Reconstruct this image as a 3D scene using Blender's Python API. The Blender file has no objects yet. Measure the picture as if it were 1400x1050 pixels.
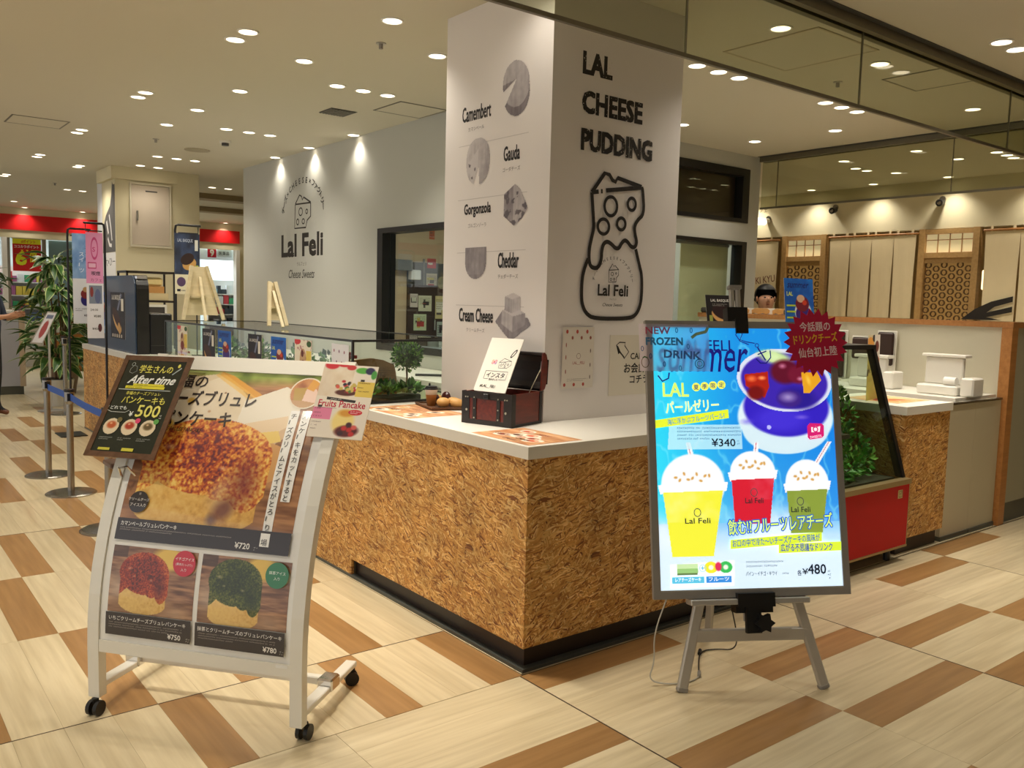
import bpy, math, random
import numpy as np
from mathutils import Vector, Matrix
random.seed(7)
rng = np.random.default_rng(7)
sc = bpy.context.scene
COL = sc.collection
PI = math.pi

# ------------------------------------------------------------------ camera
cam_d = bpy.data.cameras.new('camera'); cam = bpy.data.objects.new('camera', cam_d); COL.objects.link(cam)
yaw, pit, rol = 0.904046, -0.0940625, 0.0255751
f_ = Vector((math.cos(pit)*math.cos(yaw), math.cos(pit)*math.sin(yaw), math.sin(pit)))
r0 = Vector((math.sin(yaw), -math.cos(yaw), 0)); u0 = r0.cross(f_)
r_ = r0*math.cos(rol)+u0*math.sin(rol); u_ = -r0*math.sin(rol)+u0*math.cos(rol)
mw = Matrix.Identity(4)
for i in range(3):
    mw[i][0] = r_[i]; mw[i][1] = u_[i]; mw[i][2] = -f_[i]
CAMP = Vector((-2.1532, -2.62017, 1.5))
mw.translation = CAMP
cam.matrix_world = mw
cam_d.sensor_width = 36; cam_d.lens = 1183.78/1400*36; cam_d.clip_start = .05; cam_d.clip_end = 100
sc.camera = cam
# ------------------------------------------------------------------ world, exposure
wd_ = bpy.data.worlds.new('mall_light'); sc.world = wd_; wd_.use_nodes = True
bg = wd_.node_tree.nodes['Background']; bg.inputs[0].default_value = (1, .985, .97, 1); bg.inputs[1].default_value = .88
sc.view_settings.view_transform = 'Standard'; sc.view_settings.look = 'None'
sc.view_settings.exposure = 0.0; sc.view_settings.gamma = 1; sc.view_settings.use_curve_mapping = False
LAMP_W = 33.0      # each ceiling downlight
LAMP_COL = (1, .92, .79)

# ------------------------------------------------------------------ colour + materials
def lin(c):
    out = []
    for v in c[:3]:
        v = v/255.
        out.append(v/12.92 if v <= .04045 else ((v+.055)/1.055)**2.4)
    return tuple(out)
MATS = {}
def M(name, col=(200, 200, 200), rough=.5, metal=0., emit=0., ns=0., na=.06, coat=0., bump=0.):
    if name in MATS: return MATS[name]
    m = bpy.data.materials.new(name); m.use_nodes = True; nt = m.node_tree; b = nt.nodes['Principled BSDF']
    c = lin(col)
    b.inputs['Base Color'].default_value = (*c, 1); b.inputs['Roughness'].default_value = rough
    b.inputs['Metallic'].default_value = metal
    if coat: b.inputs['Coat Weight'].default_value = coat; b.inputs['Coat Roughness'].default_value = .08
    if emit:
        b.inputs['Emission Color'].default_value = (*c, 1); b.inputs['Emission Strength'].default_value = emit
    if ns:
        tc = nt.nodes.new('ShaderNodeTexCoord'); n = nt.nodes.new('ShaderNodeTexNoise'); n.inputs['Scale'].default_value = ns
        n.inputs['Detail'].default_value = 4
        mx = nt.nodes.new('ShaderNodeMix'); mx.data_type = 'RGBA'
        mx.inputs[6].default_value = (*[v*(1-na) for v in c], 1); mx.inputs[7].default_value = (*[min(1, v*(1+na)) for v in c], 1)
        nt.links.new(tc.outputs['Object'], n.inputs['Vector']); nt.links.new(n.outputs[0], mx.inputs[0]); nt.links.new(mx.outputs[2], b.inputs['Base Color'])
        if bump:
            bp = nt.nodes.new('ShaderNodeBump'); bp.inputs['Strength'].default_value = bump; bp.inputs['Distance'].default_value = .01
            nt.links.new(n.outputs[0], bp.inputs['Height']); nt.links.new(bp.outputs[0], b.inputs['Normal'])
    MATS[name] = m; return m

def mat_attr(name, rough=.5, emit=0., coat=0.):
    m = bpy.data.materials.new(name); m.use_nodes = True; nt = m.node_tree; b = nt.nodes['Principled BSDF']
    a = nt.nodes.new('ShaderNodeAttribute'); a.attribute_name = 'Col'
    nt.links.new(a.outputs['Color'], b.inputs['Base Color']); b.inputs['Roughness'].default_value = rough
    if coat: b.inputs['Coat Weight'].default_value = coat; b.inputs['Coat Roughness'].default_value = .04
    if emit:
        b.inputs['Base Color'].default_value = (.05, .05, .05, 1)
        nt.links.new(a.outputs['Color'], b.inputs['Emission Color']); b.inputs['Emission Strength'].default_value = emit
    return m
INK = mat_attr('printed_paper', .6)
INK_GLOSS = mat_attr('laminated_print', .35, coat=.8)
INK_LED = mat_attr('backlit_print', .4, emit=.92)

def mat_glass(name, tint=(245, 250, 248), refl=.06, rough=0.0):
    m = bpy.data.materials.new(name); m.use_nodes = True; nt = m.node_tree; nt.nodes.clear()
    o = nt.nodes.new('ShaderNodeOutputMaterial'); t = nt.nodes.new('ShaderNodeBsdfTransparent'); g = nt.nodes.new('ShaderNodeBsdfGlossy')
    t.inputs[0].default_value = (*lin(tint), 1); g.inputs['Roughness'].default_value = rough
    lw = nt.nodes.new('ShaderNodeLayerWeight'); pw = nt.nodes.new('ShaderNodeMath'); pw.operation = 'POWER'; pw.inputs[1].default_value = 5
    fr = nt.nodes.new('ShaderNodeMath'); fr.operation = 'MULTIPLY_ADD'; fr.inputs[1].default_value = .9; fr.inputs[2].default_value = refl*.6
    lw.inputs[0].default_value = .5; nt.links.new(lw.outputs['Facing'], pw.inputs[0]); nt.links.new(pw.outputs[0], fr.inputs[0])
    mx = nt.nodes.new('ShaderNodeMixShader')
    nt.links.new(fr.outputs[0], mx.inputs[0]); nt.links.new(t.outputs[0], mx.inputs[1]); nt.links.new(g.outputs[0], mx.inputs[2]); nt.links.new(mx.outputs[0], o.inputs[0])
    return m
GLASS = mat_glass('clear_glass'); GLASS_T = mat_glass('greenish_glass', (232, 234, 222)); GLASS_G = mat_glass('case_glass', (243, 248, 243))
ACRYL = mat_glass('acrylic_sheet', (240, 238, 240))

def mat_osb():
    m = bpy.data.materials.new('strand_board'); m.use_nodes = True; nt = m.node_tree; b = nt.nodes['Principled BSDF']; L = nt.links
    N = nt.nodes.new
    tc = N('ShaderNodeNewGeometry'); sp = N('ShaderNodeSeparateXYZ'); L.new(tc.outputs['Position'], sp.inputs[0])
    ad = N('ShaderNodeMath'); ad.operation = 'ADD'; L.new(sp.outputs[0], ad.inputs[0]); L.new(sp.outputs[1], ad.inputs[1])
    cb = N('ShaderNodeCombineXYZ'); L.new(ad.outputs[0], cb.inputs[0]); L.new(sp.outputs[2], cb.inputs[1])
    wn = N('ShaderNodeTexNoise'); wn.inputs['Scale'].default_value = 9; wn.inputs['Detail'].default_value = 1
    L.new(cb.outputs[0], wn.inputs['Vector'])
    wm = N('ShaderNodeVectorMath'); wm.operation = 'MULTIPLY_ADD'; wm.inputs[1].default_value = (.05, .05, 0); L.new(wn.outputs['Color'], wm.inputs[0]); L.new(cb.outputs[0], wm.inputs[2])
    prev = None; edge = None
    for k, ang in enumerate((.35, 1.25, 2.3, 2.9)):
        mp = N('ShaderNodeMapping'); mp.inputs['Rotation'].default_value = (0, 0, ang); mp.inputs['Location'].default_value = (k*3.1, k*1.7, 0)
        m2 = N('ShaderNodeMapping'); m2.inputs['Scale'].default_value = (26, 160, 1)
        L.new(wm.outputs[0], mp.inputs[0]); L.new(mp.outputs[0], m2.inputs[0])
        v = N('ShaderNodeTexVoronoi'); v.voronoi_dimensions = '2D'; v.inputs['Scale'].default_value = 1; L.new(m2.outputs[0], v.inputs['Vector'])
        s2 = N('ShaderNodeSeparateColor'); L.new(v.outputs['Color'], s2.inputs[0])
        if prev is None: prev = s2.outputs[0]; edge = v.outputs['Distance']
        else:
            gt = N('ShaderNodeMath'); gt.operation = 'GREATER_THAN'; gt.inputs[1].default_value = .6; L.new(s2.outputs[1], gt.inputs[0])
            mx = N('ShaderNodeMix'); L.new(gt.outputs[0], mx.inputs[0]); L.new(prev, mx.inputs[2]); L.new(s2.outputs[0], mx.inputs[3]); prev = mx.outputs[0]
            me = N('ShaderNodeMix'); L.new(gt.outputs[0], me.inputs[0]); L.new(edge, me.inputs[2]); L.new(v.outputs['Distance'], me.inputs[3]); edge = me.outputs[0]
    cr = N('ShaderNodeValToRGB'); e = cr.color_ramp
    e.elements[0].position = 0; e.elements[0].color = (*lin((112, 60, 26)), 1); e.elements[1].position = 1; e.elements[1].color = (*lin((243, 206, 140)), 1)
    for p, c in ((.10, (158, 98, 44)), (.3, (196, 138, 66)), (.6, (212, 158, 84)), (.85, (232, 186, 114))):
        q = e.elements.new(p); q.color = (*lin(c), 1)
    L.new(prev, cr.inputs[0])
    rp = N('ShaderNodeMapRange'); rp.inputs[1].default_value = .5; rp.inputs[2].default_value = .95; rp.inputs[3].default_value = 1.05; rp.inputs[4].default_value = .62; L.new(edge, rp.inputs[0])
    ml = N('ShaderNodeMix'); ml.data_type = 'RGBA'; ml.blend_type = 'MULTIPLY'; ml.inputs[0].default_value = 1; L.new(cr.outputs[0], ml.inputs[6]); L.new(rp.outputs[0], ml.inputs[7])
    ln = N('ShaderNodeTexNoise'); ln.inputs['Scale'].default_value = 6; ln.inputs['Detail'].default_value = 3; L.new(cb.outputs[0], ln.inputs['Vector'])
    lr = N('ShaderNodeMapRange'); lr.inputs[1].default_value = .3; lr.inputs[2].default_value = .7; lr.inputs[3].default_value = .72; lr.inputs[4].default_value = 1.1; L.new(ln.outputs[0], lr.inputs[0])
    m3 = N('ShaderNodeMix'); m3.data_type = 'RGBA'; m3.blend_type = 'MULTIPLY'; m3.inputs[0].default_value = 1; L.new(ml.outputs[2], m3.inputs[6]); L.new(lr.outputs[0], m3.inputs[7])
    L.new(m3.outputs[2], b.inputs['Base Color']); b.inputs['Roughness'].default_value = .6
    bp = N('ShaderNodeBump'); bp.inputs['Strength'].default_value = .35; bp.inputs['Distance'].default_value = .002; L.new(prev, bp.inputs['Height']); L.new(bp.outputs[0], b.inputs['Normal'])
    return m
OSB = mat_osb()

def mat_wood(name, c1, c2, rough=.3, sx=2.2, sy=38, coat=0., rand=.12):
    m = bpy.data.materials.new(name); m.use_nodes = True; nt = m.node_tree; b = nt.nodes['Principled BSDF']; L = nt.links; N = nt.nodes.new
    tc = N('ShaderNodeTexCoord'); oi = N('ShaderNodeObjectInfo')
    va = N('ShaderNodeVectorMath'); va.operation = 'MULTIPLY_ADD'; va.inputs[1].default_value = (37, 37, 37)
    L.new(oi.outputs['Random'], va.inputs[0]); L.new(tc.outputs['Object'], va.inputs[2])
    mp = N('ShaderNodeMapping'); mp.inputs['Scale'].default_value = (sx, sy, sy); L.new(va.outputs[0], mp.inputs[0])
    n = N('ShaderNodeTexNoise'); n.inputs['Scale'].default_value = 1; n.inputs['Detail'].default_value = 5; L.new(mp.outputs[0], n.inputs['Vector'])
    cr = N('ShaderNodeValToRGB'); cr.color_ramp.elements[0].position = .3; cr.color_ramp.elements[0].color = (*lin(c1), 1)
    cr.color_ramp.elements[1].position = .7; cr.color_ramp.elements[1].color = (*lin(c2), 1); L.new(n.outputs[0], cr.inputs[0])
    mr = N('ShaderNodeMapRange'); mr.inputs[3].default_value = 1-rand; mr.inputs[4].default_value = 1+rand*.3; L.new(oi.outputs['Random'], mr.inputs[0])
    ml = N('ShaderNodeMix'); ml.data_type = 'RGBA'; ml.blend_type = 'MULTIPLY'; ml.inputs[0].default_value = 1
    L.new(cr.outputs[0], ml.inputs[6]); L.new(mr.outputs[0], ml.inputs[7]); L.new(ml.outputs[2], b.inputs['Base Color'])
    b.inputs['Roughness'].default_value = rough
    if coat: b.inputs['Coat Weight'].default_value = coat; b.inputs['Coat Roughness'].default_value = .12
    return m
W_LIGHT = mat_wood('pale_plank', (208, 190, 152), (230, 214, 178), .33, coat=.22, rand=.08)
W_BROWN = mat_wood('brown_plank', (156, 116, 70), (178, 136, 86), .33, coat=.22, rand=.1)
W_POST = mat_wood('oak_trim', (168, 112, 58), (188, 130, 72), .45)
W_FRAME = mat_wood('cedar_frame', (176, 138, 84), (194, 156, 100), .5)
W_EASEL = mat_wood('pine', (214, 198, 158), (228, 212, 174), .55)
W_BOARD = mat_wood('carved_board', (122, 84, 42), (152, 108, 58), .55, sx=6, sy=30)
W_BARK = mat_wood('bark', (90, 66, 42), (120, 92, 60), .8, sx=20, sy=40)

WHITE = M('white_paint', (238, 236, 230), .5, ns=3, na=.015); PILLAR = M('pillar_film', (226, 220, 216), .55, ns=2, na=.012)
WALLP = M('grey_plaster', (190, 190, 182), .6, ns=1.5, na=.015); CEILM = M('ceiling_paint', (206, 200, 182), .75, ns=.6, na=.015)
CREAM = M('cream_wall', (214, 204, 170), .65, ns=1, na=.02); TOPM = M('white_laminate', (240, 236, 226), .28, ns=4, na=.01)
TOPS = M('laminate_edge', (226, 222, 212), .35, ns=4, na=.01)
BLACK = M('black_metal', (18, 16, 15), .4, ns=20, na=.1); BLACKP = M('black_plastic', (14, 13, 13), .45, ns=25, na=.15)
KICK = M('dark_toe_kick', (40, 28, 22), .4, ns=12, na=.1); STEELT = M('zinc_trim', (92, 94, 88), .4, .4, ns=8, na=.1)
ALU = M('brushed_aluminium', (182, 178, 170), .4, .35, ns=30, na=.05); ALU_D = M('dark_aluminium', (150, 146, 140), .45, .25, ns=30, na=.05)
CHROME = M('chrome', (210, 210, 212), .08, 1., ns=5, na=.02); FRAMEW = M('white_coated_steel', (232, 228, 216), .3, coat=.3, ns=6, na=.01)
STAIN = M('stainless', (150, 146, 138), .22, .9, ns=30, na=.04); RED = M('red_panel', (196, 5, 3), .7, ns=3, na=.05)
BLUEB = M('blue_webbing', (24, 82, 176), .6, ns=60, na=.1); NAVY = M('navy_steel', (38, 60, 88), .35, coat=.25, ns=2, na=.08)
DGREY = M('dark_grey', (70, 68, 64), .5, ns=10, na=.08); RAILM = M('curtain_rail', (120, 114, 98), .4, .6, ns=10, na=.06)
GROUT = M('joint_strip', (70, 50, 30), .5, ns=30, na=.2)

# ------------------------------------------------------------------ mesh builder
class MB:
    def __init__(s): s.v = []; s.f = []; s.m = []; s.cm = 0
    def add(s, vs, fs, X=None):
        o = len(s.v)
        if X is not None: vs = [X @ Vector(v) for v in vs]
        s.v += [tuple(v) for v in vs]; s.f += [tuple(i+o for i in f) for f in fs]; s.m += [s.cm]*len(fs)
        return s
    def box(s, a, b, X=None, bev=0.):
        x0, y0, z0 = (min(a[i], b[i]) for i in range(3)); x1, y1, z1 = (max(a[i], b[i]) for i in range(3))
        if bev <= 0:
            vs = [(x0, y0, z0), (x1, y0, z0), (x1, y1, z0), (x0, y1, z0), (x0, y0, z1), (x1, y0, z1), (x1, y1, z1), (x0, y1, z1)]
            return s.add(vs, [(0, 3, 2, 1), (4, 5, 6, 7), (0, 1, 5, 4), (1, 2, 6, 5), (2, 3, 7, 6), (3, 0, 4, 7)], X)
        e = min(bev, (x1-x0)/2.01, (y1-y0)/2.01, (z1-z0)/2.01); vs = []
        def ring(x0, y0, x1, y1, z, c):
            return [(x0+c, y0, z), (x1-c, y0, z), (x1, y0+c, z), (x1, y1-c, z), (x1-c, y1, z), (x0+c, y1, z), (x0, y1-c, z), (x0, y0+c, z)]
        vs = ring(x0+e, y0+e, x1-e, y1-e, z0, e*.4) + ring(x0, y0, x1, y1, z0+e, e) + ring(x0, y0, x1, y1, z1-e, e) + ring(x0+e, y0+e, x1-e, y1-e, z1, e*.4)
        fs = [tuple(range(7, -1, -1)), tuple(range(24, 32))]
        for k in range(3):
            for i in range(8):
                j = (i+1) % 8; fs.append((k*8+i, k*8+j, k*8+8+j, k*8+8+i))
        return s.add(vs, fs, X)
    def cyl(s, p0, p1, r0, r1=None, n=12, caps=True):
        if r1 is None: r1 = r0
        p0 = Vector(p0); p1 = Vector(p1); d = (p1-p0).normalized(); a = d.orthogonal().normalized(); b = d.cross(a)
        vs = []
        for p, r in ((p0, r0), (p1, r1)):
            for i in range(n): t = 2*PI*i/n; vs.append(p+a*math.cos(t)*r+b*math.sin(t)*r)
        fs = [(i, (i+1) % n, n+(i+1) % n, n+i) for i in range(n)]
        if caps: fs += [tuple(range(n-1, -1, -1)), tuple(range(n, 2*n))]
        return s.add(vs, fs)
    def tube(s, pts, r, n=8):
        pts = [Vector(p) for p in pts]; vs = []; m = len(pts); prev = None
        for k, p in enumerate(pts):
            d = (pts[min(k+1, m-1)]-pts[max(k-1, 0)]).normalized()
            a = d.orthogonal().normalized() if prev is None else (prev-d*prev.dot(d)).normalized()
            prev = a; b = d.cross(a); rr = r[k] if isinstance(r, (list, tuple)) else r
            for i in range(n): t = 2*PI*i/n; vs.append(p+a*math.cos(t)*rr+b*math.sin(t)*rr)
        fs = [(k*n+i, k*n+(i+1) % n, (k+1)*n+(i+1) % n, (k+1)*n+i) for k in range(m-1) for i in range(n)]
        fs += [tuple(range(n-1, -1, -1)), tuple(range((m-1)*n, m*n))]
        return s.add(vs, fs)
    def lathe(s, prof, c=(0, 0, 0), n=20, X=None):
        vs = []; fs = []
        for r, z in prof:
            for i in range(n): t = 2*PI*i/n; vs.append((c[0]+r*math.cos(t), c[1]+r*math.sin(t), c[2]+z))
        for k in range(len(prof)-1):
            for i in range(n): j = (i+1) % n; fs.append((k*n+i, k*n+j, (k+1)*n+j, (k+1)*n+i))
        fs += [tuple(range(n-1, -1, -1)), tuple(range((len(prof)-1)*n, len(prof)*n))]
        return s.add(vs, fs, X)
    def prism(s, poly, h0, h1, X=None):
        n = len(poly); vs = [(p[0], p[1], h0) for p in poly]+[(p[0], p[1], h1) for p in poly]
        fs = [tuple(range(n-1, -1, -1)), tuple(range(n, 2*n))]+[(i, (i+1) % n, n+(i+1) % n, n+i) for i in range(n)]
        return s.add(vs, fs, X)
    def bar(s, p0, p1, w, h, up=(0, 0, 1), bev=0.):
        p0 = Vector(p0); p1 = Vector(p1); d = p1-p0; L = d.length; d.normalize(); up = Vector(up)
        sd = d.cross(up)
        if sd.length < 1e-4: sd = d.cross(Vector((1, 0, 0)))
        sd.normalize(); up = sd.cross(d)
        X = Matrix(((d.x, sd.x, up.x, p0.x), (d.y, sd.y, up.y, p0.y), (d.z, sd.z, up.z, p0.z), (0, 0, 0, 1)))
        return s.box((0, -w/2, -h/2), (L, w/2, h/2), X, bev)
    def ball(s, c, r, n=12, m=8, sq=(1, 1, 1)):
        prof = [(math.sin(PI*k/m)*1., -math.cos(PI*k/m)) for k in range(m+1)]
        prof[0] = (.01, -1); prof[-1] = (.01, 1)
        X = Matrix.Translation(c) @ Matrix.Diagonal((r*sq[0], r*sq[1], r*sq[2], 1))
        return s.lathe(prof, n=n, X=X)

WMX = {}
def link(name, vs, fs, mats, parent=None, midx=None, smooth=False, cols=None, inv=None):
    me = bpy.data.meshes.new(name); me.from_pydata(vs, [], fs)
    for m in (mats if isinstance(mats, (list, tuple)) else [mats]): me.materials.append(m)
    if midx is not None and any(midx): me.polygons.foreach_set('material_index', midx)
    if smooth: me.polygons.foreach_set('use_smooth', [True]*len(me.polygons))
    if cols is not None:
        at = me.color_attributes.new('Col', 'FLOAT_COLOR', 'POINT'); at.data.foreach_set('color', np.asarray(cols, dtype=np.float32).ravel())
    me.update()
    o = bpy.data.objects.new(name, me); COL.objects.link(o)
    if parent is not None: o.parent = parent; WMX[o.name] = WMX[parent.name]
    return o
def empty(name, label, cat, loc=(0, 0, 0), rot=0., group=None):
    o = bpy.data.objects.new(name, None); COL.objects.link(o); o.location = loc; o.rotation_euler = (0, 0, rot); o.empty_display_size = .1
    o['label'] = label; o['category'] = cat
    if group: o['group'] = group
    WMX[o.name] = (Matrix.Translation(loc) @ Matrix.Rotation(rot, 4, 'Z')).inverted()
    return o
def part(name, mb, mats, parent, smooth=False, label=None, stuff=False):
    X = WMX[parent.name]; vs = [tuple(X @ Vector(v)) for v in mb.v]
    o = link(name, vs, mb.f, mats, parent, mb.m, smooth)
    if label: o['label'] = label
    if stuff: o['kind'] = 'stuff'
    return o
def solo(name, label, cat, mb, mats, group=None, smooth=False):
    a = np.array(mb.v); c = (a.min(0)+a.max(0))/2; c[2] = a[:, 2].min()
    o = link(name, [tuple(v) for v in (a-c)], mb.f, mats, None, mb.m, smooth); o.location = c
    o['label'] = label; o['category'] = cat
    if group: o['group'] = group
    WMX[o.name] = Matrix.Translation(c).inverted()
    return o
def struct(name, mb, mats, label=None, smooth=False):
    o = link(name, mb.v, mb.f, mats, None, mb.m, smooth); o['kind'] = 'structure'
    WMX[o.name] = Matrix.Identity(4)
    if label: o['label'] = label
    return o
def B(*bs, bev=0.):
    m = MB()
    for a, b in bs: m.box(a, b, bev=bev)
    return m

# ------------------------------------------------------------------ flat print: surfaces, canvases, lettering
def plane(o, e1, e2):
    o = np.array(o, float); e1 = np.array(e1, float); e2 = np.array(e2, float); e1 /= np.linalg.norm(e1); e2 -= e1*(e1@e2); e2 /= np.linalg.norm(e2)
    n = np.cross(e1, e2)
    return lambda P: o+P[:, :1]*e1+P[:, 1:2]*e2+P[:, 2:3]*n
_TX = {}
def text_geo(s, bold=0., shear=0., res=2, line=1.):
    k = (s, bold, shear)
    if k not in _TX:
        c = bpy.data.curves.new('t', 'FONT'); c.body = s; c.offset = bold; c.shear = shear; c.resolution_u = res; c.space_line = line
        c.size = 1; c.align_x = 'LEFT'
        o = bpy.data.objects.new('t', c); m = o.to_mesh()
        v = np.zeros(len(m.vertices)*3); m.vertices.foreach_get('co', v); v = v.reshape(-1, 3)[:, :2].copy()
        fs = [tuple(p.vertices) for p in m.polygons]; o.to_mesh_clear(); bpy.data.objects.remove(o); bpy.data.curves.remove(c)
        _TX[k] = (v, fs)
    v, fs = _TX[k]; return v.copy(), fs
class Pr:
    """flat print in the u,v plane of a surface"""
    def __init__(s, surf): s.S = surf; s.V = []; s.F = []; s.C = []; s.n = 0; s.w = .0004
    def add(s, P2, fs, col, w=None):
        P2 = np.asarray(P2, float)
        if w is None: w = s.w; s.w += .00004
        P = np.column_stack([P2, np.full(len(P2), w)])
        s.V.append(s.S(P)); s.F += [tuple(i+s.n for i in f) for f in fs]; s.n += len(P2)
        if isinstance(col, np.ndarray) and col.ndim == 2: c = col
        else: c = np.tile(np.array(lin(col)), (len(P2), 1))
        s.C.append(np.column_stack([c, np.ones(len(c))])); return s
    def grid(s, u0, v0, u1, v1, nu, nv, img=None, col=None, mask=None):
        U, Vv = np.meshgrid(np.linspace(u0, u1, nu), np.linspace(v0, v1, nv))
        idx = np.arange(nu*nv).reshape(nv, nu)
        q = np.stack([idx[:-1, :-1], idx[:-1, 1:], idx[1:, 1:], idx[1:, :-1]], -1).reshape(-1, 4)
        if mask is not None:
            mk = (mask[:-1, :-1] & mask[1:, 1:] & mask[:-1, 1:] & mask[1:, :-1]).reshape(-1); q = q[mk]
        P = np.column_stack([U.ravel(), Vv.ravel()])
        if img is not None:
            i = np.clip(img, 0, 1); c = np.where(i <= .04045, i/12.92, ((i+.055)/1.055)**2.4).reshape(-1, 3)
        else: c = np.tile(np.array(lin(col)), (len(P), 1))
        used = np.unique(q); mp = -np.ones(nu*nv, int); mp[used] = np.arange(len(used))
        return s.add(P[used], [tuple(map(int, r)) for r in mp[q]], c[used])
    def rect(s, u0, v0, u1, v1, col, rows=1):
        return s.grid(u0, v0, u1, v1, 2, rows+1, col=col)
    def poly(s, pts, col): return s.add(pts, [tuple(range(len(pts)))], col)
    def ell(s, cx, cy, rx, ry, col, n=28, rot=0):
        t = np.arange(n)*2*PI/n; c_, s_ = math.cos(rot), math.sin(rot)
        if max(rx, ry) < .03:
            x = rx*np.cos(t); y = ry*np.sin(t); return s.add(np.column_stack([cx+x*c_-y*s_, cy+x*s_+y*c_]), [tuple(range(n))], col)
        V = []; nr = 4
        for q in range(1, nr+1): x = rx*q/nr*np.cos(t); y = ry*q/nr*np.sin(t); V.append(np.column_stack([cx+x*c_-y*s_, cy+x*s_+y*c_]))
        F = [tuple(range(n))]+[(k*n+i, k*n+(i+1) % n, (k+1)*n+(i+1) % n, (k+1)*n+i) for k in range(nr-1) for i in range(n)]
        return s.add(np.vstack(V), F, col)
    def ring(s, cx, cy, rx, ry, wd, col, n=28):
        t = np.arange(n)*2*PI/n; a = np.column_stack([cx+rx*np.cos(t), cy+ry*np.sin(t)]); b = np.column_stack([cx+(rx-wd)*np.cos(t), cy+(ry-wd)*np.sin(t)])
        return s.add(np.vstack([a, b]), [(i, (i+1) % n, n+(i+1) % n, n+i) for i in range(n)], col)
    def line(s, pts, wd, col, closed=False):
        p = np.array(pts, float); n = len(p); d = np.zeros_like(p)
        d[1:-1] = p[2:]-p[:-2]; d[0] = p[1]-p[0]; d[-1] = p[-1]-p[-2]
        if closed: d[0] = p[1]-p[-1]; d[-1] = p[0]-p[-2]
        d /= np.linalg.norm(d, axis=1)[:, None]+1e-9; nn = np.column_stack([-d[:, 1], d[:, 0]])*wd/2
        V = np.vstack([p+nn, p-nn]); fs = [(n+i, n+i+1, i+1, i) for i in range(n-1)]
        if closed: fs.append((2*n-1, n, 0, n-1))
        return s.add(V, fs, col)
    def text(s, t, u, v, size, col, bold=0., shear=0., xs=1., rot=0., al='l', fit=None, fith=None):
        """baseline-left at u,v; size = cap size; fit = width to fill"""
        nb_ = bold*size*.9
        P, fs = text_geo(t, 0., shear)
        if len(P) == 0: return s
        P = P*size; mn = P.min(0); mxx = P.max(0)
        if fit: xs = fit/(mxx[0]-mn[0])
        P[:, 0] = (P[:, 0]-mn[0])*xs
        if fith: P[:, 1] = (P[:, 1]-mn[1])*fith/(mxx[1]-mn[1])
        w = P[:, 0].max()
        if al == 'c': P[:, 0] -= w/2
        if al == 'r': P[:, 0] -= w
        c, sn = math.cos(rot), math.sin(rot)
        Q = np.column_stack([u+P[:, 0]*c-P[:, 1]*sn, v+P[:, 0]*sn+P[:, 1]*c])
        if nb_ > 0:        # heavier strokes: the same glyphs set four times, a hair apart
            for dx, dy in ((-1, -1), (1, -1), (-1, 1), (1, 1)): s.add(Q+np.array([dx, dy])*nb_*.7, fs, col)
            return s
        return s.add(Q, fs, col)
    def vtext(s, t, u, vtop, step, size, col, bold=.01):
        for k, ch in enumerate(t):
            if ch in 'ー〜':
                s.line([(u+size*.1, vtop-step*k-size*.1), (u+size*.05, vtop-step*k-size*.75)], size*.13, col)
            else: s.text(ch, u+size*.5, vtop-step*(k+1)+size*.15, size, col, bold, al='c')
    def tiny(s, u0, v, w, h, col, rows=1, gap=1.6, seed=1):
        """rows of very small characters, as unreadable in the photograph"""
        r = random.Random(seed)
        for k in range(rows):
            u = u0; vv = v-k*h*gap; V = []; F = []; end = w*(1 if k < rows-1 else r.uniform(.4, .9))
            while u < u0+end:
                cw = h*r.uniform(.5, .95); n = len(V)
                if r.random() > .08:
                    y0 = vv+h*r.uniform(0, .3); y1 = vv+h*r.uniform(.65, 1)
                    V += [(u, y0), (u+cw*.8, y0), (u+cw*.8, y0+h*.18), (u, y0+h*.18), (u+cw*.2, y1-h*.2), (u+cw, y1-h*.2), (u+cw, y1), (u+cw*.2, y1), (u+cw*.4, y0), (u+cw*.58, y0), (u+cw*.58, y1), (u+cw*.4, y1)]
                    F += [(n, n+1, n+2, n+3), (n+4, n+5, n+6, n+7), (n+8, n+9, n+10, n+11)]
                u += cw*1.12
            if V: s.add(V, F, col)
    def put(s, name, parent, mat=INK, label=None):
        X = np.array(WMX[parent.name]) if parent is not None else np.eye(4)
        V = np.vstack(s.V); V = V@X[:3, :3].T+X[:3, 3]
        o = link(name, V.tolist(), s.F, mat, parent, cols=np.vstack(s.C))
        if label: o['label'] = label
        return o
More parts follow.
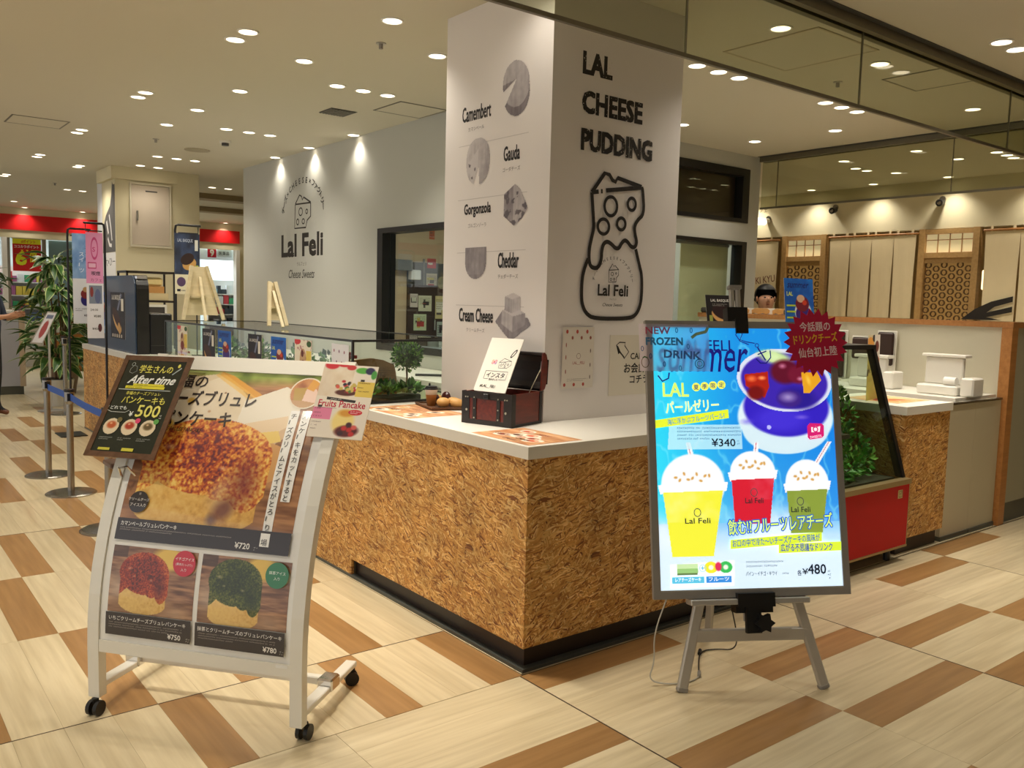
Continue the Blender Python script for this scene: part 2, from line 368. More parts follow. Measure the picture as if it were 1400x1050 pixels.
class Cv:
    def __init__(s, w, h, n, bg):
        s.w, s.h = w, h; s.nx = n; s.ny = max(3, int(n*h/w)); s.X, s.Y = np.meshgrid(np.linspace(0, w, s.nx), np.linspace(0, h, s.ny))
        s.I = np.ones((s.ny, s.nx, 3))*np.array(bg)/255.; s.seed = 3
    def put(s, m, c, a=1.):
        c = np.asarray(c, float)
        if c.ndim == 1: c = c/255.
        m = np.clip(m*a, 0, 1)[..., None]; s.I = s.I*(1-m)+c*m; return s
    def ed(s, cx, cy, rx, ry, rot=0):
        x = s.X-cx; y = s.Y-cy; c, sn = math.cos(rot), math.sin(rot)
        return np.sqrt(((x*c+y*sn)/rx)**2+((-x*sn+y*c)/ry)**2)
    def ell(s, cx, cy, rx, ry, c, rot=0, soft=.06, a=1.): return s.put(np.clip((1-s.ed(cx, cy, rx, ry, rot))/soft, 0, 1), c, a)
    def rect(s, x0, y0, x1, y1, c, a=1.): return s.put(((s.X >= x0) & (s.X <= x1) & (s.Y >= y0) & (s.Y <= y1)).astype(float), c, a)
    def pm(s, pts):
        m = np.zeros(s.X.shape, bool); n = len(pts)
        for i in range(n):
            x0, y0 = pts[i]; x1, y1 = pts[(i+1) % n]
            if y0 == y1: continue
            m ^= ((s.Y < max(y0, y1)) & (s.Y >= min(y0, y1)) & (s.X < (x1-x0)*(s.Y-y0)/(y1-y0)+x0))
        return m.astype(float)
    def poly(s, pts, c, a=1.): return s.put(s.pm(pts), c, a)
    def noise(s, sx, sy=None, octv=3):
        s.seed += 1; g = np.random.default_rng(s.seed); sy = sy or sx; out = 0; amp = 1; tot = 0
        for k in range(octv):
            gx = s.X*sx*2**k; gy = s.Y*sy*2**k; ix = gx.astype(int); iy = gy.astype(int)
            R = g.random((iy.max()+2, ix.max()+2)); fx = gx-ix; fy = gy-iy; fx = fx*fx*(3-2*fx); fy = fy*fy*(3-2*fy)
            out = out+amp*(R[iy, ix]*(1-fx)*(1-fy)+R[iy, ix+1]*fx*(1-fy)+R[iy+1, ix]*(1-fx)*fy+R[iy+1, ix+1]*fx*fy); tot += amp; amp *= .55
        return out/tot
    def ramp(s, t, stops):
        t = np.clip(t, 0, 1); xs = [a for a, _ in stops]
        return np.stack([np.interp(t, xs, [c[k]/255. for _, c in stops]) for k in range(3)], -1)
    def emit(s, pr, u, v, mask=None): pr.grid(u, v, u+s.w, v+s.h, s.nx, s.ny, img=s.I, mask=mask)

def pancake(c, cx, y0, w, h, top, tdark, cake, caked, lean=.0, drip=True, plate=(215, 195, 170)):
    """souffle pancake with a poured brulee top, as photographed on the posters"""
    c.ell(cx, y0+h*.12, w*.72, h*.2, (150, 105, 70), soft=.5, a=.6)
    n1 = c.noise(60/w*.5, 60/w*.5, 3)
    body = ((np.abs(c.X-cx) < w*.46) & (c.Y > y0+h*.13) & (c.Y < y0+h*.6)).astype(float)
    body = np.maximum(body, (c.ed(cx, y0+h*.16, w*.46, h*.16) < 1).astype(float))
    sh = np.clip((c.X-cx)/(w*.46)*.5+.5, 0, 1)
    c.put(body, c.ramp(.75*n1+.25*(1-sh), [(0, caked), (.45, cake), (1, (248, 214, 130))]))
    tm = c.ed(cx, y0+h*.66, w*.5, h*.34, lean) < 1+.05*(c.noise(14/w*.3)-.5)
    if drip:
        dm = (np.abs(c.X-(cx+w*.36)) < w*.14) & (c.Y < y0+h*.66) & (c.Y > y0+h*.2+.15*h*np.abs((c.X-cx-w*.36)/(w*.14))**2)
        tm = tm | dm
        edge = y0+h*.52-h*.1*np.sin((c.X-cx)/w*9)-h*.06
        tm = tm | ((np.abs(c.X-cx) < w*.47) & (c.Y > edge-h*.08) & (c.Y < y0+h*.7))
    n2 = c.noise(110/w*.5, 110/w*.5, 2); n3 = c.noise(9/w*.5)
    tt = .45+(n2-.5)*1.1+(n3-.5)*.5+.30*np.clip(c.ed(cx, y0+h*.66, w*.40, h*.26)-.75, -.3, 1)
    c.put(tm.astype(float), c.ramp(tt, [(0.1, top[0]), (.38, top[1]), (.66, top[2]), (1, tdark)]))
    c.put(np.clip(1-c.ed(cx+w*.33, y0+h*.45, w*.16, h*.3)/1., 0, 1)*tm, top[0], .7)
    for dx, dy, r in ((-.3, .72, .07), (-.2, .6, .04), (.15, .56, .05)):
        c.ell(cx+w*dx, y0+h*dy, w*r, h*r*.5, (250, 225, 205), soft=.9, a=.45)
def woodbg(c, a=(150, 95, 60), b=(205, 160, 120)):
    t = c.noise(8/c.w*.6, 60/c.w*.6, 3); c.put(np.ones_like(c.X), c.ramp(t, [(0.2, a), (.8, b)]))

# ================================================================== SETTING
CZ = 3.01
ceil = struct('ceiling', B(((-7, -9, CZ), (14, 22, CZ+.1))), CEILM)
flo = struct('floor', B(((-7, -9, -.12), (14, 22, -.0065))), GROUT)
# planks: left field runs along +y, front field runs along +x
PW = .1567
brownL = {(7, 0), (3, 0), (0, 0), (8, 1), (5, 1), (2, 1), (11, 1), (9, 2), (6, 2), (1, 2), (8, 3), (6, 3), (3, 3), (0, 3), (5, 4), (10, 4), (2, 4), (7, 5), (3, 5), (5, 6), (1, 6), (3, 7), (7, 7), (4, 8), (1, 8), (8, 8), (6, 9), (2, 9), (4, 10), (0, 10), (7, 11), (3, 11), (5, 12), (1, 13), (4, 14)}
yrow = [-.013, .56]+[.56+.932*k for k in range(1, 17)]
brownR = {(0, 0), (0, 5), (0, 9), (1, 3), (1, 6), (1, 10), (2, 4), (2, 7), (2, 11), (3, 1), (3, 5), (3, 9), (4, 0), (4, 6), (4, 10), (-1, 3), (-1, 7), (-2, 5), (5, 4), (5, 8), (6, 2), (7, 5), (-2, 9), (-1, 11)}
planks = []
for j in range(len(yrow)-1):
    for i in range(13):
        x1 = -.010-PW*i
        planks.append((x1-PW, yrow[j], x1, yrow[j+1], 'y', (i, j) in brownL, j == 1 or j == 4))
XC = [-.025+.8135*k for k in range(-4, 11)]
for c in range(-3, 10):
    for k in range(0, 15):
        y1 = -.006-PW*k if k else -.015
        x0 = -.025+.8135*c
        planks.append((x0, -.006-PW*(k+1), x0+.8135, y1, 'x', (c, k) in brownR, c in (0, 2, 4)))
MAT_INV = mw.inverted()
def inview(x, y, z=0):
    p = MAT_INV @ Vector((x, y, z))
    if p.z > -.3: return None
    a = 1183.78*p.x/-p.z; b = 1183.78*p.y/-p.z
    return (abs(a) < 720 and abs(b) < 545), -p.z
near = []; rest = []
for P in planks:
    cor = [(P[0], P[1]), (P[2], P[1]), (P[2], P[3]), (P[0], P[3]), ((P[0]+P[2])/2, (P[1]+P[3])/2)]
    r = [inview(*q) for q in cor]
    (near if any(q and q[0] for q in r) and min(q[1] for q in r if q) < 12 else rest).append(P)
_pm = {}
def plank_mesh(L, Wd, br):
    k = (round(L, 3), round(Wd, 3), br)
    if k not in _pm:
        m = MB(); m.box((-L/2, -Wd/2, -.006), (L/2, Wd/2, 0)); me = bpy.data.meshes.new('plank'); me.from_pydata(m.v, [], m.f); me.materials.append(W_BROWN if br else W_LIGHT); _pm[k] = me
    return _pm[k]
for P in near[:300]:
    x0, y0, x1, y1, ax, br, dark = P; g = .0006
    ge = .0022 if ((ax == 'y' and dark) or (ax == 'x' and dark)) else .0007
    if ax == 'y': L, Wd = y1-y0-g-ge, x1-x0-g
    else: L, Wd = x1-x0-g-ge, y1-y0-g
    o = bpy.data.objects.new('plank', plank_mesh(L, Wd, br)); COL.objects.link(o); o.parent = flo
    if ax == 'y': o.location = ((x0+x1)/2, (y0+y1)/2+ge/2, 0); o.rotation_euler = (0, 0, PI/2)
    else: o.location = ((x0+x1)/2+ge/2, (y0+y1)/2, 0)
m = MB()
for P in rest+near[300:]: m.cm = 1 if P[5] else 0; m.box((P[0]+.001, P[1]+.001, -.006), (P[2]-.001, P[3]-.001, 0))
for x0, y0, x1, y1 in ((-6.9, -.02, -2.06, 21.9), (-.005, .0, 13.9, 21.9), (-6.9, -8.9, -2.48, -.02), (-2.46, -8.9, 13.9, -2.38), (8.2, -2.37, 13.9, 0)): m.cm = 0; m.box((x0, y0, -.006), (x1, y1, 0))
part('plank_field', m, [W_LIGHT, W_BROWN], flo, stuff=True)
# thick dark metal divider at the counter line
part('divider_strip', B(((-.027, -1.7, -.004), (-.021, -.02, .0006)), ((1.599, -2.3, -.004), (1.605, -.02, .0006)), ((-2.0, .5575, -.004), (-.02, .5625, .0006)), ((3.227, -2.3, -.004), (3.231, -.02, .0006)), ((-2.0, 3.353, -.004), (-.02, 3.358, .0006))), GROUT, flo)

# near pillar with printed faces
pil = struct('wall_pillar_near', B(((.523, .534, 0), (1.42, 1.42, CZ))), PILLAR)
DARK = (34, 30, 30); GREY = (96, 90, 94)
sL = plane((.523, 0, 0), (0, -1, 0), (0, 0, 1)); pr = Pr(sL)
sep = (196, 190, 186)
for z0, z1 in ((2.317, 2.317), (2.035, 2.035), (1.757, 1.757), (1.478, 1.478)):
    pr.line([(-1.29, z0), (-.70, z1)], .0035, sep)
def lab(t, ja, yl, yr, zb, h):
    pr.text(t, -yl, zb, .1, DARK, .03, fit=yl-yr, fith=h); pr.text(ja, -(yl+yr)/2, zb-.052, .024, (120, 112, 112), al='c')
lab('Camembert', 'カマンベール', 1.262, 1.01, 2.44, .075)
lab('Gauda', 'ゴーダチーズ', .893, .765, 2.20, .07)
lab('Gorgonzola', 'ゴルゴンゾーラ', 1.228, .992, 1.94, .07)
lab('Cheddar', 'チェダーチーズ', .92, .752, 1.672, .075)
lab('Cream Cheese', 'クリームチーズ', 1.257, .953, 1.392, .07)
def sketch(cv, fill, mask, u, v, dark=(98, 90, 96), light=(196, 190, 190)):
    n = cv.noise(26, 26, 3); n2 = cv.noise(70, 12, 2)
    cv.put(np.ones_like(cv.X), cv.ramp(fill+.35*(n-.5)+.25*(n2-.5), [(0, dark), (1, light)])); cv.emit(pr, u, v, mask)
# camembert wheel with a wedge cut
c = Cv(.25, .285, 60, (200, 200, 200)); d1 = c.ed(.13, .165, .105, .115, .5) < 1; d0 = c.ed(.135, .12, .105, .115, .4) < 1
wedge = c.pm([(.0, .17), (.13, .185), (.0, .09)]) > .5; fill = np.where(d1, .85-.2*c.noise(16), .25)
fill = np.where(c.pm([(.015, .17), (.13, .185), (.02, .115)]) > .5, .3, fill)
sketch(c, fill, (d0 | d1) & ~(c.pm([(.0, .12), (.13, .185), (.03, .05), (-.1, .05)]) > .5), -.938, 2.40)
# gouda
c = Cv(.23, .25, 60, (200, 200, 200)); d = (np.abs((c.X-.115)/.105)**2.3+np.abs((c.Y-.125)/.12)**2.3) < 1
fill = .95-(c.X-.02)*.9-(.2-c.Y)*2.2*np.clip(c.X-.08, 0, 1)*4; w_ = c.pm([(.12, .19), (.03, .12), (.06, .02), (.12, .09)]) > .5; fill = np.where(w_, 1.15, fill)
dots = (c.noise(45, 45, 1) > .8) & w_; fill = np.where(dots, 0, fill); cut = c.pm([(.12, .10), (.07, -.02), (.13, -.02)]) > .5
sketch(c, fill, d & ~cut, -1.228, 2.10)
# gorgonzola
c = Cv(.23, .22, 60, (200, 200, 200)); P_ = c.pm([(.02, .06), (.02, .17), (.11, .215), (.15, .19), (.22, .09), (.17, .04), (.11, .005)]) > .5
f2 = .8-.35*(c.X < .10); f2 = np.where(c.noise(38, 38, 2) > .63, .0, f2); sketch(c, f2, P_, -.905, 1.868)
# cheddar
c = Cv(.21, .19, 60, (200, 200, 200)); P_ = (c.Y < .175) & (np.abs(c.X-.105) < .095) & ((c.Y > .09) | (((c.X-.105)/.095)**2+((c.Y-.09)/.085)**2 < 1)); sketch(c, .35+2.6*c.X*(c.Y > .03)*(.2-c.X)*4, P_, -1.221, 1.61)
# cream cheese blocks on leaves
c = Cv(.30, .27, 70, (200, 200, 200)); fill = np.full(c.X.shape, .35); mk = np.zeros(c.X.shape, bool)
for P_, t_ in (([(.0, .10), (.06, .16), (.15, .12), (.27, .13), (.30, .09), (.22, .05), (.14, 0), (.08, .04)], .35), ([(.06, .09), (.06, .16), (.15, .13), (.15, .05)], .75), ([(.15, .05), (.15, .13), (.25, .15), (.25, .09)], .5), ([(.06, .16), (.14, .185), (.25, .15), (.15, .13)], 1.), ([(.08, .16), (.08, .23), (.14, .215), (.14, .145)], .6), ([(.14, .145), (.14, .215), (.21, .23), (.21, .165)], .8), ([(.08, .23), (.15, .25), (.21, .23), (.14, .215)], 1.)):
    q = c.pm(P_) > .5; mk |= q; fill = np.where(q, t_, fill)
sketch(c, fill, mk, -.937, 1.30)
pr.put('cheese_print', pil)
sR = plane((0, .534, 0), (1, 0, 0), (0, 0, 1)); pr = Pr(sR); INKC = (36, 30, 26)
def stamped(t, x0, x1, z0, z1):
    pr.text(t, x0, z0, .1, INKC, .085, fit=x1-x0, fith=z1-z0)
    r = random.Random(t)
    for k in range(int((x1-x0)*130)):   # worn flecks in the stamped letters
        x, z = r.uniform(x0, x1), r.uniform(z0, z1); pr.ell(x, z, r.uniform(.001, .003), r.uniform(.001, .004), (205, 198, 186), 6)
stamped('LAL', .714, .902, 2.600, 2.697); stamped('CHEESE', .716, 1.122, 2.418, 2.516); stamped('PUDDING', .715, 1.201, 2.242, 2.338)
LW = .021
for k in ([(0.789, 2.044), (0.872, 2.145), (0.905, 2.14), (0.926, 2.117), (0.948, 2.11), (0.962, 2.131), (1.136, 2.104)], [(0.789, 2.044), (0.835, 2.052)], [(0.850, 2.055), (0.862, 2.056)], [(0.884, 2.062), (1.136, 2.101)],
          [(1.136, 2.104), (1.146, 2.083), (1.161, 1.969), (1.114, 1.935), (1.094, 1.902), (1.098, 1.867), (1.116, 1.824), (1.105, 1.797), (1.077, 1.795), (1.048, 1.822), (1.025, 1.829), (1.003, 1.809), (0.99, 1.786), (0.965, 1.782), (0.934, 1.804), (0.903, 1.815), (0.879, 1.801), (0.869, 1.766), (0.868, 1.723), (0.855, 1.688), (0.828, 1.677), (0.796, 1.685), (0.784, 1.719), (0.784, 1.77), (0.796, 1.821), (0.811, 1.873), (0.804, 1.932), (0.789, 2.044)],
          [(0.779, 1.723), (0.756, 1.675), (0.743, 1.624), (0.742, 1.547), (0.749, 1.497), (0.777, 1.454), (0.832, 1.429), (1.071, 1.431), (1.128, 1.449), (1.158, 1.495), (1.167, 1.558), (1.162, 1.657), (1.139, 1.71), (1.109, 1.788)]):
    k = np.array(k); 
    if len(k) > 8:
        for _ in range(2):
            q = np.empty((2*len(k)-2, 2)); q[0::2] = k[:-1]*.75+k[1:]*.25; q[1::2] = k[:-1]*.25+k[1:]*.75; k = np.vstack([k[:1], q, k[-1:]])
    pr.line(k, LW, INKC)
for x, z, a, b in ((.921, 1.988, .052, .055), (1.068, 2.011, .037, .039), (.875, 1.885, .047, .045), (.998, 1.907, .038, .038)): pr.ring(x, z, a, b, LW*.8, INKC)
def arc_text(pr, t, cx, cz, R, a0, a1, size, col, sgn=1, bold=.01, zr=1.):
    for k, ch in enumerate(t):
        a = a0+(a1-a0)*k/(len(t)-1); pr.text(ch, cx+R*math.cos(a)-size*.3*math.sin(a)*0, cz+R*zr*math.sin(a), size, col, bold, rot=a-PI/2, al='c')
def lal_logo(pr, cx, cz, s, col, arcs=True, serif=True):
    """small shop logo: arc of text, holed cheese wedge, name, script line. s = width of the name"""
    if arcs: arc_text(pr, 'チーズ×CHEESE×ファクトリー', cx, cz+.25*s, .62*s, PI*.93, PI*.07, .1*s, col)
    k = s*.4
    T = lambda a: [(cx+(x-.5)*k, cz+.32*s+z*k) for x, z in a]
    pr.line(T([(.1, .72), (.38, 1.1), (.5, .95), (.58, 1.02), (.9, .78)]), .02*s, col); pr.line(T([(.1, .72), (.9, .78), (.9, .45), (.75, .3), (.72, .05), (.1, 0), (.1, .72)]), .02*s, col)
    for x, z, r in ((.38, .5, .12), (.7, .55, .07), (.28, .18, .09), (.55, .2, .08)): pr.ring(*T([(x, z)])[0], r*k, r*k, .015*s, col, 14)
    pr.text('Lal Feli', cx-s/2, cz, .2*s, col, .07, fit=s, fith=.26*s); pr.text('ラルフェリ', cx, cz-.1*s, .05*s, col, al='c')
    pr.text('Cheese Sweets', cx, cz-.25*s, .11*s, col, .01, shear=.4, al='c')
lal_logo(pr, .955, 1.545, .21, INKC)
# the dotted-border notice and the cafe arrow stuck on the pillar
pr.rect(.626, 1.087, .834, 1.387, (214, 206, 194))
for k in range(3): pr.ell(.655+.066*k, 1.365, .008, .010, (176, 74, 62), 10); pr.ell(.645+.062*k, 1.105, .008, .009, (176, 74, 62), 10)
for k in range(3): pr.ell(.69+.06*k, 1.335, .007, .009, (150, 84, 70), 10)
for z in (1.30, 1.24, 1.17): pr.ell(.650, z, .003, .012, (150, 60, 52), 8)
for z in (1.27, 1.20, 1.14): pr.ell(.812, z, .003, .011, (90, 70, 60), 8)
pr.ring(.733, 1.245, .014, .014, .002, (120, 90, 84)); pr.text('LAL__FELI', .695, 1.205, .02, (170, 90, 86), .01, fit=.078); pr.tiny(.66, 1.13, .14, .005, (120, 110, 104), 2)
pr.put('pudding_print', pil)
# arrow notice: separate thin sheet
pr = Pr(plane((0, .531, 0), (1, 0, 0), (0, 0, 1)))
ar = solo('arrow_notice', 'plain cream notice with an arrow and cafe directions stuck on the pillar', 'notice', B(((.954, .531, 1.036), (1.30, .5338, 1.347))), M('cream_sheet', (216, 208, 192), .6))
A_ = [(1.017, 1.25), (1.0, 1.296), (1.022, 1.31), (1.063, 1.308), (1.059, 1.292), (1.09, 1.26), (1.059, 1.226), (1.025, 1.262)]
pr.poly([(1.0, 1.296), (1.012, 1.29), (1.03, 1.262), (1.06, 1.235), (1.059, 1.226), (1.025, 1.255), (1.017, 1.25)], INKC); pr.line(A_, .006, INKC, closed=True)
pr.text('CAFE', 1.105, 1.222, .045, INKC, .03); pr.text('お会計は', 1.06, 1.155, .055, INKC, .03); pr.text('コチラ', 1.105, 1.098, .05, INKC, .03); pr.put('lettering', ar)

# kitchen block walls (with window openings)
def wall_x(mb, x0, x1, ya, yb, z0, z1, holes):      # wall normal to x, holes (y0,y1,z0,z1)
    y = ya
    for h in sorted(holes):
        mb.box((x0, y, z0), (x1, h[0], z1)); mb.box((x0, h[0], z0), (x1, h[1], h[2])); mb.box((x0, h[0], h[3]), (x1, h[1], z1)); y = h[1]
    mb.box((x0, y, z0), (x1, yb, z1))
m = MB(); wall_x(m, 1.79, 1.92, 2.86, 7.69, 0, CZ, [(2.99, 4.415, 1.04, 2.135)]); wl = struct('wall_kitchen_left', m, WALLP)
pr = Pr(plane((1.79, 0, 0), (0, -1, 0), (0, 0, 1)))
for k in ([(-6.208, 2.484), (-6.103, 2.571), (-6.051, 2.552), (-6.034, 2.515), (-6.0, 2.541), (-5.831, 2.478)], [(-6.208, 2.48), (-5.831, 2.474)], [(-6.208, 2.48), (-6.224, 2.228), (-5.946, 2.225), (-5.913, 2.298), (-5.83, 2.336), (-5.831, 2.474)]): pr.line(k, .016, INKC)
for y, z, a, b in ((6.074, 2.395, .051, .046), (5.924, 2.389, .03, .029), (6.147, 2.293, .035, .036), (6.008, 2.292, .037, .032)): pr.ring(-y, z, a, b, .013, INKC)
pr.text('Lal Feli', -6.56, 1.935, .2, INKC, .085, fit=1.01, fith=.225); pr.text('ラルフェリ', -6.05, 1.83, .05, (90, 84, 78), al='c'); pr.text('Cheese Sweets', -6.374, 1.70, .13, INKC, .008, shear=.35, fit=.64)
arc_text(pr, 'チーズ×CHEESE×ファクトリー', -6.03, 2.36, .47, PI*.93, PI*.05, .085, INKC, bold=.025, zr=.70)
pr.put('wall_logo', wl)
m = MB()
def wall_y(mb, y0, y1, xa, xb, z0, z1, cols):
    x = xa
    for (h0, h1, zs) in cols:
        mb.box((x, y0, z0), (h0, y1, z1)); z = z0
        for (a, b) in zs: mb.box((h0, y0, z), (h1, y1, a)); z = b
        mb.box((h0, y0, z), (h1, y1, z1)); x = h1
    mb.box((x, y0, z0), (xb, y1, z1))
wall_y(m, 2.86, 2.98, 1.92, 5.28, 0, CZ, [(3.2, 5.105, [(1.02, 2.16), (2.345, 2.872)])]); struct('wall_kitchen_right', m, WALLP)
struct('wall_kitchen_back', B(((5.16, 2.98, 0), (5.28, 7.69, CZ)), ((1.92, 7.57, 0), (5.16, 7.69, CZ))), WALLP)
# window 1 on the left kitchen wall
w = MB(); 
for a, b in (((1.78, 4.32, 1.04), (1.92, 4.415, 2.135)), ((1.78, 2.99, 2.09), (1.92, 4.32, 2.135)), ((1.78, 2.99, 1.04), (1.92, 4.32, 1.10)), ((1.78, 2.99, 1.1), (1.92, 3.03, 2.09))): w.box(a, b)
w1 = struct('window_1', w, BLACK); part('pane', B(((1.86, 3.03, 1.1), (1.866, 4.32, 2.09))), GLASS, w1)
# windows on the right kitchen wall
w = MB()
for z0, z1, t in ((2.345, 2.872, .075),):
    w.box((3.2, 2.85, z1-t), (5.105, 2.98, z1)); w.box((3.2, 2.85, z0), (5.105, 2.98, z0+.04)); w.box((5.0, 2.85, z0+.04), (5.105, 2.98, z1-t)); w.box((3.2, 2.85, z0+.04), (3.26, 2.98, z1-t))
w2 = struct('window_2', w, BLACK); part('pane', B(((3.26, 2.925, 2.385), (5.0, 2.931, 2.797))), GLASS, w2)
part('backing_panel', B(((3.26, 2.95, 2.385), (5.0, 2.965, 2.797))), M('brown_backing', (74, 54, 34), .6, ns=2, na=.08), w2)
w = MB(); z0, z1 = 1.02, 2.16
w.box((3.2, 2.85, z1-.035), (5.105, 2.98, z1)); w.box((5.03, 2.85, z0), (5.105, 2.98, z1-.035)); w.box((3.2, 2.85, z0), (5.03, 2.98, z0+.05)); w.box((3.2, 2.85, z0+.05), (3.26, 2.98, z1-.035))
w3 = struct('window_3', w, BLACK); part('pane', B(((3.26, 2.925, 1.07), (5.03, 2.931, 2.125))), GLASS, w3)
part('roller_blind', B(((4.28, 2.99, 1.02), (4.99, 3.0, 2.12))), M('blind_cloth', (212, 208, 170), .7, ns=4, na=.03), w3)
part('blind_rail', B(((4.0, 2.985, 2.105), (5.0, 3.01, 2.13))), ALU_D, w3)
# glass smoke curtains below the ceiling
def curtain(name, ax, pos, a, b, z0, joints, rail_w=.17):
    def bx(p, q, d0, d1, za, zb):
        return ((p, pos+d0, za), (q, pos+d1, zb)) if ax == 'x' else ((pos+d0, p, za), (pos+d1, q, zb))
    o = struct(name, B(bx(a, b, -rail_w/2, rail_w/2, CZ-.004, CZ-.0005)), DGREY)
    part('ceiling_rail', B(bx(a, b, -.05, -.015, CZ-.05, CZ-.004), bx(a, b, .015, .05, CZ-.05, CZ-.004), bx(a, b, -.013, .013, CZ-.03, CZ-.004)), RAILM, o)
    part('bottom_rail', B(bx(a, b, -.009, .009, z0-.012, z0+.006)), RAILM, o)
    js = [a]+joints+[b]
    for i in range(len(js)-1): part('pane', B(bx(js[i]+.004, js[i+1]-.004, -.003, .003, z0, CZ-.03)), GLASS_T, o)
    for j in joints: part('joint_bar', B(bx(j-.003, j+.003, -.005, .005, z0, CZ-.03)), RAILM, o)
curtain('window_4', 'x', -.02, -1.2, 6.6, 2.585, [.80, 2.19, 4.0, 5.6])
curtain('window_5', 'y', 5.28, -2.6, 2.84, 2.51, [-.9, .94, 2.655])
# far pillar with beam and electrical panel
p2 = struct('wall_pillar_far', B(((.595, 8.70, 0), (1.60, 9.6, CZ))), CREAM)
part('beam_casing', B(((.545, 8.66, 2.86), (1.315, 9.4, CZ))), CREAM, p2)
pr = Pr(plane((.594, 0, 0), (0, -1, 0), (0, 0, 1)))
pr.poly([(-9.33, 1.99), (-8.72, 1.99), (-8.72, 2.80), (-8.80, 2.80), (-8.84, 2.84), (-8.88, 2.68), (-8.95, 2.56), (-9.16, 2.45), (-9.30, 2.3)], (88, 86, 84))
pr.line([(-9.13, 2.38), (-9.05, 2.22)], .05, (214, 210, 206)); pr.line([(-9.0, 2.45), (-8.93, 2.3), (-8.88, 2.13)], .035, (214, 210, 206)); pr.line([(-9.08, 2.17), (-9.0, 2.08), (-8.9, 2.07)], .045, (214, 210, 206))
pr.rect(-9.58, 1.2, -8.72, 1.985, (224, 222, 220)); pr.text('大×ひー', -9.25, 1.83, .12, DARK, 0, fit=.5)
pr.rect(-9.58, 1.99, -9.34, 2.99, (222, 222, 224))
pr.put('wall_film', p2)
ep = empty('electrical_panel', 'beige metal panel door high on the far pillar with a lever handle', 'panel', (1.0, 8.70, 2.08))
part('frame', B(((.755, 8.675, 2.06), (1.245, 8.70, 2.085)), ((.755, 8.675, 2.815), (1.245, 8.70, 2.84)), ((.755, 8.675, 2.085), (.775, 8.70, 2.815)), ((1.225, 8.675, 2.085), (1.245, 8.70, 2.815))), M('panel_frame', (214, 206, 184), .4), ep)
part('door', B(((.779, 8.685, 2.09), (1.221, 8.699, 2.811))), M('panel_door', (206, 192, 174), .4, ns=2, na=.02), ep)
part('handle', B(((.83, 8.66, 2.38), (.85, 8.684, 2.50)), bev=.004), STAIN, ep); part('name_plate', B(((.94, 8.682, 2.735), (1.08, 8.685, 2.75))), DGREY, ep)

# low wall with oak cap, right-hand wall and post
lowm = M('low_wall_paint', (204, 198, 176), .6, ns=1, na=.02)
lw = struct('wall_low', B(((4.42, .06, 0), (4.52, 2.85, 1.41))), lowm); part('cap', B(((4.40, .06, 1.41), (4.54, 2.85, 1.45))), W_POST, lw)
rw = struct('wall_right', B(((4.43, 0, .15), (7.2, .055, 1.41))), M('grey_panel', (168, 164, 140), .55, ns=1, na=.02))
part('cap', B(((4.34, -.012, 1.41), (7.2, .0595, 1.45))), W_POST, rw); part('kick_recess', B(((4.43, .012, 0), (7.2, .055, .15))), STEELT, rw)
part('seam', B(((5.12, -.0015, .15), (5.124, 0, 1.41))), DGREY, rw)
struct('trim_1', B(((4.335, -.012, 0), (4.43, .059, 1.409))), W_POST)

struct('wall_light_block_south', B(((-7, -8.6, 0), (14, -8.5, CZ))), M('light_block_paint', (150, 138, 118), .7, ns=.5, na=.1))  # unseen wall added to cut ambient light on south-facing sides
# restaurant front
FX = 7.85
rf = struct('wall_restaurant', B(((FX, -4.0, 2.46), (FX+.12, 7.5, CZ))), CREAM)
struct('wall_restaurant_back', B(((11.2, -4, 0), (11.3, 7.5, CZ)), ((FX, 7.5, 0), (11.3, 7.6, CZ)), ((FX+.1, -4, 0), (FX+.2, .4, 2.46))), M('dining_wall', (196, 168, 120), .7, ns=.8, na=.08))
struct('baseboard_restaurant', B(((FX, -4, 0), (FX+.1, 7.5, .35))), M('wall_brown', (110, 82, 52), .6))
pr = Pr(plane((FX, 0, 0), (0, -1, 0), (0, 0, 1))); pr.text('カフェ', -4.82, 2.80, .075, (120, 100, 60), 0); pr.put('lettering', rf)
CLOTH = M('linen', (232, 214, 174), .8, ns=9, na=.03)
def noren(yR, wds, label, gapz=1.95, wide=0.0, inks=None):
    t = empty('door_curtain', label, 'curtain', (FX-.03, yR, 1.42), 0, 'linen curtains hung along the restaurant front')
    part('rod', MB().cyl((FX-.04, yR+.02, 2.415), (FX-.04, yR-sum(wds)-.02, 2.415), .012), W_POST, t)
    y = yR
    for i, w_ in enumerate(wds):
        m = MB(); n = 10; vs = []; fs = []
        for k in range(n+1):
            for z in (2.40, 1.9, 1.43):
                g = .012 if z < 1.95 else .001
                yy = y-g-(w_-2*g)*k/n; xx = FX-.04+.004*math.sin(k*1.3+i)*(2.45-z)
                vs += [(xx, yy, z), (xx+.004, yy, z)]
        for k in range(n):
            for q in range(2):
                a = (k*3+q)*2; b = a+6; fs += [(a, a+2, b+2, b), (a+1, b+1, b+3, a+3)]
        m.add(vs, fs); part('cloth_panel', m, CLOTH, t)
        for q in (.18, .82): part('tie_loop', B(((FX-.045, y-w_*q-.012, 2.395), (FX-.035, y-w_*q+.012, 2.46))), CLOTH, t)
        y -= w_
    if inks: inks(t)
    return t
def ink_kikyu(t):
    p = Pr(plane((FX-.062, 0, 0), (0, -1, 0), (0, 0, 1))); p.text('KI KYU', -4.69, 1.83, .1, (120, 60, 40), .01, rot=.12, fit=.30, fith=.09)
    p.ring(-4.58, 1.71, .03, .03, .006, (110, 90, 60)); p.line([(-4.83, 1.68), (-4.70, 1.62), (-4.58, 1.58)], .035, INKC); p.put('lettering', t)
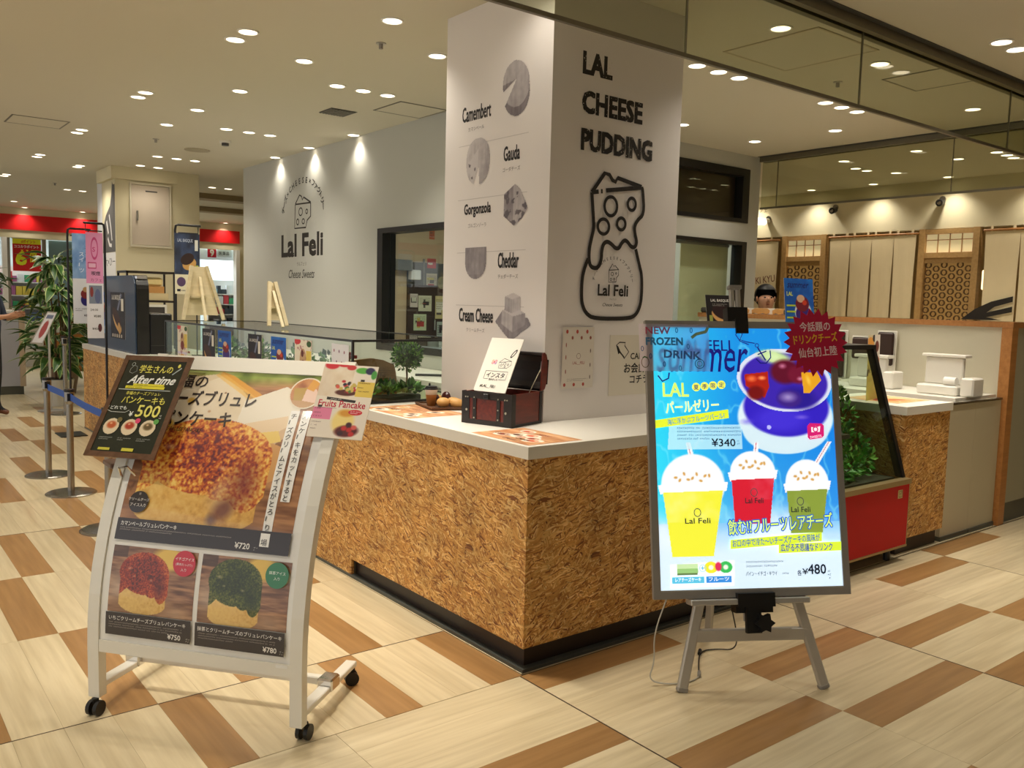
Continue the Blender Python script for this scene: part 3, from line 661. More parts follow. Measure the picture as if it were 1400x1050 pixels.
def ink_e(t):
    p = Pr(plane((FX-.062, 0, 0), (0, -1, 0), (0, 0, 1)))
    p.poly([(-1.93, 1.44), (-1.78, 1.56), (-1.62, 1.64), (-1.40, 1.70), (-1.40, 1.64), (-1.58, 1.585), (-1.66, 1.52), (-1.40, 1.59), (-1.40, 1.53), (-1.66, 1.47), (-1.50, 1.44)], INKC); p.put('lettering', t)
noren(5.00, [.62], 'linen curtain with KI KYU lettering left of the timber frames', inks=ink_kikyu)
noren(3.62, [.28, .28, .28, .27], 'plain four-strip linen curtain between the two timber frames')
noren(1.74, [.36, .38, .38], 'linen curtain with bold dark stripes right of the timber frames', inks=ink_e)
LAMPW = M('paper_lamp', (255, 224, 168), .6, emit=2.2)
def timber(yL, yR, label, n):
    t = empty('timber_frame', label, 'frame', (FX, (yL+yR)/2, 0))
    for y in (yL, yR): part('post', B(((FX-.03, y-.035, 0), (FX+.05, y+.035, 2.46))), W_FRAME, t)
    part('rail', B(((FX-.02, yR+.035, 2.40), (FX+.04, yL-.035, 2.455))), W_FRAME, t); part('rail', B(((FX-.02, yR+.035, 2.13), (FX+.04, yL-.035, 2.19))), W_FRAME, t); part('rail', B(((FX-.02, yR+.035, 1.25), (FX+.04, yL-.035, 1.32))), W_FRAME, t)
    part('lower_panel', B(((FX-.01, yR+.035, .35), (FX+.03, yL-.035, 1.25))), W_FRAME, t)
    m = MB(); W_ = yL-yR-.07
    for k in range(1, 4): m.box((FX+.005, yR+.035+W_*k/4-.004, 2.19), (FX+.017, yR+.035+W_*k/4+.004, 2.40))
    m.box((FX+.004, yR+.035, 2.33), (FX+.018, yL-.035, 2.338)); part('glazing_bars', m, W_FRAME, t)
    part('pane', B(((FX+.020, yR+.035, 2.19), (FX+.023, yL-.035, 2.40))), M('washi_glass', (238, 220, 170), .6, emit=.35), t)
    # hexagonal lattice: rings of eight short bars
    m = MB(); nr = 8; r = (2.05-1.36)/(nr*2); cols_ = int(W_/(2*r)); 
    for i in range(cols_):
        for j in range(nr):
            cy = yR+.035+W_*(i+.5)/cols_; cz = 1.36+r*(2*j+1)+(r if i % 2 else 0)
            if cz > 2.08: continue
            pts = [(math.cos(a)*r*.86, math.sin(a)*r*.86) for a in [PI/8+k*PI/4 for k in range(8)]]; o_ = len(m.v)
            vs = []; 
            for (a, b) in pts: vs += [(FX, cy+a, cz+b), (FX, cy+a*.72, cz+b*.72), (FX+.02, cy+a, cz+b), (FX+.02, cy+a*.72, cz+b*.72)]
            fs = []
            for k in range(8):
                p_, q_ = 4*k, 4*((k+1) % 8); fs += [(p_, q_, q_+1, p_+1), (p_+2, p_+3, q_+3, q_+2), (p_, p_+2, q_+2, q_), (p_+1, q_+1, q_+3, p_+3)]
            m.add(vs, fs)
    part('lattice', m, M('dark_lattice', (96, 66, 34), .5, ns=20, na=.1), t, stuff=True)
    part('glow_backing', B(((FX+.045, yR+.035, 1.32), (FX+.05, yL-.035, 2.13))), M('added_glow_panel', (176, 138, 78), .6, emit=.30), t)  # glowing panel added to give the golden lit look behind the lattice
    part('header_panel', B(((FX-.005, yR+.035, 2.07), (FX+.022, yL-.035, 2.13))), W_FRAME, t)
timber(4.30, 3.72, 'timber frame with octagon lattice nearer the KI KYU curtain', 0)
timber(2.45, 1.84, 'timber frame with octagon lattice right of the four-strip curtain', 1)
for k, (y, z, lb) in enumerate(((3.62, 1.95, 'glowing paper lamp behind the left timber frame edge'), (3.33, 1.9, 'glowing paper lamp behind the first curtain slit'), (2.52, 1.92, 'tall glowing paper lamp left of the right timber frame'), (1.74, 1.86, 'glowing paper lamp just right of the right timber frame'))):
    t = empty('paper_lamp', lb, 'lamp', (9.0, y-.55*(9-FX)/5*0-.0, z-.14), 0); yy = y-.35
    t.location = (9.0, yy, z-.14); WMX[t.name] = Matrix.Translation(t.location).inverted()
    part('shade', MB().lathe([(.05, 0), (.09, .03), (.09, .25), (.05, .28)], (9.0, yy, z-.14), 12), LAMPW, t, smooth=True); part('cord', MB().cyl((9.0, yy, z+.14), (9.0, yy, CZ-.001), .004, n=6), BLACK, t)
def cam_spot(y, z, lb, kind):
    t = empty('wall_spotlight', lb, 'spotlight', (FX, y, z)); part('base', MB().cyl((FX-.001, y, z+.03), (FX-.02, y, z+.03), .035, n=14), STAIN, t)
    part('head', MB().cyl((FX-.02, y, z), (FX-.11, y-.01, z-.02), .035, .04, n=16), BLACK if kind else FRAMEW, t)
    if not kind: part('lens', MB().cyl((FX-.111, y-.01, z-.02), (FX-.30, y+.05, z-.02), .045, .05, n=16), M('lit_tube', (255, 244, 216), .5, emit=3.), t)
    else: part('lens', MB().cyl((FX-.1105, y-.01, z-.02), (FX-.113, y-.01, z-.02), .022, n=12), CHROME, t)
cam_spot(4.58, 2.68, 'lit white tube spotlight on the restaurant fascia at the kitchen corner', 0)
cam_spot(3.59, 2.76, 'round dark wall spotlight above the four-strip curtain', 1)
cam_spot(2.25, 2.76, 'round dark wall spotlight above the right timber frame', 1)

# pharmacy front, far left
PY = 15.8
ph = struct('wall_pharmacy', B(((-6.5, PY, 2.46), (5.0, PY+.15, CZ)), ((4.80, PY, 0), (7.0, PY+.15, 2.46))), CREAM)
part('red_band', B(((-6.5, PY-.02, 2.60), (1.98, PY, 2.88)), ((3.2, PY-.02, 2.60), (4.80, PY, 2.86))), M('red_band', (214, 20, 26), .45, ns=1, na=.04), ph)
struct('wall_pharmacy_back', B(((-6.5, 20.5, 0), (7, 20.6, CZ)), ((5.0, PY+.15, 0), (5.1, 20.5, CZ))), M('shop_white', (222, 236, 244), .5))
struct('trim_2', B(((4.72, PY-.03, 0), (4.80, PY+.15, 2.46)), ((.36, PY, 0), (.44, PY+.1, 2.46))), WHITE)
struct('wall_aisle_right', B(((5.28, 7.69, 0), (5.4, 15.8, CZ))), CREAM)
struct('ceiling_beam_far', B(((1.9, 10.6, 2.93), (5.2, 10.9, CZ-.001)), ((2.3, 12.6, 2.93), (5.2, 12.9, CZ-.001))), M('beam_brown', (150, 132, 98), .7))

# ================================================================== CEILING LAMPS
LENS = M('lamp_lens', (255, 240, 214), .5, emit=5.5)
ORD = ['nearest', 'second nearest', 'third nearest', 'fourth nearest', 'fifth nearest', 'sixth nearest', 'seventh nearest']
_sp = {}
def lamp_data(w, ang=118, blend=.85, rad=.05):
    k = (w, ang, blend)
    if k not in _sp:
        d = bpy.data.lights.new('downlight_beam', 'SPOT'); d.energy = w; d.spot_size = math.radians(ang); d.spot_blend = blend; d.shadow_soft_size = rad; d.color = LAMP_COL; _sp[k] = d
    return _sp[k]
dl0 = None
def downlight(x, y, label, group=None, w=None, r=.062, ang=118, blend=.85, fixture=True):
    global dl0
    if fixture:
        if dl0 is None:
            t = empty('downlight', label, 'downlight', (x, y, CZ)); m = MB()
            a = [(.062, -.0005), (.062, -.006), (.052, -.007), (.050, -.0005)]; n = 24
            for q, z in a:
                for i in range(n): m.v.append((x+q*math.cos(2*PI*i/n), y+q*math.sin(2*PI*i/n), CZ+z))
            for k in range(4):
                for i in range(n): j = (i+1) % n; m.f.append((k*n+i, k*n+j, ((k+1) % 4)*n+j, ((k+1) % 4)*n+i)); m.m.append(0)
            part('trim_ring', m, WHITE, t); part('lens', MB().cyl((x, y, CZ-.003), (x, y, CZ-.0006), .050, n=24), LENS, t); dl0 = t
        else:
            t = dl0.copy(); COL.objects.link(t); t.location = (x, y, CZ); t['label'] = label
            if 'group' in t: del t['group']
            for ch in dl0.children: c_ = ch.copy(); COL.objects.link(c_); c_.parent = t
        if group: t['group'] = group
    if not fixture: part('lamp_lens', MB().cyl((x, y, CZ-.004), (x, y, CZ-.0006), .05, n=16), LENS, ceil)  # bare lens disc for a lamp added out of view
    L = bpy.data.objects.new('downlight_beam', lamp_data(w or LAMP_W, ang, blend)); COL.objects.link(L); L.location = (x, y, CZ-.012)
for k, (x, y) in enumerate([(-.207, 2.388), (-.22, 4.404), (-.238, 6.43), (-.249, 8.419), (-.267, 10.643)]):
    downlight(x, y, 'nearer lamp of the %s ceiling pair over the left aisle' % ORD[k], 'paired ceiling lamps over the left aisle'); downlight(x, y+.2, 'farther lamp of the %s ceiling pair over the left aisle' % ORD[k], 'paired ceiling lamps over the left aisle')
for k, (x, y) in enumerate([(.31, 1.644), (.299, 2.738), (.294, 3.841), (.28, 4.745), (.28, 5.575), (.275, 8.987), (.275, 9.144)]):
    downlight(x, y, '%s single ceiling lamp in the row over the counter edge' % ORD[k], 'single ceiling lamps over the counter')
downlight(.864, 2.046, 'ceiling lamp just left of the near white pillar')
for k, y in enumerate((3.182, 5.38, 7.525)):
    for q, x in enumerate((.755, .962, 1.166)):
        if k == 1 and q == 0: x = .95-.2
        downlight(x, y, '%s lamp of the %s ceiling row of three behind the glass case' % (('left', 'middle', 'right')[q], ORD[k]), 'rows of three lamps left of the pillar')
for k, (y) in enumerate((4.782, 5.733, 6.592)): downlight(1.725, y, '%s ceiling lamp washing the logo wall' % ORD[k], 'lamps washing the logo wall', w=LAMP_W*.55)
for q, (x, y) in enumerate(((.81, 8.40), (1.017, 8.42))): downlight(x, y, ('left', 'right')[q]+' ceiling lamp over the electrical panel', 'lamps over the electrical panel', w=LAMP_W*.35)
for q, (x, y) in enumerate(((.695, 11.867), (.907, 11.877), (2.15, 9.81), (2.37, 9.79), (.387, 14.55))): downlight(x, y, ('left lamp of the far ceiling pair beyond the leafy plants', 'right lamp of the far ceiling pair beyond the leafy plants', 'left lamp of the pair above the gap beside the logo wall', 'right lamp of the pair above the gap beside the logo wall', 'farthest ceiling lamp before the red band')[q])
for k, (x, y, a) in enumerate(((1.632, .048, 'first'), (2.442, .050, 'second'), (3.159, .050, 'third'))): downlight(x, y, '%s ceiling lamp from the pillar along the glass curtain rail' % a, 'lamps along the glass curtain')
downlight(1.937, .312, 'lone ceiling lamp behind the glass curtain near the pillar'); downlight(2.953, .312, 'ceiling lamp between the two ceiling hatches')
for k, x0 in enumerate((2.183, 3.614)):
    for q in range(3): downlight(x0+.212*q, 1.095, '%s lamp of the %s ceiling row of three right of the pillar' % (('left', 'middle', 'right')[q], ('near', 'far')[k]), 'rows of three lamps right of the pillar')
for x, y, lb in ((4.553, 1.593, 'ceiling lamp just before the rear glass curtain'), (4.497, 2.362, 'ceiling lamp over the corner of the kitchen wall'), (4.551, .472, 'ceiling lamp right of the row of three near the rear curtain'), (3.482, 2.337, 'ceiling lamp above the dark upper kitchen window')): downlight(x, y, lb)
for q, x in enumerate((3.023, 3.222)): downlight(x, -.363, ('left', 'right')[q]+' lamp of the pair in front of the glass curtain', 'pair in front of the glass curtain', w=LAMP_W*1.9, ang=88)
for q, (x, y) in enumerate(((5.41, .591), (6.469, 2.529), (6.679, 2.524), (5.975, 2.368), (7.02, 2.379), (5.906, 1.586), (6.587, 1.517), (6.45, 1.1), (6.67, 1.1), (6.86, 1.12))):
    downlight(x, y, '%s warm ceiling lamp beyond the rear glass curtain' % ('frontmost right', 'left lamp of the first pair,', 'right lamp of the first pair,', 'single leftmost', 'far middle', 'frontmost middle', 'near right', 'left lamp of the last three,', 'middle lamp of the last three,', 'right lamp of the last three,')[q], 'lamps beyond the rear glass curtain', w=LAMP_W*.7)
for q, y in enumerate((3.83, 3.0, 2.12, 4.75, 1.2)): downlight(7.66, y, 'ceiling lamp washing the restaurant fascia above the %s' % ('left timber frame', 'four-strip curtain', 'right timber frame', 'KI KYU curtain', 'striped curtain')[q], 'lamps washing the restaurant fascia', w=LAMP_W*1.0)
for q, x in enumerate((-1.0, .72, 1.70, 4.45)): downlight(x, 15.66, '%s ceiling lamp washing the red pharmacy band' % ('leftmost', 'second', 'third', 'rightmost')[q], 'lamps washing the red band', w=LAMP_W*.8)
# unseen lamps added out of view, some boosted to brighten floor and sign
for x, y, k_ in ((-.6, 1.45, 1.2), (-2.2, 2.4, 2.0), (-2.2, 4.5, 1.3), (-2.4, .4, 3.2), (-2.2, 7., 1.), (-1.2, -2.3, .8), (5.2, -.363, 1.6), (-3.3, -1., 3.0), (-2.2, 9.5, 1.), (-4., 3., 1.6)):
    downlight(x, y, 'x', fixture=False, w=LAMP_W*k_)
for x, y, k_, a_ in ((-.30, .42, 3.4, 66), (-.30, .62, 3.4, 66), (-.35, 1.6, 2.0, 80), (1.1, -.36, .5, 80), (.31, .55, .25, 150), (1.3, -1.9, 2.0, 70), (3.2, -1.5, 2.0, 70), (3.3, -3.2, 1.5, 70), (-.2, -1.9, 1.0, 70)):
    downlight(x, y, 'x', fixture=False, w=LAMP_W*k_, ang=a_)
for x, y in ((9.2, .6), (9.2, 2.6), (9.2, 4.6)):
    downlight(x, y, 'x', fixture=False, w=LAMP_W*.9)
# ceiling hatches, vent, small devices
def hatch(x0, y0, x1, y1, lb, frame=DGREY):
    t = empty('ceiling_hatch', lb, 'hatch', ((x0+x1)/2, (y0+y1)/2, CZ)); b = .014
    part('frame', B(((x0, y0, CZ-.004), (x1, y0+b, CZ-.0004)), ((x0, y1-b, CZ-.004), (x1, y1, CZ-.0004)), ((x0, y0+b, CZ-.004), (x0+b, y1-b, CZ-.0004)), ((x1-b, y0+b, CZ-.004), (x1, y1-b, CZ-.0004))), frame, t)
    part('door', B(((x0+b, y0+b, CZ-.003), (x1-b, y1-b, CZ-.0004))), CEILM, t)
HF = M('hatch_frame', (120, 116, 104), .5, .3)
hatch(-.86, 6.11, -.40, 6.55, 'square ceiling hatch at the far left edge', HF); hatch(1.335, 3.28, 1.775, 3.71, 'square ceiling hatch left of the pillar', HF)
hatch(2.06, .163, 2.68, .797, 'larger ceiling hatch behind the glass curtain', M('hatch_frame_pale', (178, 166, 140), .5)); hatch(3.30, .046, 3.745, .493, 'smaller ceiling hatch behind the glass curtain', HF)
v = empty('ceiling_vent', 'square slatted ceiling vent left of the pillar', 'vent', (1.166, 3.98, CZ)); part('grille_backing', B(((1.05, 3.87, CZ-.003), (1.28, 4.10, CZ-.0004))), DGREY, v)
for k in range(9): part('slat', B(((1.055+.025*k, 3.875, CZ-.01), (1.068+.025*k, 4.095, CZ-.0035))), HF, v)
for x, y, lb in ((.474, 2.058, 'small sprinkler head nearest the pillar'), (.425, 6.42, 'small sprinkler head above the far banner stand'), (3.16, .72, 'small sprinkler head behind the glass curtain'), (.395, 11.14, 'tiny sprinkler head over the leafy plants')):
    t = empty('sprinkler_head', lb, 'sprinkler', (x, y, CZ)); part('escutcheon', MB().cyl((x, y, CZ-.006), (x, y, CZ-.0004), .03, n=14), ALU, t); part('head', MB().cyl((x, y, CZ-.035), (x, y, CZ-.006), .012, n=10), ALU_D, t)
t = empty('smoke_detector', 'round smoke detector on the ceiling above the logo wall gap', 'detector', (.97, 6.02, CZ)); part('base', MB().cyl((.97, 6.02, CZ-.02), (.97, 6.02, CZ-.0004), .055, n=18), FRAMEW, t); part('chamber', MB().cyl((.97, 6.02, CZ-.045), (.97, 6.02, CZ-.02), .035, n=14), DGREY, t)
t = solo('ceiling_speaker', 'large flat round speaker grille on the ceiling', 'speaker', MB().cyl((.94, 6.76, CZ-.006), (.94, 6.76, CZ-.0004), .13, n=28), M('speaker_grille', (170, 160, 136), .6, ns=80, na=.1))

# ================================================================== MAIN COUNTER
YE = 7.75
ct = empty('service_counter', 'long strand board counter wrapping the near pillar', 'counter', (0, 0, 0))
# front faces: strand board sheets, floor-length beyond the toe kick
part('strand_board_sheet', B(((.004, .004, .10), (.022, 1.485, .879))), OSB, ct)
yy = 1.485
for y1 in (2.5, 4.3, 6.1, YE-.02): part('strand_board_sheet', B(((.004, yy, .015), (.022, y1-.001, .879))), OSB, ct); yy = y1
part('strand_board_sheet', B(((.022, .004, .10), (1.95, .022, .879))), OSB, ct)
part('strand_board_sheet', B(((.022, YE-.04, .015), (.5, YE-.02, .879))), OSB, ct); part('strand_board_sheet', B(((1.95, .004, .10), (1.968, .5, .879))), OSB, ct)
part('toe_kick', B(((.035, .035, .0), (.05, 1.485, .10)), ((.05, .035, 0), (1.95, .05, .10))), KICK, ct)
part('base_trim', B(((.0, .0, 0), (.034, 1.485, .014)), ((.034, 0, 0), (1.95, .034, .014)), ((.0, 1.485, 0), (.022, YE-.02, .014))), STEELT, ct)
part('carcass', B(((.1, .1, .12), (.45, YE-.1, .86)), ((.524, .1, .12), (1.9, .5, .86))), KICK, ct)
wt = empty('worktop', 'white laminate worktop running along the strand board counter and around the pillar', 'worktop', (0, 0, .8795))
m = MB(); zt, zb = .93, .8795
m.cm = 0; m.prism([(0, 0), (1.97, 0), (1.97, .532), (.521, .532), (.521, 1.422), (.80, 1.422), (.80, YE), (0, YE)], zb, zt)
part('slab', m, TOPM, wt)
part('edge_band', B(((-.0015, -.0015, zb), (0, YE, zt-.001)), ((0, -.0015, zb), (1.97, 0, zt-.001))), TOPS, wt)
def menu_sticker(x0, y0, x1, y1, lb, seed, rot=0):
    t = solo('menu_sticker', lb, 'sticker', B(((x0, y0, .9301), (x1, y1, .9306))), M('sticker_base', (198, 140, 96), .4))
    cx, cy = (x0+x1)/2, (y0+y1)/2; w, h = (y1-y0), (x1-x0)
    p = Pr(plane((x0, y1, .9306), (0, -1, 0), (1, 0, 0))); c = Cv(w, h, 110, (214, 160, 116)); c.seed = seed
    c.put(np.ones_like(c.X), c.ramp(c.noise(9, 40), [(.2, (176, 112, 66)), (.8, (226, 178, 132))]))
    r = random.Random(seed)
    for k in range(7): 
        a, b = r.uniform(.06, w-.06), r.uniform(.05, h-.05); c.ell(a, b, .05, .035, (236, 226, 208), r.uniform(0, 3)); c.ell(a, b, .036, .026, r.choice([(150, 60, 34), (214, 150, 60), (90, 50, 30), (206, 90, 50)]), soft=.4); c.ell(a+.01, b+.008, .012, .01, (250, 236, 200), soft=.6)
    c.emit(p, 0, 0)
    for k in range(4): p.text(r.choice(['MENU', 'Cheese', 'パンケーキ', 'ドリンク']), r.uniform(.02, w*.6), r.uniform(.03, h-.06), .03, r.choice([(60, 34, 22), (120, 30, 24)]), .02); p.tiny(r.uniform(.02, w*.5), r.uniform(.03, h-.03), w*.35, .007, (80, 50, 36), 2, seed=k)
    p.put('menu_print', t)
menu_sticker(.022, .93, .36, 1.41, 'brown menu sticker on the worktop before the coffee tray', 4)
menu_sticker(.024, .030, .318, .425, 'brown menu sticker at the worktop corner before the wooden chest', 9)
# wide sticker area edge continues under the chest side

# coffee tray with cup and buns
c0 = (.40, 1.235)
ty = M('tray_wood', (104, 70, 46), .45, ns=12, na=.15)
m = MB(); X = Matrix.Translation((c0[0], c0[1], .9307)) @ Matrix.Rotation(-.25, 4, 'Z'); m.box((-.10, -.145, 0), (.085, .145, .008), X, bev=.004); 
for a, b in (((-.10, -.145, .008), (-.092, .145, .016)), ((.077, -.145, .008), (.085, .145, .016)), ((-.092, -.145, .008), (.077, -.137, .016)), ((-.092, .137, .008), (.077, .145, .016))): m.box(a, b, X)
solo('serving_tray', 'dark wooden tray carrying the paper cup and buns', 'tray', m, ty)
t = empty('coffee_cup', 'brown paper cup with white collar and black lid on the tray', 'cup', (.355, 1.262, .939)); ccx, ccy = .355, 1.262
part('cup_body', MB().lathe([(.022, 0), (.030, .062), (.031, .064)], (ccx, ccy, .939), 20), M('kraft_cup', (176, 122, 64), .6, ns=20), t, smooth=True)
part('white_collar', MB().lathe([(.0302, .060), (.0335, .085), (.034, .087)], (ccx, ccy, .939), 20), WHITE, t, smooth=True)
part('lid', MB().lathe([(.036, .087), (.036, .093), (.032, .095), (.030, .104), (.024, .106)], (ccx, ccy, .939), 20), BLACKP, t)
part('lid_tab', MB().lathe([(.005, .106), (.006, .116), (.003, .121)], (ccx-.004, ccy+.012, .939), 10), BLACKP, t)
BUN = M('bun_crust', (216, 166, 96), .5, ns=18, na=.14)
for k, (x, y, r, lb) in enumerate(((.44, 1.335, .034, 'small round bun left behind the paper cup'), (.375, 1.175, .036, 'round golden bun right of the paper cup'), (.425, 1.125, .035, 'second golden bun nearer the wooden chest'), (.455, 1.20, .033, 'golden bun at the back of the tray'))): solo('bread_bun', lb, 'bun', MB().ball((x, y, .939+r*.72), r, 14, 8, (1, 1.15, .72)), BUN, smooth=True)
t = solo('dried_fruit', 'dark red dried fruit leaning behind the paper cup', 'fruit', MB().ball((.455, 1.268, .975), .036, 10, 7, (.6, 1, 1)), M('dark_fruit', (70, 22, 22), .3, ns=20, na=.3), smooth=False)
solo('dark_flower', 'dark maroon decoration leaning left of the paper cup', 'decoration', MB().ball((.41, 1.30, .968), .029, 7, 5, (.5, 1, 1)), M('maroon', (60, 18, 20), .5, ns=30, na=.3))
# wooden treasure chest with sign card
ch = empty('wooden_chest', 'small red-brown treasure chest standing open on the worktop', 'chest', (.35, .60, .9307), math.atan2(.079, .253)+.0)
rotc = math.atan2(.079, .253); XC_ = Matrix.Translation((.333, .610, .9307)) @ Matrix.Rotation(rotc, 4, 'Z')
CW, CD, CH = .140, .125, .150
CWOOD = mat_wood('chest_wood', (84, 24, 14), (112, 36, 20), .35, sx=8, sy=60); CDK = M('chest_leather', (26, 16, 12), .45, ns=30, na=.2); BRASS = M('stud_metal', (190, 182, 160), .3, .9)
m = MB()
for a, b in (((-CD, -CW, 0), (-CD+.012, CW, CH)), ((CD-.012, -CW, 0), (CD, CW, CH)), ((-CD+.012, -CW, 0), (CD-.012, -CW+.012, CH)), ((-CD+.012, CW-.012, 0), (CD-.012, CW, CH)), ((-CD+.012, -CW+.012, 0), (CD-.012, CW-.012, .012))): m.box(a, b, XC_)
part('body', m, CWOOD, ch)
m = MB(); e = .003
for y0, y1 in ((-CW-e, -CW+.042), (CW-.042, CW+e)): m.box((-CD-e, y0, 0), (-CD, y1, CH+.002), XC_)
m.box((-CD-e, -CW+.042, 0), (-CD, CW-.042, .022), XC_); m.box((-CD-e, -CW+.042, CH-.030), (-CD, CW-.042, CH+.002), XC_)
for yc in (-.068, .068): m.box((-CD-e-.001, yc-.010, .022), (-CD, yc+.010, CH-.03), XC_)
for s_ in (-1, 1):
    y = s_*CW; a0, a1 = (y, y+e) if s_ > 0 else (y-e, y)
    m.box((-CD, a0, 0), (CD, a1, .012), XC_); m.box((-CD, a0, .012), (-CD+.03, a1, CH+.002), XC_); m.box((CD-.02, a0, .012), (CD, a1, CH+.002), XC_)
part('leather_edging', m, CDK, ch)
for y, z in ((-.068, .125), (-.068, .075), (-.068, .03), (.068, .125), (.068, .075), (.068, .03), (-.118, .125), (-.106, .125), (-.112, .065), (.118, .125), (.106, .125), (.112, .065)):
    m = MB(); r = .006 if z == .065 else .0035; p0 = XC_ @ Vector((-CD-e-.001, y, z)); p1 = XC_ @ Vector((-CD-e-.004, y, z)); m.cyl(p0, p1, r, n=8); part('stud', m, BRASS, ch)
m = MB(); m.box((-CD-e-.006, -.016, CH-.03), (-CD-e, .016, CH-.004), XC_, bev=.003); part('latch', m, BLACK, ch)
# raised domed lid at the back
LH = .178
LX = XC_ @ Matrix.Translation((CD-.004, 0, CH+.004)) @ Matrix.Rotation(math.radians(3), 4, 'Y')
outl = [(0, 0), (0, LH), (.012, LH+.004), (.030, LH-.006), (.042, LH-.035), (.046, LH*.55), (.042, .035), (.030, .008), (.012, 0)]
X2 = LX @ Matrix(((1, 0, 0, 0), (0, 0, 1, 0), (0, 1, 0, 0), (0, 0, 0, 1)))
for s_ in (-1, 1):
    Y0, Y1 = (CW-.008, CW) if s_ > 0 else (-CW, -CW+.008)
    m = MB(); m.prism(outl, Y0, Y1, X2); part('lid_end', m, CWOOD, ch)
m = MB(); sh_ = outl[1:]+[outl[0]]; vs = []; fs = []
for k_ in (1., .90):
    for (a, b) in sh_: vs += [(a*k_, -CW+.0082, LH/2+(b-LH/2)*k_), (a*k_, CW-.0082, LH/2+(b-LH/2)*k_)]
n_ = len(sh_)
for k in range(n_-1): fs += [(2*k, 2*k+1, 2*k+3, 2*k+2), (2*n_+2*k, 2*n_+2*k+2, 2*n_+2*k+3, 2*n_+2*k+1)]
m.add(vs, fs, LX); part('lid_shell', m, CDK, ch)
m = MB()
for y0, y1 in ((-CW-.002, -CW+.022), (CW-.022, CW+.002)): m.box((.0465, y0, .03), (.0485, y1, LH-.03), LX)
m.box((-.003, -CW+.009, LH-.010), (0, CW-.009, LH), LX); part('lid_edging', m, CDK, ch)
part('lid_stay', MB().cyl(XC_ @ Vector((CD-.09, -CW+.014, CH-.004)), LX @ Vector((.004, -CW+.014, .1)), .002, n=6), BRASS, ch)
# sign card in the chest
co = np.array((.3345, .6485, 1.2023)); e1 = np.array((.4136-.16, -.9104, 0)); e1 /= np.linalg.norm(e1); e2 = np.array((.46, .15, .86)); e2 -= e1*(e1@e2); e2 /= np.linalg.norm(e2)
wC, hC = .190, .285; o_ = co-e1*wC/2-e2*hC/2; nn = np.cross(e1, e2)
def card(name, lb, cat, o, e1, e2, w, h, th, mat, group=None, round_=0):
    e1 = np.array(e1, float)/np.linalg.norm(e1); e2 = np.array(e2, float); e2 -= e1*(e1@e2); e2 /= np.linalg.norm(e2); n = np.cross(e1, e2); o = np.array(o, float)
    P = [o, o+e1*w, o+e1*w+e2*h, o+e2*h]; m = MB(); m.add([tuple(p-n*th) for p in P]+[tuple(p) for p in P], [(3, 2, 1, 0), (4, 5, 6, 7), (0, 1, 5, 4), (1, 2, 6, 5), (2, 3, 7, 6), (3, 0, 4, 7)])
    s_ = solo(name, lb, cat, m, mat, group); return s_, Pr(plane(o, e1, e2))
cd, p = card('sign_card', 'white drawn card leaning in the open wooden chest', 'card', o_, e1, e2, wC, hC, .004, M('card_white', (240, 234, 222), .5, ns=3, na=.01))
K = DARK; p.line([(.10, .135), (.095, .155), (.165, .165), (.168, .145), (.150, .128), (.10, .126), (.10, .135)], .0025, K); p.line([(.095, .155), (.118, .178), (.165, .165)], .0025, K)
for x, y, r in ((.112, .142, .007), (.130, .150, .008), (.150, .146, .006), (.135, .135, .005)): p.ring(x, y, r, r, .0022, K, 16)
p.ell(.163, .205, .009, .026, K, rot=-.5); p.ell(.163, .205, .004, .018, (236, 230, 220), rot=-.5)
c = Cv(.028, .028, 24, (230, 80, 100)); c.put(np.ones_like(c.X), c.ramp((c.X-c.Y)/.05+.5, [(0, (250, 190, 90)), (.5, (226, 70, 90)), (1, (130, 70, 190))])); c.emit(p, .052, .142, ((np.abs(c.X-.014) < .0125) | (np.abs(c.Y-.014) < .0095)) & ((np.abs(c.Y-.014) < .0125)))
p.ring(.066, .156, .007, .007, .002, (255, 250, 250), 16); p.ring(.066, .156, .0115, .0115, .0018, (255, 250, 250), 16); p.ell(.073, .163, .0014, .0014, (255, 250, 250), 8)
p.line([(.035, .108), (.165, .108), (.165, .066), (.125, .066)], .0025, K); p.line([(.035, .108), (.035, .066), (.062, .066)], .0025, K); p.text('インスタ', .047, .076, .03, K, .03, fit=.105); p.text('始めました', .068, .060, .012, K, .02, fit=.052)
p.text('#LAL__FELI', .03, .022, .02, K, .012, fit=.09)
p.put('lettering', cd)
t = solo('wire_stand', 'thin black wire stand against the pillar left of the chest', 'stand', MB().tube([(.500, .905, .9309), (.49, .90, 1.00), (.505, .915, 1.07), (.510, .86, 1.13), (.510, .85, 1.10)], .004, 6), BLACK)

# ================================================================== GLASS DISPLAY CASE ON THE COUNTER
gx0, gx1, gy0, gy1, gz0, gz1 = .014, .79, 1.51, 4.80, .9307, 1.28
gc = empty('display_case', 'low glass showcase with black edges standing on the long counter', 'showcase', (.4, 3.1, .9307))
m = MB(); q = .012
for (x, y) in ((gx0, gy0), (gx1-q, gy0), (gx0, gy1-q), (gx1-q, gy1-q)): m.box((x, y, gz0), (x+q, y+q, gz1))
for y in (gy0, gy1-q): m.box((gx0+q, y, gz1-q), (gx1-q, y+q, gz1)); m.box((gx0+q, y, gz0), (gx1-q, y+q, gz0+q))
for x in (gx0, gx1-q): m.box((x, gy0+q, gz1-q), (x+q, gy1-q, gz1)); m.box((x, gy0+q, gz0), (x+q, gy1-q, gz0+q))
part('frame', m, BLACK, gc)
part('front_pane', B(((gx0+.004, gy0+q, gz0+q), (gx0+.009, gy1-q, gz1-q))), GLASS_G, gc); part('end_pane', B(((gx0+q, gy0+.004, gz0+q), (gx1-q, gy0+.009, gz1-q))), GLASS_G, gc)
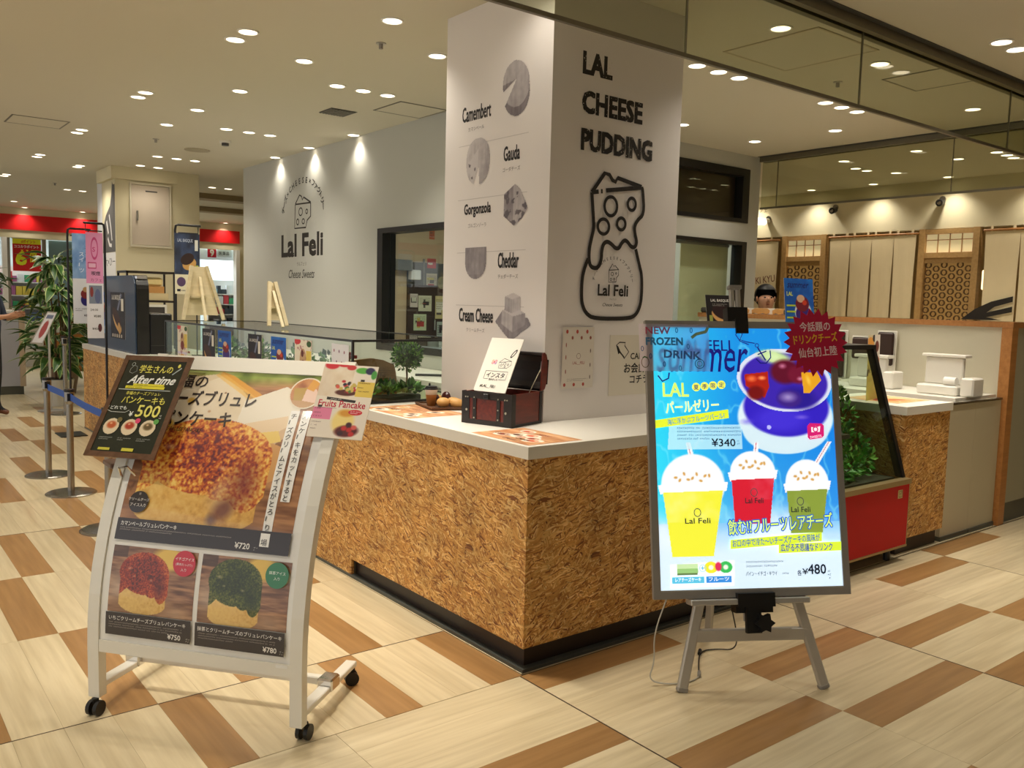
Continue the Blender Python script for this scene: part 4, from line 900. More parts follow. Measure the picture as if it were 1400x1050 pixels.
part('end_pane', B(((gx0+q, gy1-.009, gz0+q), (gx1-q, gy1-.004, gz1-q))), GLASS_G, gc); part('top_pane', B(((gx0+q, gy0+q, gz1-.008), (gx1-q, gy1-q, gz1-.003))), GLASS_G, gc)
part('base_mat', B(((gx0+q, gy0+q, gz0), (gx1-q, gy1-q, gz0+.004))), M('sage_mat', (150, 150, 108), .6, ns=6, na=.05), gc)
CB = gz0+.005
# carved board
m = MB(); bp_ = [(0, 0)]+[(.0, .20)]
pts = [(0, 0), (.345, 0), (.352, .05), (.345, .14), (.335, .185), (.26, .215), (.18, .228), (.09, .222), (.01, .212)]
bx, by = .075, 1.70; ang = .12
BX = Matrix.Translation((bx, by, CB)) @ Matrix.Rotation(ang, 4, 'Z') @ Matrix(((1, 0, 0, 0), (0, .08, -1, .0), (0, 1, 0, 0), (0, 0, 0, 1)))
m.prism(pts, -.012, .012, BX); bd = solo('carved_board', 'brown bark-edged wooden board with burnt letters inside the glass case', 'board', m, W_BOARD)
e1 = np.array((math.cos(ang), math.sin(ang), 0)); e2 = np.array((0, .08, 1.)); o = np.array(BX @ Vector((0, 0, .0125))); p = Pr(plane(o, e1, e2)); BN = (78, 46, 22)
p.line([(.01, .165), (.33, .155)], .002, BN); p.line([(.18, .145), (.28, .145), (.28, .11), (.18, .11), (.18, .145)], .003, BN); p.text('Lal Feli', .19, .118, .03, BN, .02, fit=.08); p.text('CHEESE', .16, .075, .028, BN, .03, fit=.11); p.text('SWEETS', .16, .04, .028, BN, .02, fit=.10); p.put('burnt_lettering', bd)
LEAF = [M('leaf_green', (66, 118, 44), .45, ns=20, na=.25), M('leaf_dark', (30, 66, 32), .45, ns=20, na=.2), M('leaf_pale', (120, 168, 76), .45, ns=20, na=.2)]
def leaf_clump(m, c, R, n, size, seed, sq=(1, 1, 1), lo=-1.):
    r = random.Random(seed)
    for k in range(n):
        d = Vector((r.gauss(0, 1), r.gauss(0, 1), r.gauss(0, 1))).normalized()
        if d.z < lo: d.z = abs(d.z)
        p0 = Vector(c)+Vector((d.x*sq[0], d.y*sq[1], d.z*sq[2]))*R*r.uniform(.55, 1)
        a = (d+Vector((r.uniform(-.7, .7), r.uniform(-.7, .7), r.uniform(-.4, .9)))).normalized(); b = a.cross(Vector((r.uniform(-1, 1), r.uniform(-1, 1), r.uniform(-1, 1)))).normalized(); s_ = size*r.uniform(.7, 1.3); up = a.cross(b)*s_*.12
        m.cm = r.choice([0, 0, 1, 2]); m.add([p0, p0+a*s_*.5+b*s_*.3+up, p0+a*s_, p0+a*s_*.5-b*s_*.3+up], [(0, 1, 2), (0, 2, 3)])
# planter trough with leaves
t = empty('leaf_planter', 'dark trough of green ivy leaves at the end of the glass case', 'planter', (.29, 1.56, CB))
part('trough', B(((.06, 1.527, CB), (.46, 1.60, CB+.035)), bev=.006), M('trough', (40, 44, 34), .6, ns=10, na=.2), t); m = MB(); leaf_clump(m, (.14, 1.58, CB+.05), .07, 60, .05, 3, (1, .5, .6), -.1); leaf_clump(m, (.40, 1.575, CB+.045), .07, 70, .05, 5, (1, .5, .6), -.1); leaf_clump(m, (.27, 1.58, CB+.045), .08, 70, .05, 6, (1, .5, .5), -.1)
part('leaves', m, LEAF, t, stuff=True)
# ball topiary
t = empty('ball_topiary', 'small ball-shaped topiary tree beside the carved board', 'topiary', (.60, 1.92, CB)); 
part('pot', MB().lathe([(.03, 0), (.038, .03)], (.60, 1.92, CB), 16), M('pot_olive', (120, 116, 80), .7), t); part('trunk', MB().tube([(.60, 1.92, CB+.03), (.603, 1.922, CB+.10), (.598, 1.92, CB+.16)], .006), W_BARK, t)
m = MB(); m.cm = 1; m.ball((.60, 1.92, CB+.225), .072, 10, 7); leaf_clump(m, (.60, 1.92, CB+.225), .092, 700, .022, 8); part('crown', m, LEAF, t, stuff=True)
t = solo('toy_truck', 'tiny red toy truck standing on a perch above the carved board', 'toy', B(((.115, 1.76, CB+.0), (.135, 1.78, CB+.225)), ((.085, 1.745, CB+.225), (.17, 1.80, CB+.245)), ((.10, 1.75, CB+.245), (.15, 1.795, CB+.262)), bev=.003), M('toy_red', (130, 24, 22), .4))
# food and greenery in the case
def dessert(x, y, kind, lb):
    t = empty('dessert_cup', lb, 'dessert', (x, y, CB)); z = CB+.0
    part('cup', MB().lathe([(.028, 0), (.036, .062), (.037, .064)], (x, y, z), 16), M('cup_'+kind, dict(a=(214, 210, 196), b=(170, 36, 44), c=(90, 60, 140), d=(212, 188, 120))[kind], .25), t, smooth=True)
    part('topping', MB().ball((x, y, z+.066), .033, 12, 6, (1, 1, .6)), M('cream', (238, 230, 214), .5), t, smooth=True); part('berry', MB().ball((x+.008, y, z+.09), .012, 8, 6), M('berry', (150, 24, 30), .3), t, smooth=True)
for k, (x, y, kd, lb) in enumerate(((.10, 2.66, 'b', 'red dessert cup in the case left of the blue poster nearest the corner'), (.12, 2.30, 'a', 'white dessert cup in the case between the blue and the white fruit poster'), (.11, 3.10, 'a', 'pale dessert cup in the case behind the dark cake poster'), (.12, 3.45, 'd', 'cream dessert cup in the case behind the middle blue poster'), (.10, 3.95, 'c', 'violet dessert cup in the case near the far dark poster'), (.13, 4.05, 'a', 'white dessert cup near the far dark poster'), (.12, 4.55, 'd', 'cream dessert cup at the far end of the case'), (.22, 2.32, 'b', 'red dessert cup in the back row of the case'))): dessert(x, y, kd, lb)
for k, (x, y, lb) in enumerate(((.33, 1.98, 'low green leaf arrangement right of the white fruit poster'), (.46, 2.62, 'green leaf arrangement behind the corner-side blue poster'), (.38, 3.02, 'green leaf arrangement in the middle of the glass case'), (.40, 3.8, 'dark leaf arrangement behind the far dark poster'), (.42, 4.4, 'dark leaf arrangement at the far end of the case'))):
    m = MB(); leaf_clump(m, (x, y, CB+.06), .12, 160, .045, 20+k, (1.0, 1.2, .5 if k == 0 else 1.3), -.3); m.v = [(a, b, max(c_, CB+.001)) for a, b, c_ in m.v]; m.v = [(min(max(a, .04), .7), b, min(c_, gz1-.02)) for a, b, c_ in m.v]; o = solo('leaf_arrangement', lb, 'greenery', m, LEAF); o['kind'] = 'stuff'
m = MB(); m.tube([(.18, 1.97, CB+.10), (.19, 1.96, CB+.18), (.2, 1.95, CB+.15)], .01)
# posters hanging in the front pane
def art_pearl(p, w, h):
    c = Cv(w, h, int(w*420)+20, (20, 110, 200)); t = c.noise(14/w*.3, 30/w*.2); c.put(np.ones_like(c.X), c.ramp(.6*c.Y/h+.5*t, [(0, (190, 215, 240)), (.35, (40, 130, 210)), (.7, (16, 84, 180)), (1, (20, 120, 206))]))
    c.ell(w*.62, h*.50, w*.30, h*.16, (220, 225, 240)); c.ell(w*.62, h*.47, w*.26, h*.14, (60, 34, 130)); c.ell(w*.60, h*.62, w*.24, h*.12, (120, 20, 40)); c.ell(w*.55, h*.70, w*.14, h*.06, (220, 180, 150)); c.ell(w*.68, h*.64, w*.08, h*.04, (210, 60, 30))
    for k in range(3): c.ell(w*(.2+.28*k), h*.13, w*.11, h*.08, (238, 240, 246)); c.ell(w*(.2+.28*k), h*.08, w*.09, h*.06, ((236, 214, 60), (200, 40, 60), (130, 150, 80))[k])
    c.emit(p, 0, 0); p.text('LAL', w*.08, h*.74, w*.13, (228, 240, 90), .03); p.text('summer', w*.1, h*.86, w*.22, (16, 30, 110), .02, shear=.3)
    for k in range(3): p.rect(w*.06, h*(.40+.09*k), w*.36, h*(.425+.09*k), (200, 226, 70))
def art_cake(p, w, h, white=False):
    c = Cv(w, h, int(w*420)+20, (26, 24, 34)); c.put((c.noise(20/w*.3) > .62).astype(float), (44, 40, 54), .6)
    c.ell(w*.45, h*.36, w*.34, h*.16, (214, 168, 104), -.5); c.ell(w*.42, h*.45, w*.34, h*.14, (60, 30, 22), -.5); c.ell(w*.6, h*.22, w*.12, h*.10, (206, 160, 96), -.9)
    for k in range(5): c.rect(w*(.1+.15*k), h*.02, w*(.18+.15*k), h*.09, (190, 180, 168))
    c.put(c.pm([(w*.55, h*.6), (w*.8, h*.95), (w*.7, h*.98), (w*.45, h*.62)]), (150, 160, 190), .7); c.emit(p, 0, 0)
    p.text('LAL BASQUE', w*.1, h*.84, w*.12, (226, 222, 214), .015, fit=w*.6); p.rect(w*.74, h*.6, w*.9, h*.86, (232, 228, 214))
def art_fruit(p, w, h):
    c = Cv(w, h, int(w*420)+20, (236, 226, 206)); c.ell(w*.15, h*.97, w*.22, h*.07, (214, 60, 66)); c.ell(w*.85, h*.93, w*.14, h*.06, (50, 90, 46)); c.ell(w*.5, h*.62, w*.2, h*.22, (196, 160, 120)); c.ell(w*.5, h*.5, w*.16, h*.12, (120, 40, 30)); c.ell(w*.46, h*.74, w*.08, h*.07, (90, 30, 26)); c.rect(w*.68, h*.45, w*.98, h*.8, (228, 200, 90)); c.ell(w*.5, h*.16, w*.3, h*.13, (230, 180, 90)); c.rect(0, h*.28, w, h*.34, (226, 216, 232)); c.put((c.noise(30/w*.3) > .68).astype(float), (150, 70, 80), .5); c.emit(p, 0, 0)
def art_dots(p, w, h):
    p.rect(0, 0, w, h, (226, 226, 232))
    for k, (a, b) in enumerate(((.15, .88), (.45, .87), (.75, .86), (.3, .68), (.6, .67), (.88, .66), (.12, .45), (.85, .4), (.12, .2), (.4, .1), (.7, .1))): p.ell(w*a, h*b, w*.035, h*.03, (120, 84, 120) if k % 2 else (150, 90, 110), 8)
def flat_poster(name, lb, cat, o, e1, e2, w, h, art, th=.0012, group=None, mat=INK):
    s_, p = card(name, lb, cat, o, e1, e2, w, h, th, M('poster_back', (236, 234, 228), .5), group); art(p, w, h); p.put('artwork', s_, mat); return s_
gr = 'posters inside the glass case front'
for ya, yb, art, lb in ((1.75, 1.55, art_dots, 'white poster with small fruit dots at the near corner of the glass case'), (2.235, 2.005, art_fruit, 'cream fruit sundae poster, second from the near corner of the case'), (2.59, 2.36, art_pearl, 'blue drink poster nearer the corner of the glass case'), (2.97, 2.74, art_cake, 'dark cake poster between the two blue drink posters'), (3.54, 3.28, art_pearl, 'blue drink poster farther along the glass case'), (3.87, 3.60, art_cake, 'dark cake poster beyond the farther blue poster'), (4.46, 4.22, art_fruit, 'pale purple-yellow sundae poster at the far end of the case')):
    flat_poster('case_poster', lb, 'poster', (gx0-.0006, ya, gz0+.012), (0, -1, 0), (0, 0, 1), ya-yb, gz1-q-gz0-.03, art)
# wooden easels standing on the case, seen from behind
def a_easel(x, y, z, w, h, tw, lb, lean=.10):
    t = empty('wooden_easel', lb, 'easel', (x, y, z)); d = Vector((0, 1, 0))
    for s_ in (-1, 1): part('leg', MB().bar((x+s_*w/2, y, z+.0125), (x+s_*tw/2*.7, y+lean, z+h), .026, .018, (0, -1, 0)), W_EASEL, t)
    m = MB(); m.add([(x-w*.4, y+.02+lean*.1, z+.05), (x+w*.4, y+.02+lean*.1, z+.05), (x+tw*.42, y+.02+lean, z+h-.005), (x-tw*.42, y+.02+lean, z+h-.005), (x-w*.4, y+.03+lean*.1, z+.05), (x+w*.4, y+.03+lean*.1, z+.05), (x+tw*.42, y+.03+lean, z+h-.005), (x-tw*.42, y+.03+lean, z+h-.005)], [(0, 1, 2, 3), (7, 6, 5, 4), (0, 4, 5, 1), (1, 5, 6, 2), (2, 6, 7, 3), (3, 7, 4, 0)])
    part('back_board', m, W_EASEL, t)
    yc = lambda f: y+lean*f
    part('shelf_ledge', B(((x-w*.26, yc(.45)-.02, z+h*.42), (x+w*.12, yc(.45)+.02, z+h*.45))), W_EASEL, t)
    part('strut', MB().bar((x-w*.05, y-.10, z+.008), (x, yc(.85), z+h*.8), .02, .012, (0, -1, 0)), W_EASEL, t); part('peg', MB().cyl((x+.02, yc(.5)-.03, z+h*.46), (x+.02, yc(.5)+.02, z+h*.46), .006, n=8), W_EASEL, t)
a_easel(.235, 4.50, 1.2805, .33, .45, .17, 'larger pale wooden easel standing at the far end of the glass case')
a_easel(.318, 3.20, 1.2805, .13, .32, .06, 'narrow pale wooden easel standing on the middle of the glass case')

# back counter and tools behind the case
bc = empty('back_counter', 'white worktop cabinet along the kitchen wall behind the glass case', 'cabinet', (1.5, 3.5, 0)); part('body', B(((1.2, 1.8, .0), (1.76, 6.9, .89))), WHITE, bc); part('worktop', B(((1.18, 1.78, .89), (1.779, 6.92, .925))), TOPM, bc)
t = empty('tongs', 'black tongs lying on the white back counter', 'tongs', (1.45, 2.9, .9255)); part('arm', MB().bar((1.30, 2.95, .935), (1.55, 2.75, .935), .02, .012), BLACK, t); part('arm', MB().bar((1.33, 3.0, .935), (1.60, 2.80, .935), .02, .012), BLACK, t)

# navy upright cabinet and the things beside it
nv = empty('navy_cabinet', 'tall navy metal cabinet with rounded top standing on the far counter end', 'cabinet', (.11, 6.9, .9307))
def rprof(x0, x1, z0, z1, r): return [(x0, z0), (x1, z0)]+[(x1-r+r*math.cos(a), z1-r+r*math.sin(a)) for a in np.linspace(0, PI/2, 6)]+[(x0, z1)]
RX = Matrix(((1, 0, 0, 0), (0, 0, -1, 0), (0, 1, 0, 0), (0, 0, 0, 1)))
m = MB(); m.prism([(5.82, .9307), (7.7, .9307), (7.7, 1.66)]+[(5.82+.12-.12*math.sin(a), 1.66-.12+.12*math.cos(a)) for a in np.linspace(0, PI/2, 6)], .05, .062, Matrix(((0, 0, 1, 0), (1, 0, 0, 0), (0, 1, 0, 0), (0, 0, 0, 1)))); part('side_panel', m, NAVY, nv)
m = MB(); m.prism([(5.80, .9307), (7.7, .9307), (7.7, 1.655)]+[(5.80+.12-.12*math.sin(a), 1.655-.12+.12*math.cos(a)) for a in np.linspace(0, PI/2, 6)], .0625, .17, Matrix(((0, 0, 1, 0), (1, 0, 0, 0), (0, 1, 0, 0), (0, 0, 0, 1)))); part('body', m, BLACK, nv)
part('top_trim', B(((.063, 5.83, 1.618), (.168, 6.0, 1.664)), bev=.01), CHROME, nv)
kb = empty('black_fridge', 'low black fridge right of the navy cabinet on the counter', 'fridge', (.27, 6.0, .9307)); part('body', B(((.175, 5.80, .9307), (.375, 6.5, 1.31)), bev=.01), BLACK, kb); part('door_seam', B(((.18, 5.796, 1.01), (.37, 5.8, 1.014))), DGREY, kb)
t = empty('framed_photo', 'white framed picture standing behind the black fridge', 'picture', (.34, 6.55, 1.0)); 
fr = [(.17, 6.55), (.53, 6.55)]; y = 6.55
t.location = (.36, y, 1.02); WMX[t.name] = Matrix.Translation(t.location).inverted()
part('frame', B(((.17, y, 1.02), (.55, y+.02, 1.05)), ((.17, y, 1.36), (.55, y+.02, 1.385)), ((.17, y, 1.05), (.19, y+.02, 1.36)), ((.53, y, 1.05), (.55, y+.02, 1.36))), FRAMEW, t); part('picture', B(((.19, y+.005, 1.05), (.53, y+.018, 1.36))), M('dark_picture', (60, 54, 48), .5, ns=9, na=.7), t); part('foot', B(((.3, y+.003, .9307), (.42, y+.017, 1.02))), FRAMEW, t)
sh = empty('dark_shelf', 'dark shelf rack holding cartons right of the navy cabinet', 'shelf', (.4, 6.8, .9307)); part('board', B(((.18, 6.62, 1.405), (.66, 6.98, 1.425))), KICK, sh); part('board', B(((.18, 6.62, 1.70), (.66, 6.98, 1.72))), KICK, sh)
for x, y in ((.182, 6.62), (.64, 6.62), (.182, 6.96), (.64, 6.96)): part('post', B(((x, y, .9307), (x+.018, y+.018, 1.72))), KICK, sh)
BOXA = M('carton_brown', (206, 150, 84), .6, ns=9, na=.12); BOXB = M('carton_pale', (228, 208, 160), .6, ns=9, na=.05)
solo('carton', 'pale printed carton on the dark shelf', 'carton', B(((.21, 6.66, 1.4255), (.60, 6.86, 1.50)), bev=.003), BOXB); solo('carton', 'brown carton stacked on the pale carton', 'carton', B(((.21, 6.66, 1.5005), (.56, 6.86, 1.57)), bev=.003), BOXA); solo('paper_bag', 'cream paper bag lying on the stacked cartons', 'bag', B(((.22, 6.67, 1.5705), (.55, 6.85, 1.66)), bev=.02), M('bag_paper', (236, 214, 150), .6, ns=9, na=.08))
# flyers on the navy cabinet
for ya, yb, z0, z1, art, lb in ((7.15, 6.85, 1.08, 1.50, art_pearl, 'blue flyer on the navy cabinet behind the banner pole'), (6.70, 6.16, 1.05, 1.50, art_cake, 'dark cake flyer on the navy cabinet')): flat_poster('cabinet_flyer', lb, 'flyer', (.0485, ya, z0), (0, -1, 0), (0, 0, 1), ya-yb, z1-z0, art)

# ================================================================== BANNER STANDS
def tubestand(lb, foot, x0, ztop, arm, plate, y):
    t = empty('banner_stand', lb, 'banner stand', (foot[0], foot[1], foot[2])); fx, fy, fz_ = foot
    if plate: part('base_plate', B(((fx-.13, fy-.17, fz_), (fx+.12, fy+.17, fz_+.008))), BLACK, t)
    z0 = fz_+(.008 if plate else 0)
    part('pole', MB().tube([(fx, fy, z0), (fx, fy, ztop-.05), (fx+arm*.03, fy, ztop-.01), (fx+arm*.12, fy, ztop), (fx+arm, fy, ztop)], .011, 8), BLACK, t)
    part('hanger_rod', MB().tube([(fx+arm*.9, fy, ztop-.011), (fx+arm*.9, fy, ztop-.07), (fx+arm*.12, fy, ztop-.07)], .006, 6), BLACK, t); return t
tubestand('black banner stand carrying the long blue banner', (-.215, 7.29, 0), 0, 2.14, .22, True, 0)
def banner(o, w, h, lb, art): return flat_poster('hanging_banner', lb, 'banner', o, (1, 0, 0), (0, 0, 1), w, h, art)
def art_b1(p, w, h):
    c = Cv(w, h, 70, (232, 234, 240)); t = c.noise(14, 10); c.put((c.Y > h*.5).astype(float), c.ramp(t, [(.2, (90, 130, 190)), (.8, (150, 184, 224))])); c.ell(w*.62, h*.28, w*.3, h*.07, (228, 228, 236)); c.ell(w*.62, h*.265, w*.26, h*.07, (40, 30, 110)); c.ell(w*.6, h*.33, w*.24, h*.055, (130, 40, 40)); c.ell(w*.6, h*.38, w*.14, h*.03, (190, 150, 100)); c.emit(p, 0, 0)
    p.vtext('サマー', w*.58, h*.86, .055, .05, (34, 50, 110)); p.vtext('スイーツ', w*.30, h*.80, .055, .055, (232, 240, 250)); p.vtext('ドリンク', w*.62, h*.72, .045, .04, (232, 240, 250)); p.tiny(w*.1, h*.16, w*.7, .012, (70, 70, 90), 2); p.text('¥340', w*.5, h*.08, .03, (40, 40, 50), .02)
banner((-.175, 7.28, 1.165), .20, .93, 'long blue banner with a violet jelly cup at the left', art_b1)
tubestand('tall black banner stand carrying the pink and white banner', (-.135, 6.10, 0), 0, 2.125, -.18, True, 0)
def art_b2(p, w, h):
    c = Cv(w, h, 60, (228, 228, 236)); c.put((c.Y > h*.52).astype(float), (226, 150, 196)); c.ell(w*.5, h*.85, w*.22, h*.11, (198, 70, 130)); c.ell(w*.5, h*.85, w*.17, h*.085, (226, 150, 196)); c.rect(w*.15, h*.33, w*.9, h*.5, (120, 130, 150)); c.ell(w*.65, h*.4, w*.18, h*.07, (90, 100, 140)); c.ell(w*.3, h*.44, w*.1, h*.05, (130, 50, 50)); c.ell(w*.75, h*.1, w*.12, h*.04, (90, 40, 50)); c.emit(p, 0, 0)
    p.text('S', w*.38, h*.82, .06, (198, 70, 130), .02); p.rect(w*.1, h*.66, w*.6, h*.72, (196, 60, 120)); p.rect(w*.14, h*.67, w*.56, h*.71, (232, 180, 210)); p.text('喫煙', w*.3, h*.6, .04, (60, 40, 60), .02); p.text('カフェ', w*.25, h*.54, .035, (150, 50, 100), 0); p.text('24:00', w*.2, h*.26, .03, (50, 50, 60), .01); p.text('¥580', w*.4, h*.2, .03, (40, 40, 50), .02); p.text('¥450', w*.3, h*.08, .03, (40, 40, 50), .02)
banner((-.30, 6.085, 1.07), .145, .97, 'pink and white hanging banner beside the blue banner', art_b2)
tubestand('black banner stand on the counter carrying the dark cake banner', (.335, 5.55, .9307), 0, 2.125, .23, False, 0)
part('second_pole', MB().cyl((.525, 5.55, .9307), (.525, 5.55, 2.05), .006, n=8), BLACK, bpy.data.objects['banner_stand.002'])
part('base', B(((.28, 5.50, .9307), (.56, 5.60, .936))), BLACK, bpy.data.objects['banner_stand.002'])
def art_b3(p, w, h):
    c = Cv(w, h, 80, (30, 34, 52)); t = c.noise(12, 8); c.put(np.ones_like(c.X), c.ramp(t, [(.3, (24, 28, 44)), (.8, (60, 76, 110))])); c.ell(w*.58, h*.5, w*.3, h*.10, (206, 160, 90), .6); c.ell(w*.5, h*.58, w*.3, h*.09, (50, 30, 26), .6); c.rect(0, 0, w, h*.32, (226, 218, 190)); c.ell(w*.25, h*.2, w*.18, h*.08, (84, 60, 100)); c.ell(w*.7, h*.24, w*.1, h*.04, (110, 30, 26)); c.ell(w*.82, h*.19, w*.1, h*.04, (110, 30, 26)); c.ell(w*.62, h*.17, w*.1, h*.04, (110, 30, 26)); c.emit(p, 0, 0)
    p.text('LAL BASQUE', w*.12, h*.86, .04, (190, 200, 220), .015, fit=w*.6); p.rect(w*.8, h*.72, w*.93, h*.9, (222, 222, 214)); p.rect(w*.82, h*.38, w*.94, h*.48, (178, 190, 60))
    for k in range(2): p.rect(w*(.08+.45*k), h*.04, w*(.22+.45*k), h*.08, (30, 28, 40)); p.text('¥380', w*(.25+.45*k), h*.045, .018, (40, 36, 36), .01)
banner((.325, 5.535, 1.50), .225, .55, 'dark blue cake banner with three round cakes below', art_b3)
# ================================================================== BELT BARRIERS
def barrier(x, y, lb, hgt=.80):
    t = empty('belt_barrier', lb, 'barrier post', (x, y, 0)); part('base', MB().lathe([(.175, 0), (.175, .006), (.16, .014), (.03, .022)], (x, y, 0), 32), STAIN, t)
    part('post', MB().cyl((x, y, .02), (x, y, hgt-.10), .024, n=16), STAIN, t, smooth=False); part('collar', MB().lathe([(.026, hgt-.11), (.034, hgt-.09), (.034, hgt-.02)], (x, y, 0), 18), STAIN, t); part('belt_slot', B(((x-.02, y-.037, hgt-.085), (x+.02, y+.037, hgt-.03))), BLACKP, t); part('cap', MB().cyl((x, y, hgt-.02), (x, y, hgt), .036, n=18), BLACKP, t)
    return t
barrier(-.805, 5.17, 'farther steel belt barrier post'); barrier(-.795, 4.38, 'nearer steel belt barrier post with the blue belt', .78); barrier(-.815, 3.168, 'belt barrier post hidden behind the curved sign, only its round base edge showing', .78)
m = MB(); 
def belt(a, b, z0, z1, sag):
    vs = []; fs = []; n = 10; a = Vector(a); b = Vector(b); d = (b-a).normalized(); pz = Vector((d.y, -d.x, 0))*.001
    for k in range(n+1):
        q = a.lerp(b, k/n); dz = -sag*math.sin(PI*k/n)
        for s_ in (-1, 1): vs += [q+pz*s_+Vector((0, 0, z0+dz)), q+pz*s_+Vector((0, 0, z1+dz))]
    for k in range(n):
        i = 4*k; fs += [(i, i+1, i+5, i+4), (i+2, i+6, i+7, i+3), (i+1, i+3, i+7, i+5), (i, i+4, i+6, i+2)]
    return MB().add(vs, fs)
solo('barrier_belt', 'blue belt stretched between the two steel barrier posts', 'belt', belt((-.805, 5.13, 0), (-.795, 4.42, 0), .70, .75, .0), BLUEB); solo('barrier_belt', 'blue belt running from the nearer post behind the curved sign', 'belt', belt((-.795, 4.34, 0), (-.813, 3.21, 0), .70, .75, .01), BLUEB)
barrier(.06, 9.0, 'distant steel belt barrier post beside the white plant pot', .95)
# tilted menu stand
t = empty('menu_stand', 'tilted silver menu board on a thin steel pole', 'menu stand', (-.036, 9.37, 0)); part('base', MB().cyl((-.036, 9.37, 0), (-.036, 9.37, .012), .15, n=20), ALU_D, t); part('pole', MB().cyl((-.036, 9.37, .012), (-.045, 9.34, 1.05), .014, n=10), ALU, t)
P4 = [Vector((-.26, 9.3, .85)), Vector((-.125, 9.3, .84)), Vector((.05, 9.32, 1.235)), Vector((-.055, 9.32, 1.245))]
m = MB(); m.add([tuple(v) for v in P4]+[tuple(v+Vector((0, .02, 0))) for v in P4], [(0, 1, 2, 3), (7, 6, 5, 4), (0, 4, 5, 1), (1, 5, 6, 2), (2, 6, 7, 3), (3, 7, 4, 0)]); part('frame', m, ALU, t)
p = Pr(lambda Q: np.array([np.array(P4[0])*(1-a)*(1-b)+np.array(P4[1])*a*(1-b)+np.array(P4[2])*a*b+np.array(P4[3])*(1-a)*b-np.array([0, .001+w, 0]) for a, b, w in Q])); c = Cv(1, 1, 24, (226, 226, 232)); c.ell(.5, .45, .3, .3, (170, 80, 84)); c.rect(.1, .8, .9, .95, (110, 120, 150)); c.I = c.I; c.emit(p, 0, 0) if False else p.grid(.08, .04, .92, .96, c.nx, c.ny, img=c.I); p.put('menu_print', t)
# white counter block, planters
PLK = M('grey_planks', (176, 176, 184), .6, ns=6, na=.04)
t = empty('reception_block', 'pale grey plank-clad counter block at the far left', 'counter', (-.6, 12.3, 0)); part('body', B(((-1.6, 11.50, .12), (-.05, 13.0, 1.17))), PLK, t); part('end_board', B(((-.049, 11.45, .12), (.02, 13.0, 1.2))), M('birch', (196, 174, 148), .6, ns=6, na=.04), t); part('top', B(((-1.6, 11.48, 1.17), (-.0495, 13.0, 1.20))), WHITE, t); part('plinth', B(((-1.55, 11.52, 0), (0, 12.95, .12))), STEELT, t)
LEAFM = [M('var_leaf', (58, 98, 40), .4, ns=8, na=.4), M('var_edge', (176, 190, 120), .5)]
def leaf_mesh(name, L, Wd, curl, edge=True):
    vs = []; fs = []; mi = []; n = 6
    for k in range(n+1):
        f = k/n; w = Wd*math.sin(PI*min(1, f*.96+.04))**.8*(1-.2*f)/2; z = -curl*f*f*L+.03*L*math.sin(PI*f)
        for q in (-1, -.78, 0, .78, 1): vs.append((f*L, q*w, z+abs(q)*w*.25))
    for k in range(n):
        for q in range(4): a = k*5+q; fs.append((a, a+1, a+6, a+5)); mi.append(1 if edge and q in (0, 3) else 0)
    me = bpy.data.meshes.new(name); me.from_pydata(vs, [], fs); 
    for m_ in LEAFM: me.materials.append(m_)
    me.polygons.foreach_set('material_index', mi); return me
def big_plant(x, y, lb, pot_r, pot_h, potmat, hgt, spread, nleaf, L, seed, z_lo=.5, sq=1., edge=True, gaps=0.):
    r = random.Random(seed); t = empty('potted_plant', lb, 'plant', (x, y, 0)); m = MB(); m.lathe([(pot_r*.72, 0), (pot_r, pot_h), (pot_r*.97, pot_h+.01)], (x, y, 0), 20); part('pot', m, potmat, t)
    part('soil', MB().cyl((x, y, pot_h+.0101), (x, y, pot_h+.015), pot_r*.9, n=20), M('soil', (50, 38, 28), .9), t)
    for k in range(4):
        a = r.uniform(0, 6.28); part('stem', MB().tube([(x+.05*math.cos(a), y+.05*math.sin(a), pot_h+.01), (x+.09*math.cos(a+.4), y+.09*math.sin(a+.4), hgt*.5), (x+.14*math.cos(a), y+.14*math.sin(a), hgt*.82)], [.014, .011, .007], 6), W_BARK, t)
    ms = [leaf_mesh('leaf', L, L*.42, .5, edge), leaf_mesh('leaf', L*.8, L*.36, .8, edge)]
    for k in range(nleaf):
        a = r.uniform(0, 6.28); f = r.random(); z = z_lo+(hgt-z_lo)*f; rr = spread*(.25+.75*math.sin(PI*min(1, .2+.75*f)))*r.uniform(.2, .75)
        o = bpy.data.objects.new('leaf', ms[k % 2]); COL.objects.link(o); o.parent = t; o.location = (rr*math.cos(a)*sq, rr*math.sin(a), z); o.rotation_euler = (r.uniform(-.5, .5), r.uniform(-.9, .5), a+r.uniform(-.6, .6))
big_plant(.16, 9.95, 'large leafy plant with pale-edged leaves in the white pot', .19, .34, M('white_pot', (208, 206, 200), .45, ns=5, na=.03), 1.94, .50, 200, .30, 5)
big_plant(.50, 11.42, 'darker leafy plant in the grey-brown pot beside the pale counter block', .22,   .36, M('brown_pot', (124, 104, 84), .6, ns=5, na=.08), 1.5, .36, 90, .25, 8)
big_plant(-.35, 13.6, 'thin dark-leaved plant behind the pale counter block', .2, .4, M('dark_pot', (70, 62, 54), .6), 2.12, .62, 120, .2, 11, 1.15, edge=False)
